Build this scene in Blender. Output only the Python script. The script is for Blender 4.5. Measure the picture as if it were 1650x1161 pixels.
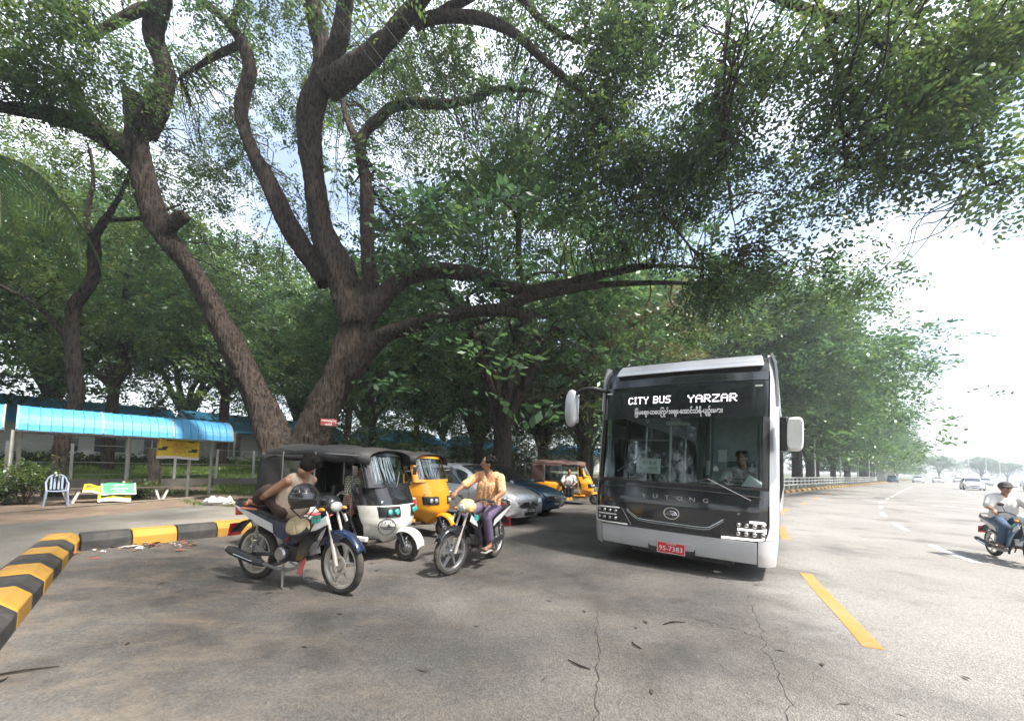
import bpy, math, random
import numpy as np
from mathutils import Vector, Matrix
rad = math.radians
for _o in list(bpy.data.objects): bpy.data.objects.remove(_o)
SC = bpy.context.scene
COL = SC.collection

# ------------------------------------------------------------------ camera
cam = bpy.data.cameras.new('camera'); cam_o = bpy.data.objects.new('camera', cam); COL.objects.link(cam_o)
cam.sensor_width = 36; cam.lens = 640/1650*36; cam.shift_y = (709-580.5)/1650
cam.clip_start = .05; cam.clip_end = 3000
_P, _R = rad(3.5), rad(1.6)
_fw = Vector((0, math.cos(_P), math.sin(_P))); _r0 = Vector((1, 0, 0)); _u0 = _r0.cross(_fw)
_r = math.cos(_R)*_r0 + math.sin(_R)*_u0; _u = -math.sin(_R)*_r0 + math.cos(_R)*_u0
M4 = Matrix((_r, _u, -_fw)).transposed().to_4x4(); M4.translation = (0, 0, 1.5)
cam_o.matrix_world = M4
SC.camera = cam_o

# ------------------------------------------------------------------ sky, sun, exposure
SUN_DIR = Vector((.50, -.36, .90)).normalized()          # towards the sun
W = bpy.data.worlds.new('World'); SC.world = W; W.use_nodes = True
nt = W.node_tree; nt.nodes.clear()
out = nt.nodes.new('ShaderNodeOutputWorld'); bg = nt.nodes.new('ShaderNodeBackground')
sky = nt.nodes.new('ShaderNodeTexSky'); sky.sky_type = 'NISHITA'; sky.sun_disc = False
sky.sun_elevation = math.asin(SUN_DIR.z); sky.sun_rotation = math.atan2(SUN_DIR.x, SUN_DIR.y)
sky.air_density = 1.2; sky.dust_density = 2.5; sky.ozone_density = 1.5
tc = nt.nodes.new('ShaderNodeTexCoord'); mp = nt.nodes.new('ShaderNodeMapping'); mp.inputs['Scale'].default_value = (1, 1, 2.6); mp.inputs['Location'].default_value = (1.4, 5.9, 2.6)
nz = nt.nodes.new('ShaderNodeTexNoise'); nz.inputs['Scale'].default_value = 1.7; nz.inputs['Detail'].default_value = 7; nz.inputs['Roughness'].default_value = .55
cr = nt.nodes.new('ShaderNodeValToRGB'); cr.color_ramp.elements[0].position = .42; cr.color_ramp.elements[1].position = .68
cr.color_ramp.elements[0].color = (.12, .12, .12, 1)
mx = nt.nodes.new('ShaderNodeMixRGB'); mx.inputs[2].default_value = (8.4, 8.7, 9.2, 1)
L_ = nt.links.new
L_(tc.outputs['Generated'], mp.inputs[0]); L_(mp.outputs[0], nz.inputs['Vector']); L_(nz.outputs['Fac'], cr.inputs[0])
L_(cr.outputs[0], mx.inputs[0]); L_(sky.outputs[0], mx.inputs[1]); L_(mx.outputs[0], bg.inputs[0]); L_(bg.outputs[0], out.inputs[0])
bg.inputs[1].default_value = .10
sun = bpy.data.lights.new('sun', 'SUN'); sun.energy = 3.4; sun.angle = rad(4.0); sun.color = (1, .95, .87)
sun_o = bpy.data.objects.new('sun', sun); COL.objects.link(sun_o)
sun_o.rotation_euler = SUN_DIR.to_track_quat('Z', 'Y').to_euler()
vs = SC.view_settings; vs.view_transform = 'Standard'; vs.look = 'None'; vs.gamma = 1; vs.exposure = 1.72; vs.use_curve_mapping = False
cy = SC.cycles
cy.max_bounces = 6; cy.diffuse_bounces = 3; cy.glossy_bounces = 3; cy.transmission_bounces = 4; cy.transparent_max_bounces = 12; cy.volume_bounces = 0
cy.caustics_reflective = False; cy.caustics_refractive = False; cy.sample_clamp_indirect = 6
cy.use_denoising = True; cy.use_adaptive_sampling = True; cy.adaptive_threshold = .025

# ------------------------------------------------------------------ helpers
rng = np.random.default_rng(7)
RND = random.Random(11)

def tag(o, label=None, cat=None, group=None, kind=None):
    if label: o['label'] = label
    if cat: o['category'] = cat
    if group: o['group'] = group
    if kind: o['kind'] = kind
    return o
def empty(name, loc=(0, 0, 0), rz=0., label=None, cat=None, group=None, kind=None, rot=None, scale=None):
    o = bpy.data.objects.new(name, None); COL.objects.link(o)
    o.location = loc; o.rotation_euler = rot if rot else (0, 0, rz)
    if scale: o.scale = (scale,)*3 if isinstance(scale, (int, float)) else scale
    o.empty_display_size = .1
    return tag(o, label, cat, group, kind)
def link_mesh(name, me, mat=None, parent=None, loc=None, rot=None, scale=None):
    o = bpy.data.objects.new(name, me); COL.objects.link(o)
    if mat is not None and len(me.materials) == 0: me.materials.append(mat)
    if parent: o.parent = parent
    if loc is not None: o.location = loc
    if rot is not None: o.rotation_euler = rot
    if scale is not None: o.scale = (scale,)*3 if isinstance(scale, (int, float)) else scale
    return o
def copy_tree(o, parent=None):
    c = o.copy(); COL.objects.link(c); c.parent = parent
    for ch in list(o.children): copy_tree(ch, c)
    return c

def rmat(rx=0, ry=0, rz=0):
    return np.array((Matrix.Rotation(rz, 3, 'Z') @ Matrix.Rotation(ry, 3, 'Y') @ Matrix.Rotation(rx, 3, 'X')))
def frames(path):
    """tangent + two normals along a polyline (parallel transport)."""
    P = np.asarray(path, float); n = len(P)
    T = np.gradient(P, axis=0) if n > 2 else np.repeat((P[1]-P[0])[None], n, 0)
    T /= np.linalg.norm(T, axis=1)[:, None] + 1e-12
    a = np.array([0, 0, 1.]) if abs(T[0][2]) < .9 else np.array([1., 0, 0])
    N = []; u = np.cross(a, T[0]); u /= np.linalg.norm(u)
    for t in T:
        u = u - t*np.dot(u, t); u /= np.linalg.norm(u) + 1e-12; N.append(u)
    N = np.array(N); return P, N, np.cross(T, N)
def smooth_path(pts, k=6):
    """Catmull-Rom through points of any dimension."""
    P = np.asarray(pts, float)
    if len(P) < 3: return P
    Q = np.vstack([2*P[0]-P[1], P, 2*P[-1]-P[-2]]); o = []
    for i in range(1, len(Q)-2):
        a, b, c, d = Q[i-1], Q[i], Q[i+1], Q[i+2]
        for s in np.linspace(0, 1, k, endpoint=False):
            o.append(.5*((2*b)+(-a+c)*s+(2*a-5*b+4*c-d)*s*s+(-a+3*b-3*c+d)*s**3))
    o.append(P[-1]); return np.array(o)

class MB:
    """collects shapes into one mesh"""
    def __init__(s): s.v = []; s.f = []; s.mi = []; s.m = 0
    def add(s, V, F):
        b = len(s.v); s.v.extend([tuple(map(float, p)) for p in V])
        for f in F: s.f.append(tuple(b+i for i in f)); s.mi.append(s.m)
        return s
    def box(s, c, d, rx=0, ry=0, rz=0, taper=(1, 1)):
        x, y, z = (k/2 for k in d); tx, ty = taper
        V = np.array([(-x, -y, -z), (x, -y, -z), (x, y, -z), (-x, y, -z), (-x*tx, -y*ty, z), (x*tx, -y*ty, z), (x*tx, y*ty, z), (-x*tx, y*ty, z)])
        V = V@rmat(rx, ry, rz).T + np.array(c)
        return s.add(V, [(3, 2, 1, 0), (4, 5, 6, 7), (0, 1, 5, 4), (1, 2, 6, 5), (2, 3, 7, 6), (3, 0, 4, 7)])
    def tube(s, path, r, n=8, caps=True, flat=1.):
        P, A, B = frames(path); R = np.full(len(P), r) if np.isscalar(r) else np.asarray(r, float)
        V = []
        for p, a, b, q in zip(P, A, B, R):
            for k in range(n):
                t = 2*math.pi*k/n; V.append(p + a*math.cos(t)*q + b*math.sin(t)*q*flat)
        m = len(P); F = [(i*n+k, i*n+(k+1) % n, (i+1)*n+(k+1) % n, (i+1)*n+k) for i in range(m-1) for k in range(n)]
        if caps: F += [tuple(range(n-1, -1, -1)), tuple((m-1)*n+k for k in range(n))]
        return s.add(V, F)
    def loft(s, secs, caps=True, closed=True):
        n = len(secs[0]); V = [p for q in secs for p in q]; m = len(secs); kk = n if closed else n-1
        F = [(i*n+k, i*n+(k+1) % n, (i+1)*n+(k+1) % n, (i+1)*n+k) for i in range(m-1) for k in range(kk)]
        if caps: F += [tuple(range(n-1, -1, -1)), tuple((m-1)*n+k for k in range(n))]
        return s.add(V, F)
    def lathe(s, prof, n=24, axis='z', c=(0, 0, 0), closed=False):
        V = []
        for r, h in prof:
            for k in range(n):
                t = 2*math.pi*k/n; a, b = r*math.cos(t), r*math.sin(t)
                V.append({'z': (a, b, h), 'x': (h, a, b), 'y': (b, h, a)}[axis])
        V = np.array(V)+np.array(c); m = len(prof); q = m if closed else m-1
        return s.add(V, [(i*n+k, i*n+(k+1) % n, ((i+1) % m)*n+(k+1) % n, ((i+1) % m)*n+k) for i in range(q) for k in range(n)])
    def prism(s, poly, a, b, axis='y'):
        """2-D polygon extruded along an axis from a to b"""
        mk = {'y': lambda u, v, t: (u, t, v), 'x': lambda u, v, t: (t, u, v), 'z': lambda u, v, t: (u, v, t)}[axis]
        n = len(poly); V = [mk(u, v, a) for u, v in poly]+[mk(u, v, b) for u, v in poly]
        F = [(k, (k+1) % n, n+(k+1) % n, n+k) for k in range(n)]+[tuple(range(n-1, -1, -1)), tuple(range(n, 2*n))]
        return s.add(V, F)
    def grid(s, fn, nu, nv, thick=None):
        """fn(u,v)->point for u,v in 0..1"""
        V = [fn(i/nu, j/nv) for j in range(nv+1) for i in range(nu+1)]; w = nu+1
        F = [(j*w+i, j*w+i+1, (j+1)*w+i+1, (j+1)*w+i) for j in range(nv) for i in range(nu)]
        if thick is not None:
            t = np.array(thick); n = len(V); V = V+[np.array(p)+t for p in V]
            F = F+[tuple(n+k for k in reversed(f)) for f in F]
            rim = [i for i in range(nu)]+[j*w+nu for j in range(nv)]+[nv*w+i for i in range(nu, 0, -1)]+[j*w for j in range(nv, 0, -1)]
            F += [(rim[k], n+rim[k], n+rim[(k+1) % len(rim)], rim[(k+1) % len(rim)]) for k in range(len(rim))]
        return s.add(V, F)
    def ball(s, c, r, nu=16, nv=10, rot=None):
        r = np.array((r,)*3 if np.isscalar(r) else r, float); V = []
        for j in range(nv+1):
            ph = math.pi*j/nv
            for k in range(nu):
                t = 2*math.pi*k/nu; V.append((math.sin(ph)*math.cos(t), math.sin(ph)*math.sin(t), math.cos(ph)))
        V = np.array(V)*r
        if rot is not None: V = V@np.asarray(rot).T
        return s.add(V+np.array(c), [(j*nu+k, (j+1)*nu+k, (j+1)*nu+(k+1) % nu, j*nu+(k+1) % nu) for j in range(nv) for k in range(nu)])
    def build(s, name, mat, parent=None, smooth=40, bevel=0, seg=2, sub=0, loc=None, rot=None, solid=0):
        me = bpy.data.meshes.new(name); me.from_pydata(s.v, [], s.f)
        mats = mat if isinstance(mat, (list, tuple)) else [mat]
        for m in mats: me.materials.append(m)
        if len(mats) > 1: me.polygons.foreach_set('material_index', s.mi)
        if not bevel and not sub:
            import bmesh
            b = bmesh.new(); b.from_mesh(me); bmesh.ops.recalc_face_normals(b, faces=b.faces); b.to_mesh(me); b.free()
        else:
            import bmesh
            b = bmesh.new(); b.from_mesh(me); bmesh.ops.remove_doubles(b, verts=b.verts, dist=1e-5); bmesh.ops.recalc_face_normals(b, faces=b.faces); b.to_mesh(me); b.free()
        if smooth:
            me.shade_smooth(); me.set_sharp_from_angle(angle=rad(smooth))
        o = link_mesh(name, me, None, parent, loc, rot)
        if solid:
            m = o.modifiers.new('solid', 'SOLIDIFY'); m.thickness = solid; m.offset = 0
        if sub:
            m = o.modifiers.new('sub', 'SUBSURF'); m.levels = m.render_levels = sub
        if bevel:
            m = o.modifiers.new('bevel', 'BEVEL'); m.width = bevel; m.segments = seg; m.limit_method = 'ANGLE'; m.angle_limit = rad(35)
        return o

def np_mesh(name, V, Q, face_attr=None):
    me = bpy.data.meshes.new(name); V = np.asarray(V, np.float32); Q = np.asarray(Q, np.int32); k = Q.shape[1]
    me.vertices.add(len(V)); me.vertices.foreach_set('co', V.ravel())
    me.loops.add(Q.size); me.loops.foreach_set('vertex_index', Q.ravel())
    me.polygons.add(len(Q)); me.polygons.foreach_set('loop_start', np.arange(0, Q.size, k, dtype=np.int32))
    if face_attr is not None:
        at = me.attributes.new('tint', 'FLOAT', 'FACE'); at.data.foreach_set('value', np.asarray(face_attr, np.float32))
    me.update(calc_edges=True); return me

_textcache = {}
def text_mesh(body, size=1., align='CENTER', extrude=0., spacing=1., sx=1., bold=0.):
    key = (body, size, align, extrude, spacing, sx, bold)
    if key in _textcache: return _textcache[key]
    cu = bpy.data.curves.new('text', 'FONT'); cu.body = body; cu.size = size; cu.align_x = align; cu.align_y = 'CENTER'
    cu.extrude = extrude; cu.space_character = spacing; cu.resolution_u = 2; cu.offset = bold
    ob = bpy.data.objects.new('text', cu); COL.objects.link(ob)
    me = bpy.data.meshes.new_from_object(ob); bpy.data.objects.remove(ob)
    if sx != 1.:
        me.transform(Matrix.Diagonal((sx, 1, 1, 1)))
    me.materials.clear(); _textcache[key] = me; return me
def text(name, body, size, mat, parent, loc, rot, **kw):
    me = text_mesh(body, size, **kw).copy(); me.name = name
    return link_mesh(name, me, mat, parent, loc, rot)

# ------------------------------------------------------------------ materials
def node(nt, t, **kw):
    n = nt.nodes.new(t)
    for k, v in kw.items():
        if k in n.inputs: n.inputs[k].default_value = v
        else: setattr(n, k, v)
    return n
def new_mat(name):
    m = bpy.data.materials.new(name); m.use_nodes = True; m.node_tree.nodes.clear()
    nt = m.node_tree; o = nt.nodes.new('ShaderNodeOutputMaterial'); return m, nt, o
def rgba(c): return (c[0], c[1], c[2], 1)
def pm(name, col, rough=.5, metal=0., var=.15, scale=12., bump=0., coat=0., dirt=0., dirt_col=(.22, .17, .12), spec=.5, col2=None, stretch=None, bscale=None, alpha=None):
    """painted / worn surface: noise-varied colour and roughness, optional dust and bump"""
    m, nt, o = new_mat(name); b = node(nt, 'ShaderNodeBsdfPrincipled', Metallic=metal); b.inputs['Specular IOR Level'].default_value = spec
    b.inputs['Coat Weight'].default_value = coat; b.inputs['Coat Roughness'].default_value = .06
    tc = node(nt, 'ShaderNodeTexCoord'); L = nt.links.new; vec = tc.outputs['Object']
    if stretch:
        mp = node(nt, 'ShaderNodeMapping'); mp.inputs['Scale'].default_value = stretch; L(vec, mp.inputs[0]); vec = mp.outputs[0]
    n1 = node(nt, 'ShaderNodeTexNoise', Scale=scale, Detail=6., Roughness=.6); L(vec, n1.inputs['Vector'])
    ra = node(nt, 'ShaderNodeValToRGB'); c2 = col2 or tuple(min(1, c*(1+var)) for c in col); c1 = tuple(c*(1-var) for c in col)
    ra.color_ramp.elements[0].position = .3; ra.color_ramp.elements[1].position = .7
    ra.color_ramp.elements[0].color = rgba(c1 if not col2 else col); ra.color_ramp.elements[1].color = rgba(c2)
    L(n1.outputs['Fac'], ra.inputs[0]); cout = ra.outputs[0]
    mr = node(nt, 'ShaderNodeMapRange'); mr.inputs['To Min'].default_value = max(.02, rough-.08); mr.inputs['To Max'].default_value = min(1, rough+.1)
    L(n1.outputs['Fac'], mr.inputs['Value']); rout = mr.outputs[0]
    if dirt:
        n2 = node(nt, 'ShaderNodeTexNoise', Scale=scale*.35, Detail=8., Roughness=.7); L(tc.outputs['Object'], n2.inputs['Vector'])
        r2 = node(nt, 'ShaderNodeMapRange'); r2.inputs['From Min'].default_value = .42; r2.inputs['From Max'].default_value = .75; r2.inputs['To Max'].default_value = dirt
        L(n2.outputs['Fac'], r2.inputs['Value'])
        mx = node(nt, 'ShaderNodeMixRGB', Color2=rgba(dirt_col)); L(r2.outputs[0], mx.inputs[0]); L(cout, mx.inputs[1]); cout = mx.outputs[0]
        m2 = node(nt, 'ShaderNodeMixRGB', Color2=(.8, .8, .8, 1)); L(r2.outputs[0], m2.inputs[0]); L(rout, m2.inputs[1]); rout = m2.outputs[0]
    L(cout, b.inputs['Base Color']); L(rout, b.inputs['Roughness'])
    if bump:
        n3 = node(nt, 'ShaderNodeTexNoise', Scale=bscale or scale*3, Detail=4.); L(vec, n3.inputs['Vector'])
        bp = node(nt, 'ShaderNodeBump', Strength=bump, Distance=.02); L(n3.outputs['Fac'], bp.inputs['Height']); L(bp.outputs[0], b.inputs['Normal'])
    L(b.outputs[0], o.inputs[0]); return m
def glass_mat(name, tint=(.55, .6, .6), refl=.06, rough=.02):
    m, nt, o = new_mat(name); L = nt.links.new
    t = node(nt, 'ShaderNodeBsdfTransparent', Color=rgba(tint)); g = node(nt, 'ShaderNodeBsdfGlossy', Color=(1, 1, 1, 1), Roughness=rough)
    f = node(nt, 'ShaderNodeFresnel', IOR=1.5); ad = node(nt, 'ShaderNodeMath', operation='ADD', use_clamp=True); ad.inputs[1].default_value = refl-.04
    n = node(nt, 'ShaderNodeTexNoise', Scale=1.2, Detail=3.); bp = node(nt, 'ShaderNodeBump', Strength=.03, Distance=.05); L(n.outputs['Fac'], bp.inputs['Height']); L(bp.outputs[0], g.inputs['Normal'])
    mx = node(nt, 'ShaderNodeMixShader'); L(f.outputs[0], ad.inputs[0]); L(ad.outputs[0], mx.inputs[0]); L(t.outputs[0], mx.inputs[1]); L(g.outputs[0], mx.inputs[2]); L(mx.outputs[0], o.inputs[0]); return m
def emit_mat(name, col, s):
    m, nt, o = new_mat(name); e = node(nt, 'ShaderNodeEmission', Color=rgba(col), Strength=s)
    n = node(nt, 'ShaderNodeTexNoise', Scale=30.); r = node(nt, 'ShaderNodeMapRange'); r.inputs['To Min'].default_value = s*.75; r.inputs['To Max'].default_value = s*1.2
    nt.links.new(n.outputs['Fac'], r.inputs['Value']); nt.links.new(r.outputs[0], e.inputs['Strength']); nt.links.new(e.outputs[0], o.inputs[0]); return m

MT = {}
MT['black_plastic'] = pm('black_plastic', (.022, .022, .024), .42, var=.2, bump=.05, dirt=.15)
MT['black_paint'] = pm('black_paint', (.012, .013, .016), .12, var=.1, coat=.6, dirt=.05)
MT['rubber'] = pm('rubber', (.03, .029, .028), .85, var=.25, bump=.3, dirt=.5, dirt_col=(.2, .165, .13), scale=18)
MT['steel'] = pm('steel', (.42, .42, .43), .32, metal=.9, var=.2, dirt=.35)
MT['chrome'] = pm('chrome', (.75, .76, .78), .12, metal=1, var=.06)
MT['dusty_alloy'] = pm('dusty_alloy', (.52, .49, .45), .5, metal=.35, var=.15, dirt=.5, dirt_col=(.36, .3, .24))
MT['dark_metal'] = pm('dark_metal', (.05, .05, .052), .45, metal=.6, var=.3, dirt=.4)
MT['white_plastic'] = pm('white_plastic', (.72, .72, .70), .4, var=.06, dirt=.2)
MT['lens'] = glass_mat('lens', (.85, .87, .88), .1)
MT['skin'] = pm('skin', (.30, .155, .095), .5, var=.12, scale=9)
MT['hair'] = pm('hair', (.009, .008, .007), .75, var=.4, scale=60, bump=.4, stretch=(1, 1, .2), spec=.15)
MT['red_plate'] = pm('red_plate', (.55, .035, .05), .45, var=.08)
MT['white_paint'] = pm('white_paint', (.75, .75, .73), .4, var=.05)
# the parking bay runs along T_, the green behind it lies towards N_
K0 = np.array((-6.5, 6.2)); T_ = np.array((.62, .785)); N_ = np.array((-.785, .62))
def kt(t, n, z=0.): p = K0+t*T_+n*N_; return (float(p[0]), float(p[1]), float(z))
KA = math.atan2(.785, .62)                                # heading of T_
# ================================================================== ground, road, kerbs
def asphalt(name, *args, mix=None):
    m, nt, o = new_mat(name); L = nt.links.new; b = node(nt, 'ShaderNodeBsdfPrincipled'); b.inputs['Specular IOR Level'].default_value = .35
    c, h = asphalt_nodes(nt, *args)
    if mix:
        c2, h2 = asphalt_nodes(nt, *mix); at = node(nt, 'ShaderNodeAttribute', attribute_name='edge'); tc = node(nt, 'ShaderNodeTexCoord')
        n = node(nt, 'ShaderNodeTexNoise', Scale=1.1, Detail=8., Roughness=.65); L(tc.outputs['Object'], n.inputs['Vector'])
        ad = node(nt, 'ShaderNodeMath', operation='MULTIPLY_ADD'); ad.inputs[1].default_value = 1.3; L(n.outputs['Fac'], ad.inputs[0]); L(at.outputs['Fac'], ad.inputs[2])
        mr = node(nt, 'ShaderNodeMapRange', interpolation_type='SMOOTHSTEP'); mr.inputs['From Min'].default_value = .72; mr.inputs['From Max'].default_value = 1.6; L(ad.outputs[0], mr.inputs['Value'])
        mx = node(nt, 'ShaderNodeMixRGB'); L(mr.outputs[0], mx.inputs[0]); L(c, mx.inputs[1]); L(c2, mx.inputs[2]); c = mx.outputs[0]
    L(c, b.inputs['Base Color']); b.inputs['Roughness'].default_value = .88
    bp = node(nt, 'ShaderNodeBump', Strength=.55, Distance=.012); L(h, bp.inputs['Height']); L(bp.outputs[0], b.inputs['Normal']); L(b.outputs[0], o.inputs[0]); return m
def asphalt_nodes(nt, dark, light, dust, streak=.5, side=False):
    L = nt.links.new; gscale = 1.
    tc = node(nt, 'ShaderNodeTexCoord'); V = tc.outputs['Object']
    big = node(nt, 'ShaderNodeTexNoise', Scale=.42*gscale, Detail=9., Roughness=.68, Distortion=.2); L(V, big.inputs['Vector'])
    r1 = node(nt, 'ShaderNodeValToRGB'); e = r1.color_ramp.elements; e[0].position = .36; e[1].position = .66; e[0].color = rgba(dark); e[1].color = rgba(light); L(big.outputs['Fac'], r1.inputs[0])
    # aggregate: pale and dark chips
    vo = node(nt, 'ShaderNodeTexVoronoi', Scale=75.); L(V, vo.inputs['Vector'])
    chip = node(nt, 'ShaderNodeValToRGB'); e = chip.color_ramp.elements; e[0].position = .1; e[1].position = .9; e[0].color = (.45, .45, .45, 1); e[1].color = (1.75, 1.7, 1.62, 1); L(vo.outputs['Color'], chip.inputs[0])
    vo2 = node(nt, 'ShaderNodeTexNoise', Scale=26., Detail=5., Roughness=.8); L(V, vo2.inputs['Vector'])
    ch2 = node(nt, 'ShaderNodeValToRGB'); e = ch2.color_ramp.elements; e[0].position = .3; e[1].position = .72; e[0].color = (.6, .6, .6, 1); e[1].color = (1.45, 1.42, 1.36, 1); L(vo2.outputs['Fac'], ch2.inputs[0])
    m1 = node(nt, 'ShaderNodeMixRGB', blend_type='MULTIPLY'); m1.inputs[0].default_value = .42; L(r1.outputs[0], m1.inputs[1]); L(chip.outputs[0], m1.inputs[2])
    m2 = node(nt, 'ShaderNodeMixRGB', blend_type='MULTIPLY'); m2.inputs[0].default_value = .45; L(m1.outputs[0], m2.inputs[1]); L(ch2.outputs[0], m2.inputs[2])
    # dust washed into streaks along the slope
    mp = node(nt, 'ShaderNodeMapping'); mp.inputs['Rotation'].default_value = (0, 0, rad(-62)); mp.inputs['Scale'].default_value = (.9, 1.7, 1); L(V, mp.inputs[0])
    st = node(nt, 'ShaderNodeTexNoise', Scale=1.3, Detail=12., Roughness=.8, Distortion=.25); L(mp.outputs[0], st.inputs['Vector'])
    sr = node(nt, 'ShaderNodeMapRange'); sr.inputs['From Min'].default_value = .46; sr.inputs['From Max'].default_value = .74; sr.inputs['To Max'].default_value = streak; L(st.outputs['Fac'], sr.inputs['Value'])
    fac = sr.outputs[0]
    if side:                                                 # dust gathers towards the kerb side
        sx = node(nt, 'ShaderNodeSeparateXYZ'); L(V, sx.inputs[0]); gx = node(nt, 'ShaderNodeMapRange'); gx.inputs['From Min'].default_value = .3; gx.inputs['From Max'].default_value = -3.6; gx.inputs['To Min'].default_value = .22; L(sx.outputs[0], gx.inputs['Value'])
        mu = node(nt, 'ShaderNodeMath', operation='MULTIPLY'); L(fac, mu.inputs[0]); L(gx.outputs[0], mu.inputs[1]); fac = mu.outputs[0]
    m3 = node(nt, 'ShaderNodeMixRGB', Color2=rgba(dust)); L(fac, m3.inputs[0]); L(m2.outputs[0], m3.inputs[1])
    # oil and tar stains
    ol = node(nt, 'ShaderNodeTexNoise', Scale=.7, Detail=7., Roughness=.6); mo = node(nt, 'ShaderNodeMapping'); mo.inputs['Location'].default_value = (3.7, 1.3, 0); L(V, mo.inputs[0]); L(mo.outputs[0], ol.inputs['Vector'])
    orr = node(nt, 'ShaderNodeMapRange'); orr.inputs['From Min'].default_value = .53; orr.inputs['From Max'].default_value = .70; orr.inputs['To Max'].default_value = .72; L(ol.outputs['Fac'], orr.inputs['Value'])
    m4 = node(nt, 'ShaderNodeMixRGB', Color2=rgba(tuple(c*.45 for c in dark))); L(orr.outputs[0], m4.inputs[0]); L(m3.outputs[0], m4.inputs[1])
    ad = node(nt, 'ShaderNodeMath', operation='ADD'); L(vo.outputs['Distance'], ad.inputs[0]); L(vo2.outputs['Fac'], ad.inputs[1])
    return m4.outputs[0], ad.outputs[0]
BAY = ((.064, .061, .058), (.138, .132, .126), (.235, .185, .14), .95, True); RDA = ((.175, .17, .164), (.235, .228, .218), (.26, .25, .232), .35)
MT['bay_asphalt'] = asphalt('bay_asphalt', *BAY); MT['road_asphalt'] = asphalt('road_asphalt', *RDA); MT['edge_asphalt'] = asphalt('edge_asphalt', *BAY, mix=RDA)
MT['soil'] = pm('soil', (.115, .078, .055), .95, var=.3, scale=2.2, bump=.5, bscale=22, col2=(.2, .145, .105))
MT['concrete'] = pm('concrete', (.2, .185, .16), .9, var=.2, scale=1.6, bump=.25, bscale=30, dirt=.6, dirt_col=(.1, .085, .06))
MT['earth'] = pm('earth', (.075, .085, .04), .95, var=.3, scale=.6, bump=.3, col2=(.11, .115, .05))
MT['lawn'] = pm('lawn', (.06, .10, .022), .9, var=.3, scale=1.1, bump=.4, bscale=40, col2=(.115, .16, .035))
MT['kerb_yellow'] = pm('kerb_yellow', (.44, .235, .03), .75, var=.12, scale=5, bump=.3, bscale=35, dirt=.85, dirt_col=(.2, .15, .1))
MT['kerb_black'] = pm('kerb_black', (.03, .03, .031), .75, var=.25, scale=5, bump=.3, bscale=35, dirt=.85, dirt_col=(.15, .125, .1))
MT['line_orange'] = pm('line_orange', (.44, .18, .04), .7, var=.1, scale=9, dirt=.45, dirt_col=(.35, .28, .2), bump=.2)
MT['line_white'] = pm('line_white', (.62, .61, .58), .7, var=.08, scale=9, dirt=.5, dirt_col=(.34, .32, .29), bump=.2)

def sheet(name, poly, z, mat, parent=None, kind='structure', sub=0):
    """flat sheet: polygon (x,y[,z])"""
    from mathutils.geometry import tessellate_polygon
    V = [Vector((p[0], p[1], p[2] if len(p) > 2 else z)) for p in poly]; tr = tessellate_polygon([[Vector((v.x, v.y, 0)) for v in V]])
    F = []
    for a, b, c in tr:
        up = (V[b]-V[a]).cross(V[c]-V[a]).z
        if abs(up) > 1e-9: F.append((a, b, c) if up > 0 else (a, c, b))
    me = bpy.data.meshes.new(name); me.from_pydata(V, [], F); me.update()
    o = link_mesh(name, me, mat, parent)
    if parent is None and kind: o['kind'] = kind
    return o
sheet('ground', [(-1500, -1500), (1500, -1500), (1500, 1500), (-1500, 1500)], -.06, MT['earth'])
# carriageway edge beside the bay (orange line) and lane lines, followed as curves
EDGE = smooth_path([(-2.5, -8), (0, -2.6), (3.17, 3.52), (4.41, 5.98), (6.24, 9.06), (7.75, 11.47), (10.4, 15.24), (13.3, 18.4), (19.48, 25.2), (34, 40.2), (52, 57), (110, 110), (230, 214)], 5)
def offset(curve, d):
    t = np.gradient(curve, axis=0); t /= np.linalg.norm(t, axis=1)[:, None]; return curve+np.stack([t[:, 1], -t[:, 0]], 1)*d
rightE = offset(EDGE, 34)
KERB_R = np.array([kt(0, 0)[:2], kt(25, 0)[:2]]); KERB_FAR = np.array([(17.2, 26.3), (34.2, 42.0), (51.7, 57.8), (108, 110), (228, 216)])
road = sheet('road', list(map(tuple, KERB_FAR[::-1]))+[kt(26.5, 0)[:2], kt(-6, 0)[:2], (-14, -8), (-14, -30), (40, -30)]+list(map(tuple, rightE[8:])), 0., MT['road_asphalt'])
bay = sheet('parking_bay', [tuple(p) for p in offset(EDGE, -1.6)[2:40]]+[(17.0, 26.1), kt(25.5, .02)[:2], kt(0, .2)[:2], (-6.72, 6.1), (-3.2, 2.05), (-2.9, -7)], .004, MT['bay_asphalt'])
def ribbon(name, curve, w, z, mat, parent):
    a, b = offset(curve, -w/2), offset(curve, w/2); V = [(p[0], p[1], z) for p in a]+[(p[0], p[1], z) for p in b]; n = len(curve)
    return MB().add(V, [(i, n+i, n+i+1, i+1) for i in range(n-1)]).build(name, mat, parent, smooth=0)
def dist_samples(curve, s0, s1, k=5):
    d = np.concatenate([[0], np.cumsum(np.linalg.norm(np.diff(curve, axis=0), axis=1))]); s = np.linspace(s0, s1, k)
    return np.stack([np.interp(s, d, curve[:, 0]), np.interp(s, d, curve[:, 1])], 1)
def s_of(curve, p):
    d = np.concatenate([[0], np.cumsum(np.linalg.norm(np.diff(curve, axis=0), axis=1))]); return d[np.argmin(np.linalg.norm(curve-np.array(p), axis=1))]
_E = np.stack([np.interp(np.linspace(0, 1, 4000), np.linspace(0, 1, len(EDGE)), EDGE[:, k]) for k in (0, 1)], 1)
s0 = s_of(_E, (3.17, 3.52))
for a, b in ((0, 2.8), (6.2, 9.0), (12.4, 15.2), (18.6, 20.6), (24, 26.5), (31, 34), (38, 41)):
    ribbon('edge_dash', dist_samples(_E, s0+a, s0+b), .15, .0095, MT['line_orange'], road)
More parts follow.
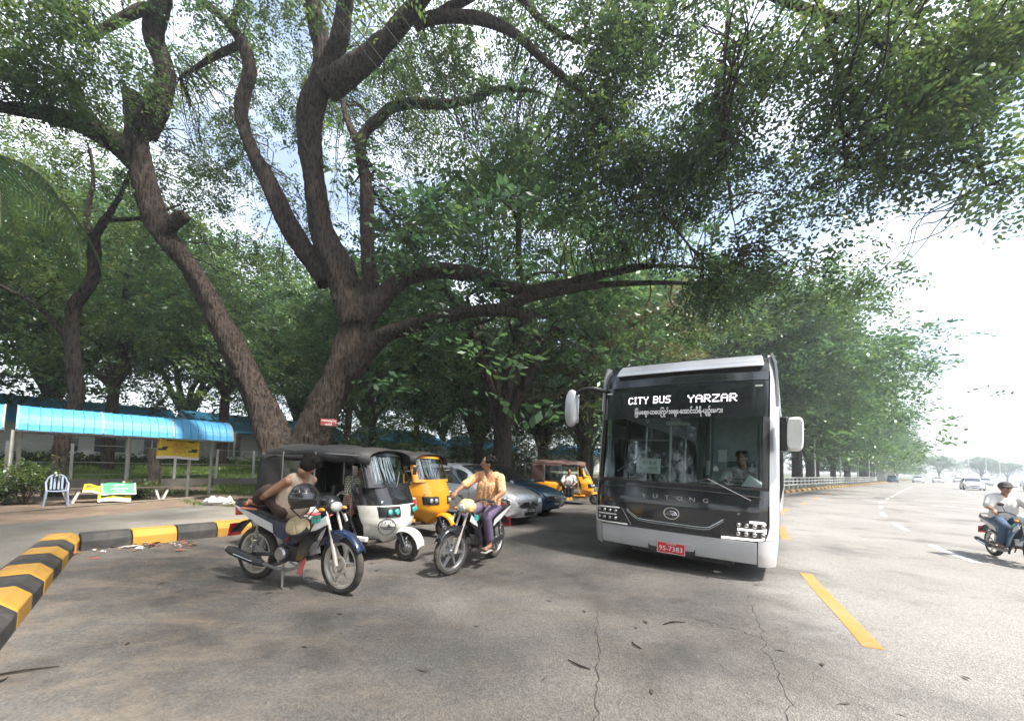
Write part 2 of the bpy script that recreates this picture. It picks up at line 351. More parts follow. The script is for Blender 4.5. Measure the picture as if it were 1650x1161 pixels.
WL = smooth_path([(2.5, -4), (8.28, 7.13), (9.25, 8.78), (11.18, 11.4), (12.62, 13.32), (14.96, 16.11), (18.0, 19.4), (24.0, 25.4), (67.9, 66.6), (200, 188)], 8)
_W = np.stack([np.interp(np.linspace(0, 1, 4000), np.linspace(0, 1, len(WL)), WL[:, k]) for k in (0, 1)], 1)
s0 = s_of(_W, (8.28, 7.13))
for k in range(16):
    a = s0+k*4.6; ribbon('lane_dash', dist_samples(_W, a, a+1.95), .14, .004, MT['line_white'], road)
W2 = offset(_W, 4.2); s0 = s_of(W2, (15.3, 12.86))
for k in range(-1, 18):
    a = s0+k*4.6; ribbon('lane_dash', dist_samples(W2, a, a+2.2), .14, .004, MT['line_white'], road)
W3 = offset(_W, 9.5)
for k in range(22):
    a = s_of(W3, (22, 14))+k*4.6; ribbon('lane_dash', dist_samples(W3, a, a+2.2), .14, .004, MT['line_white'], road)
# worn strip where the bay surface runs out into the road
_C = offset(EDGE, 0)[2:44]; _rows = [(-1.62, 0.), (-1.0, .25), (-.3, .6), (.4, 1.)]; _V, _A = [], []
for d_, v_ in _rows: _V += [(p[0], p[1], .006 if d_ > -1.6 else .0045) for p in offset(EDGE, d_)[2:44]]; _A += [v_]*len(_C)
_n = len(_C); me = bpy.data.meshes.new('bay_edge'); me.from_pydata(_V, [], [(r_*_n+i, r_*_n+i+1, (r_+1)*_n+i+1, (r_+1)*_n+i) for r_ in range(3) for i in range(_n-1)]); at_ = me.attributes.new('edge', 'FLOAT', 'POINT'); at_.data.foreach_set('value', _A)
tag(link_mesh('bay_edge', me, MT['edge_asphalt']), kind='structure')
# cracks and a tar seam in the bay surface
MT['crack'] = pm('crack', (.035, .033, .032), .9, var=.3)
def crack(pts, w, seed, mat='crack', jit=.05):
    r = np.random.default_rng(seed); P = smooth_path(pts, 14); P = P+r.normal(0, jit, P.shape)*np.linspace(.6, 1, len(P))[:, None]*.5
    ww = np.abs(r.normal(w, w*.5, len(P)))+.002
    t = np.gradient(P, axis=0); t /= np.linalg.norm(t, axis=1)[:, None]; nn = np.stack([t[:, 1], -t[:, 0]], 1)
    A, B = P-nn*ww[:, None]/2, P+nn*ww[:, None]/2; n = len(P); V = [(p[0], p[1], .0075) for p in A]+[(p[0], p[1], .0075) for p in B]
    MB().add(V, [(i, n+i, n+i+1, i+1) for i in range(n-1)]).build('crack', MT[mat], bay, smooth=0)
crack([(2.95, 5.0), (2.35, 3.75), (1.85, 2.7), (1.45, 1.95)], .004, 3)
crack([(2.3, 3.66), (2.12, 3.9), (1.9, 4.1)], .004, 9)
crack([(.98, 4.4), (.72, 3.2), (.5, 2.3), (.38, 1.8)], .004, 4, jit=.03)

# kerb of black and yellow blocks
kerb = empty('kerb', kind='structure')
def kerb_mesh(L, h=.25, w=.40):
    p = [(0, -.02), (0, h*.62), (.11, h), (w-.05, h), (w, h*.8), (w, -.02)]
    mb = MB().prism([(u, v) for u, v in p], -L/2+.006, L/2-.006, 'x'); me = bpy.data.meshes.new('kerb_block'); me.from_pydata(mb.v, [], mb.f); me.update(); return me
KB = {}
def kerb_run(pts, L, start=0, h=.25, w=.40, names=('kerb_yellow', 'kerb_black')):
    c = np.concatenate([[0], np.cumsum(np.linalg.norm(np.diff(pts, axis=0), axis=1))]); n = int(c[-1]/L)
    for i in range(n):
        key = (L, h, w, names[(i+start) % 2])
        if key not in KB: KB[key] = kerb_mesh(L, h, w)
        s = (i+.5)*L; p = np.array([np.interp(s, c, pts[:, k]) for k in (0, 1)]); q = np.array([np.interp(s+.05, c, pts[:, k]) for k in (0, 1)]); d = q-p
        o = link_mesh('kerb_block', KB[key], MT[names[(i+start) % 2]], kerb, (p[0], p[1], RND.uniform(-.012, .006)), (RND.uniform(-.015, .015), 0, math.atan2(d[1], d[0])+RND.uniform(-.012, .012)))
        m = o.modifiers.new('bevel', 'BEVEL'); m.width = .015; m.segments = 2
kerb_run(np.array([(-3.0, 2.2), (-6.55, 6.12)]), .56, 1)                   # near arm, runs away from the camera
kerb_run(np.array([(-6.52, 6.14), kt(24, 0)[:2]]), .58, 1)
kerb_run(np.array([(-6.44, 6.02), (-6.82, 6.44)]), .5, 0)
kerb_run(KERB_FAR[:4], .9, 0, .22, .35)
# pavement behind the kerb, soil, shelter platform
sheet('pavement', [(-3.35, 2.0), (-6.72, 5.95), kt(.05, .38)[:2], kt(24, .38)[:2], kt(26, 3.2)[:2], kt(3, 3.2)[:2], (-8.45, 11.0), (-8.7, 9.0), (-9.1, 7.2), (-12, -4), (-8, -4)], .17, MT['concrete'])
sheet('soil_strip', [(-16, -8), (-9.05, -2), (-8.95, 7.2), (-8.5, 9), (-8.3, 11), kt(3, 3.0)[:2], kt(40, 3.0)[:2], kt(60, 20)[:2], kt(-20, 20)[:2]], .06, MT['soil'])
# second, worn edge of the shelter platform
MT['old_concrete'] = pm('old_concrete', (.26, .215, .17), .9, var=.2, scale=3, bump=.4, bscale=25, dirt=.6, dirt_col=(.12, .09, .06))
plat = MB(); 
for (a, b, s) in (((-11.6, 6.4), (-11.05, 10.2), 1), ((-11.05, 10.2), (-10.45, 13.9), 1)):
    a, b = np.array(a), np.array(b); d = (b-a)/np.linalg.norm(b-a); nn = np.array((-d[1], d[0])); 
    plat.add([(*a, .03), (*b, .03), (*b, .13), (*a, .13), (*(a+nn*.16), .03), (*(b+nn*.16), .03), (*(b+nn*.16), .13), (*(a+nn*.16), .13)], [(0, 1, 2, 3), (3, 2, 6, 7), (7, 6, 5, 4), (0, 3, 7, 4), (1, 5, 6, 2)])
tag(plat.build('platform_edge', MT['old_concrete'], smooth=0, bevel=.015), kind='structure')
lawn = sheet('lawn', [kt(-25, 14.95)[:2]+(.12,), kt(46, 14.95)[:2]+(.12,), kt(46, 34)[:2]+(1.5,), kt(-25, 34)[:2]+(1.5,)], 0, MT['lawn'])
sheet('far_lawn', [kt(-40, 34)[:2]+(1.5,), kt(70, 34)[:2]+(1.5,), kt(90, 120)[:2]+(2.2,), kt(-80, 120)[:2]+(2.2,)], 0, MT['lawn'])
# ================================================================== trees
def bark_mat(name, dark, light, moss):
    m, nt, o = new_mat(name); L = nt.links.new; b = node(nt, 'ShaderNodeBsdfPrincipled'); b.inputs['Roughness'].default_value = .92; b.inputs['Specular IOR Level'].default_value = .2
    tc = node(nt, 'ShaderNodeTexCoord'); V = tc.outputs['Object']
    mp = node(nt, 'ShaderNodeMapping'); mp.inputs['Scale'].default_value = (1, 1, .2); L(V, mp.inputs[0])
    vo = node(nt, 'ShaderNodeTexVoronoi', Scale=16.); L(mp.outputs[0], vo.inputs['Vector'])
    n1 = node(nt, 'ShaderNodeTexNoise', Scale=11., Detail=9., Roughness=.75, Distortion=.9); L(mp.outputs[0], n1.inputs['Vector'])
    ad = node(nt, 'ShaderNodeMath', operation='MULTIPLY_ADD'); ad.inputs[1].default_value = .55; L(vo.outputs['Distance'], ad.inputs[0]); L(n1.outputs['Fac'], ad.inputs[2])
    r = node(nt, 'ShaderNodeValToRGB'); e = r.color_ramp.elements; e[0].position = .5; e[1].position = .92; e[0].color = rgba(dark); e[1].color = rgba(light); L(ad.outputs[0], r.inputs[0])
    n2 = node(nt, 'ShaderNodeTexNoise', Scale=1.3, Detail=6., Roughness=.7); L(V, n2.inputs['Vector'])
    mr = node(nt, 'ShaderNodeMapRange'); mr.inputs['From Min'].default_value = .55; mr.inputs['From Max'].default_value = .75; mr.inputs['To Max'].default_value = .55; L(n2.outputs['Fac'], mr.inputs['Value'])
    mx = node(nt, 'ShaderNodeMixRGB', Color2=rgba(moss)); L(mr.outputs[0], mx.inputs[0]); L(r.outputs[0], mx.inputs[1])
    L(mx.outputs[0], b.inputs['Base Color']); bp = node(nt, 'ShaderNodeBump', Strength=1., Distance=.12); L(ad.outputs[0], bp.inputs['Height']); L(bp.outputs[0], b.inputs['Normal'])
    L(b.outputs[0], o.inputs[0]); return m
def leaf_mat(name, cols, trans=.4):
    m, nt, o = new_mat(name); L = nt.links.new
    at = node(nt, 'ShaderNodeAttribute', attribute_name='tint'); r = node(nt, 'ShaderNodeValToRGB'); el = r.color_ramp.elements
    for i, c in enumerate(cols):
        e = el[i] if i < 2 else el.new(1.)
        e.position = i/(len(cols)-1)
    for i, c in enumerate(cols): r.color_ramp.elements[i].position = i/(len(cols)-1)
    for i, c in enumerate(cols): r.color_ramp.elements[i].color = rgba(c)
    L(at.outputs['Fac'], r.inputs[0])
    d = node(nt, 'ShaderNodeBsdfDiffuse'); t = node(nt, 'ShaderNodeBsdfTranslucent'); g = node(nt, 'ShaderNodeBsdfGlossy', Roughness=.35, Color=(.9, 1, .9, 1))
    hs = node(nt, 'ShaderNodeHueSaturation', Saturation=1.05, Value=1.6); hs.inputs['Hue'].default_value = .494; L(r.outputs[0], hs.inputs['Color'])
    L(r.outputs[0], d.inputs[0]); L(hs.outputs[0], t.inputs[0])
    m1 = node(nt, 'ShaderNodeMixShader'); m1.inputs[0].default_value = trans; L(d.outputs[0], m1.inputs[1]); L(t.outputs[0], m1.inputs[2])
    m2 = node(nt, 'ShaderNodeMixShader'); m2.inputs[0].default_value = .035; L(m1.outputs[0], m2.inputs[1]); L(g.outputs[0], m2.inputs[2]); L(m2.outputs[0], o.inputs[0]); return m
MT['bark'] = bark_mat('bark', (.009, .0075, .0065), (.078, .059, .047), (.06, .052, .04))
MT['bark_pale'] = bark_mat('bark_pale', (.05, .04, .034), (.19, .155, .125), (.12, .105, .08))
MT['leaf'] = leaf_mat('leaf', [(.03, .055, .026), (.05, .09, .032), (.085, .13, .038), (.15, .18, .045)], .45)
MT['leaf_far'] = leaf_mat('leaf_far', [(.028, .060, .032), (.05, .10, .042), (.085, .145, .05), (.15, .20, .06)], .45)
MT['leaf_dry'] = leaf_mat('leaf_dry', [(.10, .085, .045), (.09, .11, .04), (.15, .14, .06), (.2, .17, .09)], .35)

def spray_templates(r, n_t, length, leaf, pairs, droop=.35):
    """feathery leaf sprays: pairs of leaflets along a bent rachis"""
    out = []
    for _ in range(n_t):
        V = []
        for i in range(pairs):
            s = (i+.6)/pairs; base = np.array([s*length, 0, -droop*length*s*s+r.normal(0, .02)*length])
            for side in (-1, 1):
                ll = leaf*r.uniform(.75, 1.25)*(1.05-.45*abs(s-.45)); ww = ll*r.uniform(.42, .6)
                a = rad(r.uniform(40, 75))*side; d = np.array([math.cos(a), math.sin(a), r.normal(-.15, .25)]); d /= np.linalg.norm(d)
                q = np.cross(d, np.array([r.normal(0, .45), r.normal(0, .45), 1])); q /= np.linalg.norm(q)
                p = base+d*ll*.05; V += [p, p+d*ll*.5+q*ww*.5, p+d*ll, p+d*ll*.5-q*ww*.5]
        out.append(np.array(V))
    return np.array(out)                                     # (n_t, pairs*2*4, 3)
def make_sprays(r, pos, tmpl, out_dir=None, scale=(.75, 1.3), tint=None, up=.0):
    """place sprays at positions; returns verts, quads, tint"""
    M = len(pos); k = tmpl.shape[1]
    az = r.uniform(0, 2*math.pi, M)
    if out_dir is not None:
        az = np.arctan2(out_dir[:, 1], out_dir[:, 0])+r.normal(0, .9, M)
    pit = r.normal(up, .38, M); rol = r.normal(0, .5, M)
    ca, sa, cp, sp, cr_, sr_ = np.cos(az), np.sin(az), np.cos(pit), np.sin(pit), np.cos(rol), np.sin(rol)
    X = np.stack([ca*cp, sa*cp, sp], 1); Y0 = np.stack([-sa, ca, 0*sa], 1); Z0 = np.cross(X, Y0)
    Y = Y0*cr_[:, None]+Z0*sr_[:, None]; Z = np.cross(X, Y)
    Rm = np.stack([X, Y, Z], 2)*r.uniform(scale[0], scale[1], M)[:, None, None]
    T = tmpl[r.integers(0, len(tmpl), M)]
    V = np.einsum('mij,mkj->mki', Rm, T)+pos[:, None, :]
    V = V.reshape(-1, 3); Q = np.arange(len(V)).reshape(-1, 4)
    t = (tint if tint is not None else r.uniform(.1, .9, M)); t = np.repeat(t, k//4)+r.normal(0, .12, M*k//4)
    return V, Q, np.clip(t, 0, 1)
def clumps(r, centres, per, sig, tint0=.4, tsd=.2, outward=None, flat=.45):
    """spray positions round clump centres"""
    M = len(centres); n = np.maximum(1, r.poisson(per, M)); idx = np.repeat(np.arange(M), n)
    s = sig*r.uniform(.6, 1.35, M)
    d = r.normal(0, 1, (len(idx), 3))*np.array([1, 1, flat])*s[idx][:, None]
    pos = np.asarray(centres)[idx]+d
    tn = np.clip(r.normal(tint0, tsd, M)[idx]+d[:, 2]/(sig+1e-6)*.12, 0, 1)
    return pos, d, tn
def branch_path(r, a, b, sag=.15, k=5, jit=.06):
    a, b = np.asarray(a, float), np.asarray(b, float); L = np.linalg.norm(b-a); s = np.linspace(0, 1, k)[:, None]
    P = a+(b-a)*s; P[:, 2] += (np.sin(s[:, 0]*math.pi)*sag*L); P[1:-1] += r.normal(0, jit*L, (k-2, 3)); return smooth_path(P, 3)

def gen_tree(seed, height=13., spread=8., trunk_h=3., trunk_r=.42, limbs=6, lean=(0, 0), tips=1500, per=5, leafsize=.24, length=.75, pairs=4, flat=.5, thin=1., low=0.45, tint=.42):
    """spreading rain tree: forked trunk, arching limbs, layered crown. Returns (wood MB, crown mesh)"""
    r = np.random.default_rng(seed); mb = MB()
    base = np.array([[0, 0, -.3], [0, 0, 0], [r.normal(0, .1)+lean[0]*.3, r.normal(0, .1)+lean[1]*.3, trunk_h*.5], [lean[0], lean[1], trunk_h]])
    P = smooth_path(base, 6); n = len(P)
    R = trunk_r*(1+.55*np.exp(-np.linspace(0, 1, n)*9))*np.linspace(1.05, .86, n); mb.tube(P, R, 11)
    top = P[-1]; C = []; O = []
    for i in range(limbs):
        az = 2*math.pi*(i+r.uniform(-.35, .35))/limbs; rr = spread*r.uniform(.55, .95); hh = height*r.uniform(.62, .92)
        e = np.array([math.cos(az)*rr, math.sin(az)*rr, hh]); mid = top+(e-top)*.45+np.array([-math.cos(az)*rr*.12, -math.sin(az)*rr*.12, (hh-trunk_h)*.12])+r.normal(0, .35, 3)
        lp = smooth_path([top+np.array([0, 0, -.5]), top+(mid-top)*.45+r.normal(0, .25, 3), mid, mid+(e-mid)*.5+r.normal(0, .3, 3), e], 5)
        lr = np.linspace(trunk_r*.62, .05, len(lp)); mb.tube(lp, lr, 8)
        for j in range(7):
            k = r.integers(int(len(lp)*.35), len(lp)-1); a2 = az+r.normal(0, 1.0); r2 = spread*r.uniform(.18, .42)
            e2 = lp[k]+np.array([math.cos(a2)*r2, math.sin(a2)*r2, r.uniform(-.05, .3)*r2+r.uniform(0, .5)]); bp = branch_path(r, lp[k], e2, .12, 5, .07)
            mb.tube(bp, np.linspace(lr[k]*.5+.02, .018, len(bp)), 5)
            for _ in range(3):
                kk = r.integers(4, len(bp)); e3 = bp[kk]+r.normal(0, 1, 3)*np.array([1.1, 1.1, .45])*spread*.11
                b3 = branch_path(r, bp[kk], e3, .1, 4, .08); mb.tube(b3, np.linspace(.035, .01, len(b3)), 4)
                C.append(e3); C.append(b3[len(b3)//2])
            C.append(e2)
    C = np.array(C)
    # fill the umbrella: shell points above the limbs
    m = int(tips*thin); az = r.uniform(0, 2*math.pi, m); q = np.sqrt(r.uniform(0, 1, m))
    lump = 1+.18*np.sin(az*3+r.uniform(0, 6))+.12*np.sin(az*5+r.uniform(0, 6))
    rr = q*spread*lump; dome = height*(1-.42*q**2.6)
    z = dome-np.abs(r.normal(0, 1, m))*height*(.10+.05*q)-(r.uniform(0, 1, m) < .3)*r.uniform(0, 1, m)*height*low
    shell = np.stack([rr*np.cos(az), rr*np.sin(az), np.maximum(z, trunk_h*.75)], 1)
    # punch lumpy gaps
    ph = r.uniform(0, 6, 6); g = np.sin(shell[:, 0]*1.1+ph[0])*np.sin(shell[:, 1]*1.2+ph[1])+.7*np.sin(shell[:, 2]*1.9+ph[2]+shell[:, 0]*.5)
    shell = shell[g > -.55]
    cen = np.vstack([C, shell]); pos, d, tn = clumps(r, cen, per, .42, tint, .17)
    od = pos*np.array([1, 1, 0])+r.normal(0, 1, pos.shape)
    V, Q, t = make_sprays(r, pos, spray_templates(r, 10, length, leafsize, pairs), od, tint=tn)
    return mb, np_mesh('crown', V, Q, t)

TREES = []
def tree_template(name, seed, **kw):
    mb, cr = gen_tree(seed, **kw); me = bpy.data.meshes.new('trunk'); me.from_pydata(mb.v, [], mb.f); me.shade_smooth(); return me, cr
TPL = [tree_template('rain_tree', 21, tips=1150), tree_template('rain_tree', 22, height=12, spread=7, limbs=5, trunk_r=.34, tips=1000),
       tree_template('rain_tree', 23, height=14.5, spread=8.5, limbs=7, trunk_h=3.6, trunk_r=.5, tips=1250),
       tree_template('slim_tree', 24, height=9.5, spread=4.2, limbs=5, trunk_h=2.2, trunk_r=.19, tips=700, low=.6, tint=.55),
       tree_template('tall_tree', 25, height=15.5, spread=6.8, limbs=6, trunk_h=5.2, trunk_r=.3, tips=850, low=.18, tint=.55)]
def plant(i, x, y, label, z=0., s=1., rz=None, leaf='leaf_far', name='rain_tree', group=None, cat='tree', sz=None, bark='bark'):
    t = empty(name, (x, y, z), rz if rz is not None else RND.uniform(0, 6.28), label, cat, group); t.scale = (s, s, sz or s*RND.uniform(.94, 1.06))
    for nm, me, mt in (('trunk', TPL[i][0], bark), ('crown', TPL[i][1], leaf)):
        o = bpy.data.objects.new(nm, me); COL.objects.link(o); o.parent = t
        if not me.materials: me.materials.append(None)
        o.material_slots[0].link = 'OBJECT'; o.material_slots[0].material = MT[mt]
    return t
# ------------------------------------------------------------------ the big leaning tree beside the bay (x, y, z, radius)
MAIN_LIMBS = {
 'A': [(-6.97,12.30,0.03,0.641),(-7.10,12.30,0.88,0.557),(-7.22,12.20,1.93,0.475),(-8.06,12.10,3.72,0.362),(-9.30,12.00,5.98,0.326),(-10.19,11.90,7.48,0.302),(-11.00,11.90,8.41,0.324),(-11.61,11.80,9.96,0.299),(-11.92,11.70,11.48,0.297),(-12.01,11.60,12.60,0.263)],
 'A2': [(-11.72,11.70,11.39,0.342),(-11.15,11.50,12.23,0.321),(-10.79,11.30,13.04,0.270),(-10.93,11.00,13.89,0.248),(-10.35,10.60,14.49,0.225),(-9.87,10.00,15.02,0.173),(-8.80,9.40,15.78,0.112)],
 'A3': [(-11.79,11.80,10.46,0.360),(-12.40,11.50,10.98,0.336),(-13.00,11.00,11.12,0.263),(-13.34,10.40,10.83,0.180),(-13.55,9.80,10.40,0.143),(-13.78,9.00,9.75,0.096)],
 'A4': [(-12.59,11.40,11.04,0.227),(-13.05,11.20,11.69,0.193),(-13.13,11.00,12.17,0.146),(-13.61,10.50,12.39,0.084)],
 'A6': [(-10.89,11.80,8.24,0.249),(-10.33,11.60,8.56,0.204),(-9.96,11.50,8.70,0.162)],
 'A7': [(-10.52,10.80,14.34,0.135),(-10.81,10.60,14.21,0.149),(-11.27,10.40,13.65,0.130),(-11.85,10.20,12.81,0.080)],
 'B': [(-6.52,12.40,-0.06,0.705),(-6.51,12.40,1.09,0.640),(-6.27,12.40,2.26,0.586),(-5.67,12.50,3.87,0.503),(-5.15,12.50,5.28,0.459),(-5.04,12.50,6.20,0.459)],
 'B1': [(-5.02,12.50,5.79,0.535),(-5.62,12.40,7.47,0.444),(-6.14,12.20,8.47,0.381),(-6.30,12.00,9.45,0.347),(-6.37,11.60,10.76,0.322),(-6.32,11.30,11.79,0.340),(-5.85,11.00,12.67,0.293),(-5.26,10.60,13.31,0.245),(-4.94,10.20,14.15,0.212),(-4.67,9.60,14.98,0.178),(-3.86,9.00,15.99,0.125)],
 'B1b': [(-6.18,11.30,11.99,0.300),(-5.96,11.20,13.47,0.297),(-6.18,11.00,14.52,0.241),(-6.27,10.70,15.61,0.184),(-6.70,10.40,17.01,0.130)],
 'B1c': [(-5.69,11.00,12.29,0.361),(-4.44,10.60,12.86,0.282),(-3.47,10.20,13.37,0.239),(-2.35,9.60,13.91,0.180),(-0.72,9.00,14.24,0.141)],
 'B1d': [(-2.96,10.20,13.47,0.159),(-2.41,10.00,13.47,0.156),(-1.21,9.80,13.23,0.138),(-0.21,9.60,12.59,0.105),(0.59,9.40,11.63,0.095),(1.39,9.20,10.71,0.079),(2.16,9.00,9.59,0.049),(2.80,8.90,8.52,0.028)],
 'B1e': [(-2.41,10.00,13.47,0.141),(-1.74,9.90,13.78,0.124),(-0.58,9.70,14.09,0.106),(0.58,9.50,12.75,0.074),(1.35,9.30,12.07,0.058)],
 'B2': [(-6.14,12.60,7.24,0.354),(-7.36,12.50,8.92,0.303),(-7.99,12.40,10.14,0.262),(-8.72,12.30,11.47,0.221),(-9.07,12.20,12.64,0.200),(-8.75,12.00,13.94,0.188),(-9.06,11.90,14.83,0.167),(-9.65,11.80,15.48,0.138),(-10.40,11.70,15.97,0.110),(-11.47,11.60,16.97,0.072)],
 'B2b': [(-9.29,11.80,15.13,0.120),(-8.88,11.60,15.78,0.091),(-8.59,11.40,16.78,0.062)],
 'B2c': [(-9.05,12.00,14.78,0.113),(-10.17,12.20,14.43,0.086),(-11.31,12.40,13.96,0.048)],
 'B3': [(-4.69,12.70,6.60,0.287),(-5.06,13.00,8.64,0.233),(-5.29,13.20,10.97,0.219),(-5.55,13.20,12.54,0.193),(-4.90,13.10,13.38,0.174),(-4.08,13.00,13.81,0.173),(-2.08,12.60,13.53,0.134),(-0.83,12.30,13.75,0.114),(0.58,12.00,13.37,0.064),(2.15,11.80,12.40,0.039)],
 'B3b': [(-5.51,13.20,12.31,0.165),(-6.16,13.40,13.50,0.105),(-6.53,13.60,14.74,0.085),(-6.82,13.80,16.39,0.054)],
 'B4': [(-4.89,12.50,6.00,0.390),(-3.79,12.30,7.13,0.284),(-2.77,12.10,7.44,0.238),(-1.39,11.90,7.34,0.206),(-0.03,11.60,6.74,0.174),(1.06,11.40,6.75,0.165),(2.12,11.20,6.95,0.136),(3.49,11.00,7.22,0.095),(4.82,10.80,7.16,0.062),(5.92,10.60,6.91,0.037)],
 'B5': [(-5.25,12.40,4.25,0.384),(-4.22,12.10,5.28,0.278),(-3.01,11.80,5.66,0.218),(-1.66,11.50,5.91,0.184),(-0.56,11.30,5.96,0.153),(0.49,11.10,5.71,0.100)],
 'B5b': [(-0.56,11.30,5.92,0.150),(0.16,11.20,6.27,0.149),(1.20,11.00,6.46,0.131),(2.56,10.80,6.59,0.100),(4.51,10.50,6.54,0.056),(5.92,10.30,6.25,0.027)],
 'C1': [(-2.56,9.80,14.07,0.184),(-0.75,9.20,14.87,0.158),(1.06,8.70,14.68,0.136),(2.99,8.30,13.67,0.104),(4.31,8.00,11.95,0.069),(4.26,7.90,9.85,0.049),(4.24,7.80,7.98,0.037),(4.49,7.80,5.87,0.024)],
 'C2': [(2.99,8.30,13.67,0.091),(5.26,7.70,12.58,0.072),(6.05,7.50,10.82,0.047),(6.27,7.40,8.99,0.035),(6.27,7.30,7.38,0.023)],
 'C4': [(2.99,8.30,13.67,0.117),(4.72,7.90,12.05,0.105),(5.76,7.70,11.17,0.090),(6.67,7.50,10.60,0.082),(7.03,7.30,9.92,0.068),(7.54,7.10,9.46,0.050),(8.20,6.90,8.08,0.027),(8.36,6.80,6.70,0.016)],
 'C5': [(6.67,7.50,10.60,0.064),(7.72,7.00,10.77,0.049),(8.58,6.60,9.56,0.031),(9.11,6.40,7.98,0.020)],
 'C6': [(2.16,9.00,9.59,0.042),(3.21,8.80,7.56,0.028),(4.16,8.70,6.21,0.020)],
}
MAIN_CLUMPS = [
 (-11.80,9.30,11.65, 2.76,1.60,1.60, 120,0.40),
 (-12.91,10.00,11.35, 1.72,1.20,0.94, 40,0.45),
 (-11.29,13.50,13.33, 2.32,1.50,2.95, 60,0.35),
 (-8.52,13.00,16.15, 2.64,1.60,1.83, 60,0.40),
 (-3.01,12.00,13.90, 2.06,1.50,1.69, 60,0.35),
 (-3.82,10.00,15.02, 4.69,1.80,1.09, 60,0.40),
 (-9.22,10.00,14.86, 4.69,1.80,1.09, 60,0.40),
 (-1.16,11.00,14.08, 2.06,1.50,1.72, 60,0.35),
 (0.20,11.50,11.86, 2.16,1.50,2.16, 80,0.40),
 (1.84,9.40,11.83, 1.76,1.30,1.62, 95,0.38),
 (3.42,9.00,10.49, 2.39,1.40,2.39, 165,0.36),
 (5.42,8.00,9.28, 2.25,1.40,2.38, 170,0.34),
 (7.32,7.00,9.37, 1.97,1.20,1.20, 150,0.50),
 (8.23,6.50,9.20, 0.91,0.90,0.81, 55,0.65),
 (7.38,6.90,7.45, 0.86,0.70,0.65, 40,0.35),
 (7.78,6.60,6.20, 0.72,0.60,0.46, 26,0.32),
 (8.42,6.40,6.96, 0.40,0.40,0.60, 14,0.35),
 (6.34,7.90,6.77, 1.85,1.00,1.11, 95,0.34),
 (5.62,8.80,6.01, 2.06,1.00,1.03, 95,0.34),
 (7.75,8.80,6.07, 0.96,0.70,0.55, 24,0.40),
 (2.11,10.50,9.39, 2.46,1.40,1.80, 130,0.32),
 (-0.32,13.00,10.09, 2.23,1.50,2.23, 70,0.35),
 (3.81,9.60,8.12, 1.80,1.20,1.65, 120,0.28),
 (5.26,11.00,5.64, 1.89,1.00,0.69, 30,0.50),
 (7.77,7.00,12.05, 2.73,2.00,1.31, 70,0.40),
 (3.64,8.50,14.61, 3.98,2.00,1.59, 110,0.40),
 (-11.87,12.50,9.63, 1.17,1.00,1.17, 16,0.40),
 (-11.64,15.50,14.31, 7.99,1.60,4.12, 270,0.50),
 (-2.83,15.00,12.10, 4.69,1.60,3.52, 170,0.50),
 (-17.43,16.00,8.12, 5.00,1.60,3.25, 140,0.50),
 (-4.74,15.00,16.44, 4.69,1.60,3.05, 140,0.50),
 (-10.62,16.50,8.81, 4.64,1.60,2.84, 110,0.45),
 (-18.20,15.00,11.90, 3.52,1.60,2.81, 90,0.60),
]
SLIM_LIMBS = {
 'S': [(-14.86,13.00,0.04,0.264),(-14.82,13.00,0.85,0.223),(-14.68,13.00,2.27,0.213),(-14.37,13.00,3.31,0.203),(-14.58,12.90,4.93,0.191),(-14.54,12.80,6.15,0.200),(-13.92,12.70,7.17,0.179),(-13.82,12.60,8.17,0.158),(-13.65,12.50,8.70,0.137),(-13.07,12.40,9.53,0.097),(-12.61,12.30,10.41,0.067),(-12.43,12.20,11.28,0.048)],
 'S1': [(-13.82,12.60,8.17,0.098),(-14.39,12.80,9.33,0.080),(-14.41,12.90,10.70,0.060),(-14.73,13.00,11.88,0.041)],
 'S2': [(-14.58,12.90,4.93,0.091),(-16.12,13.30,6.30,0.073),(-17.64,13.60,7.05,0.053),(-19.57,14.00,7.86,0.044)],
 'S3': [(-13.44,12.50,9.06,0.068),(-12.43,12.70,9.32,0.050),(-11.41,12.90,9.92,0.030)],
}
SLIM_CLUMPS = [
 (-14.59,13.00,11.44, 2.23,1.20,1.22, 36,0.60),
 (-17.15,13.50,7.68, 2.32,1.50,1.48, 40,0.55),
 (-12.74,13.00,9.73, 1.83,1.00,1.22, 30,0.50),
 (-15.62,13.00,8.99, 1.62,1.00,1.02, 22,0.75),
]
MAIN_CLUMPS += [(3.8, 2.2, 8.8, 4.2, 3.2, 1.2, 150, .4), (-1.5, 1.5, 9.6, 4, 3.2, 1.2, 110, .4), (-4.5, 4.5, 10.2, 3.5, 3, 1.2, 90, .4)]     # crown continued overhead out of view, added to shade the bay
def resample(l, k=6): return smooth_path(np.array(l), k)
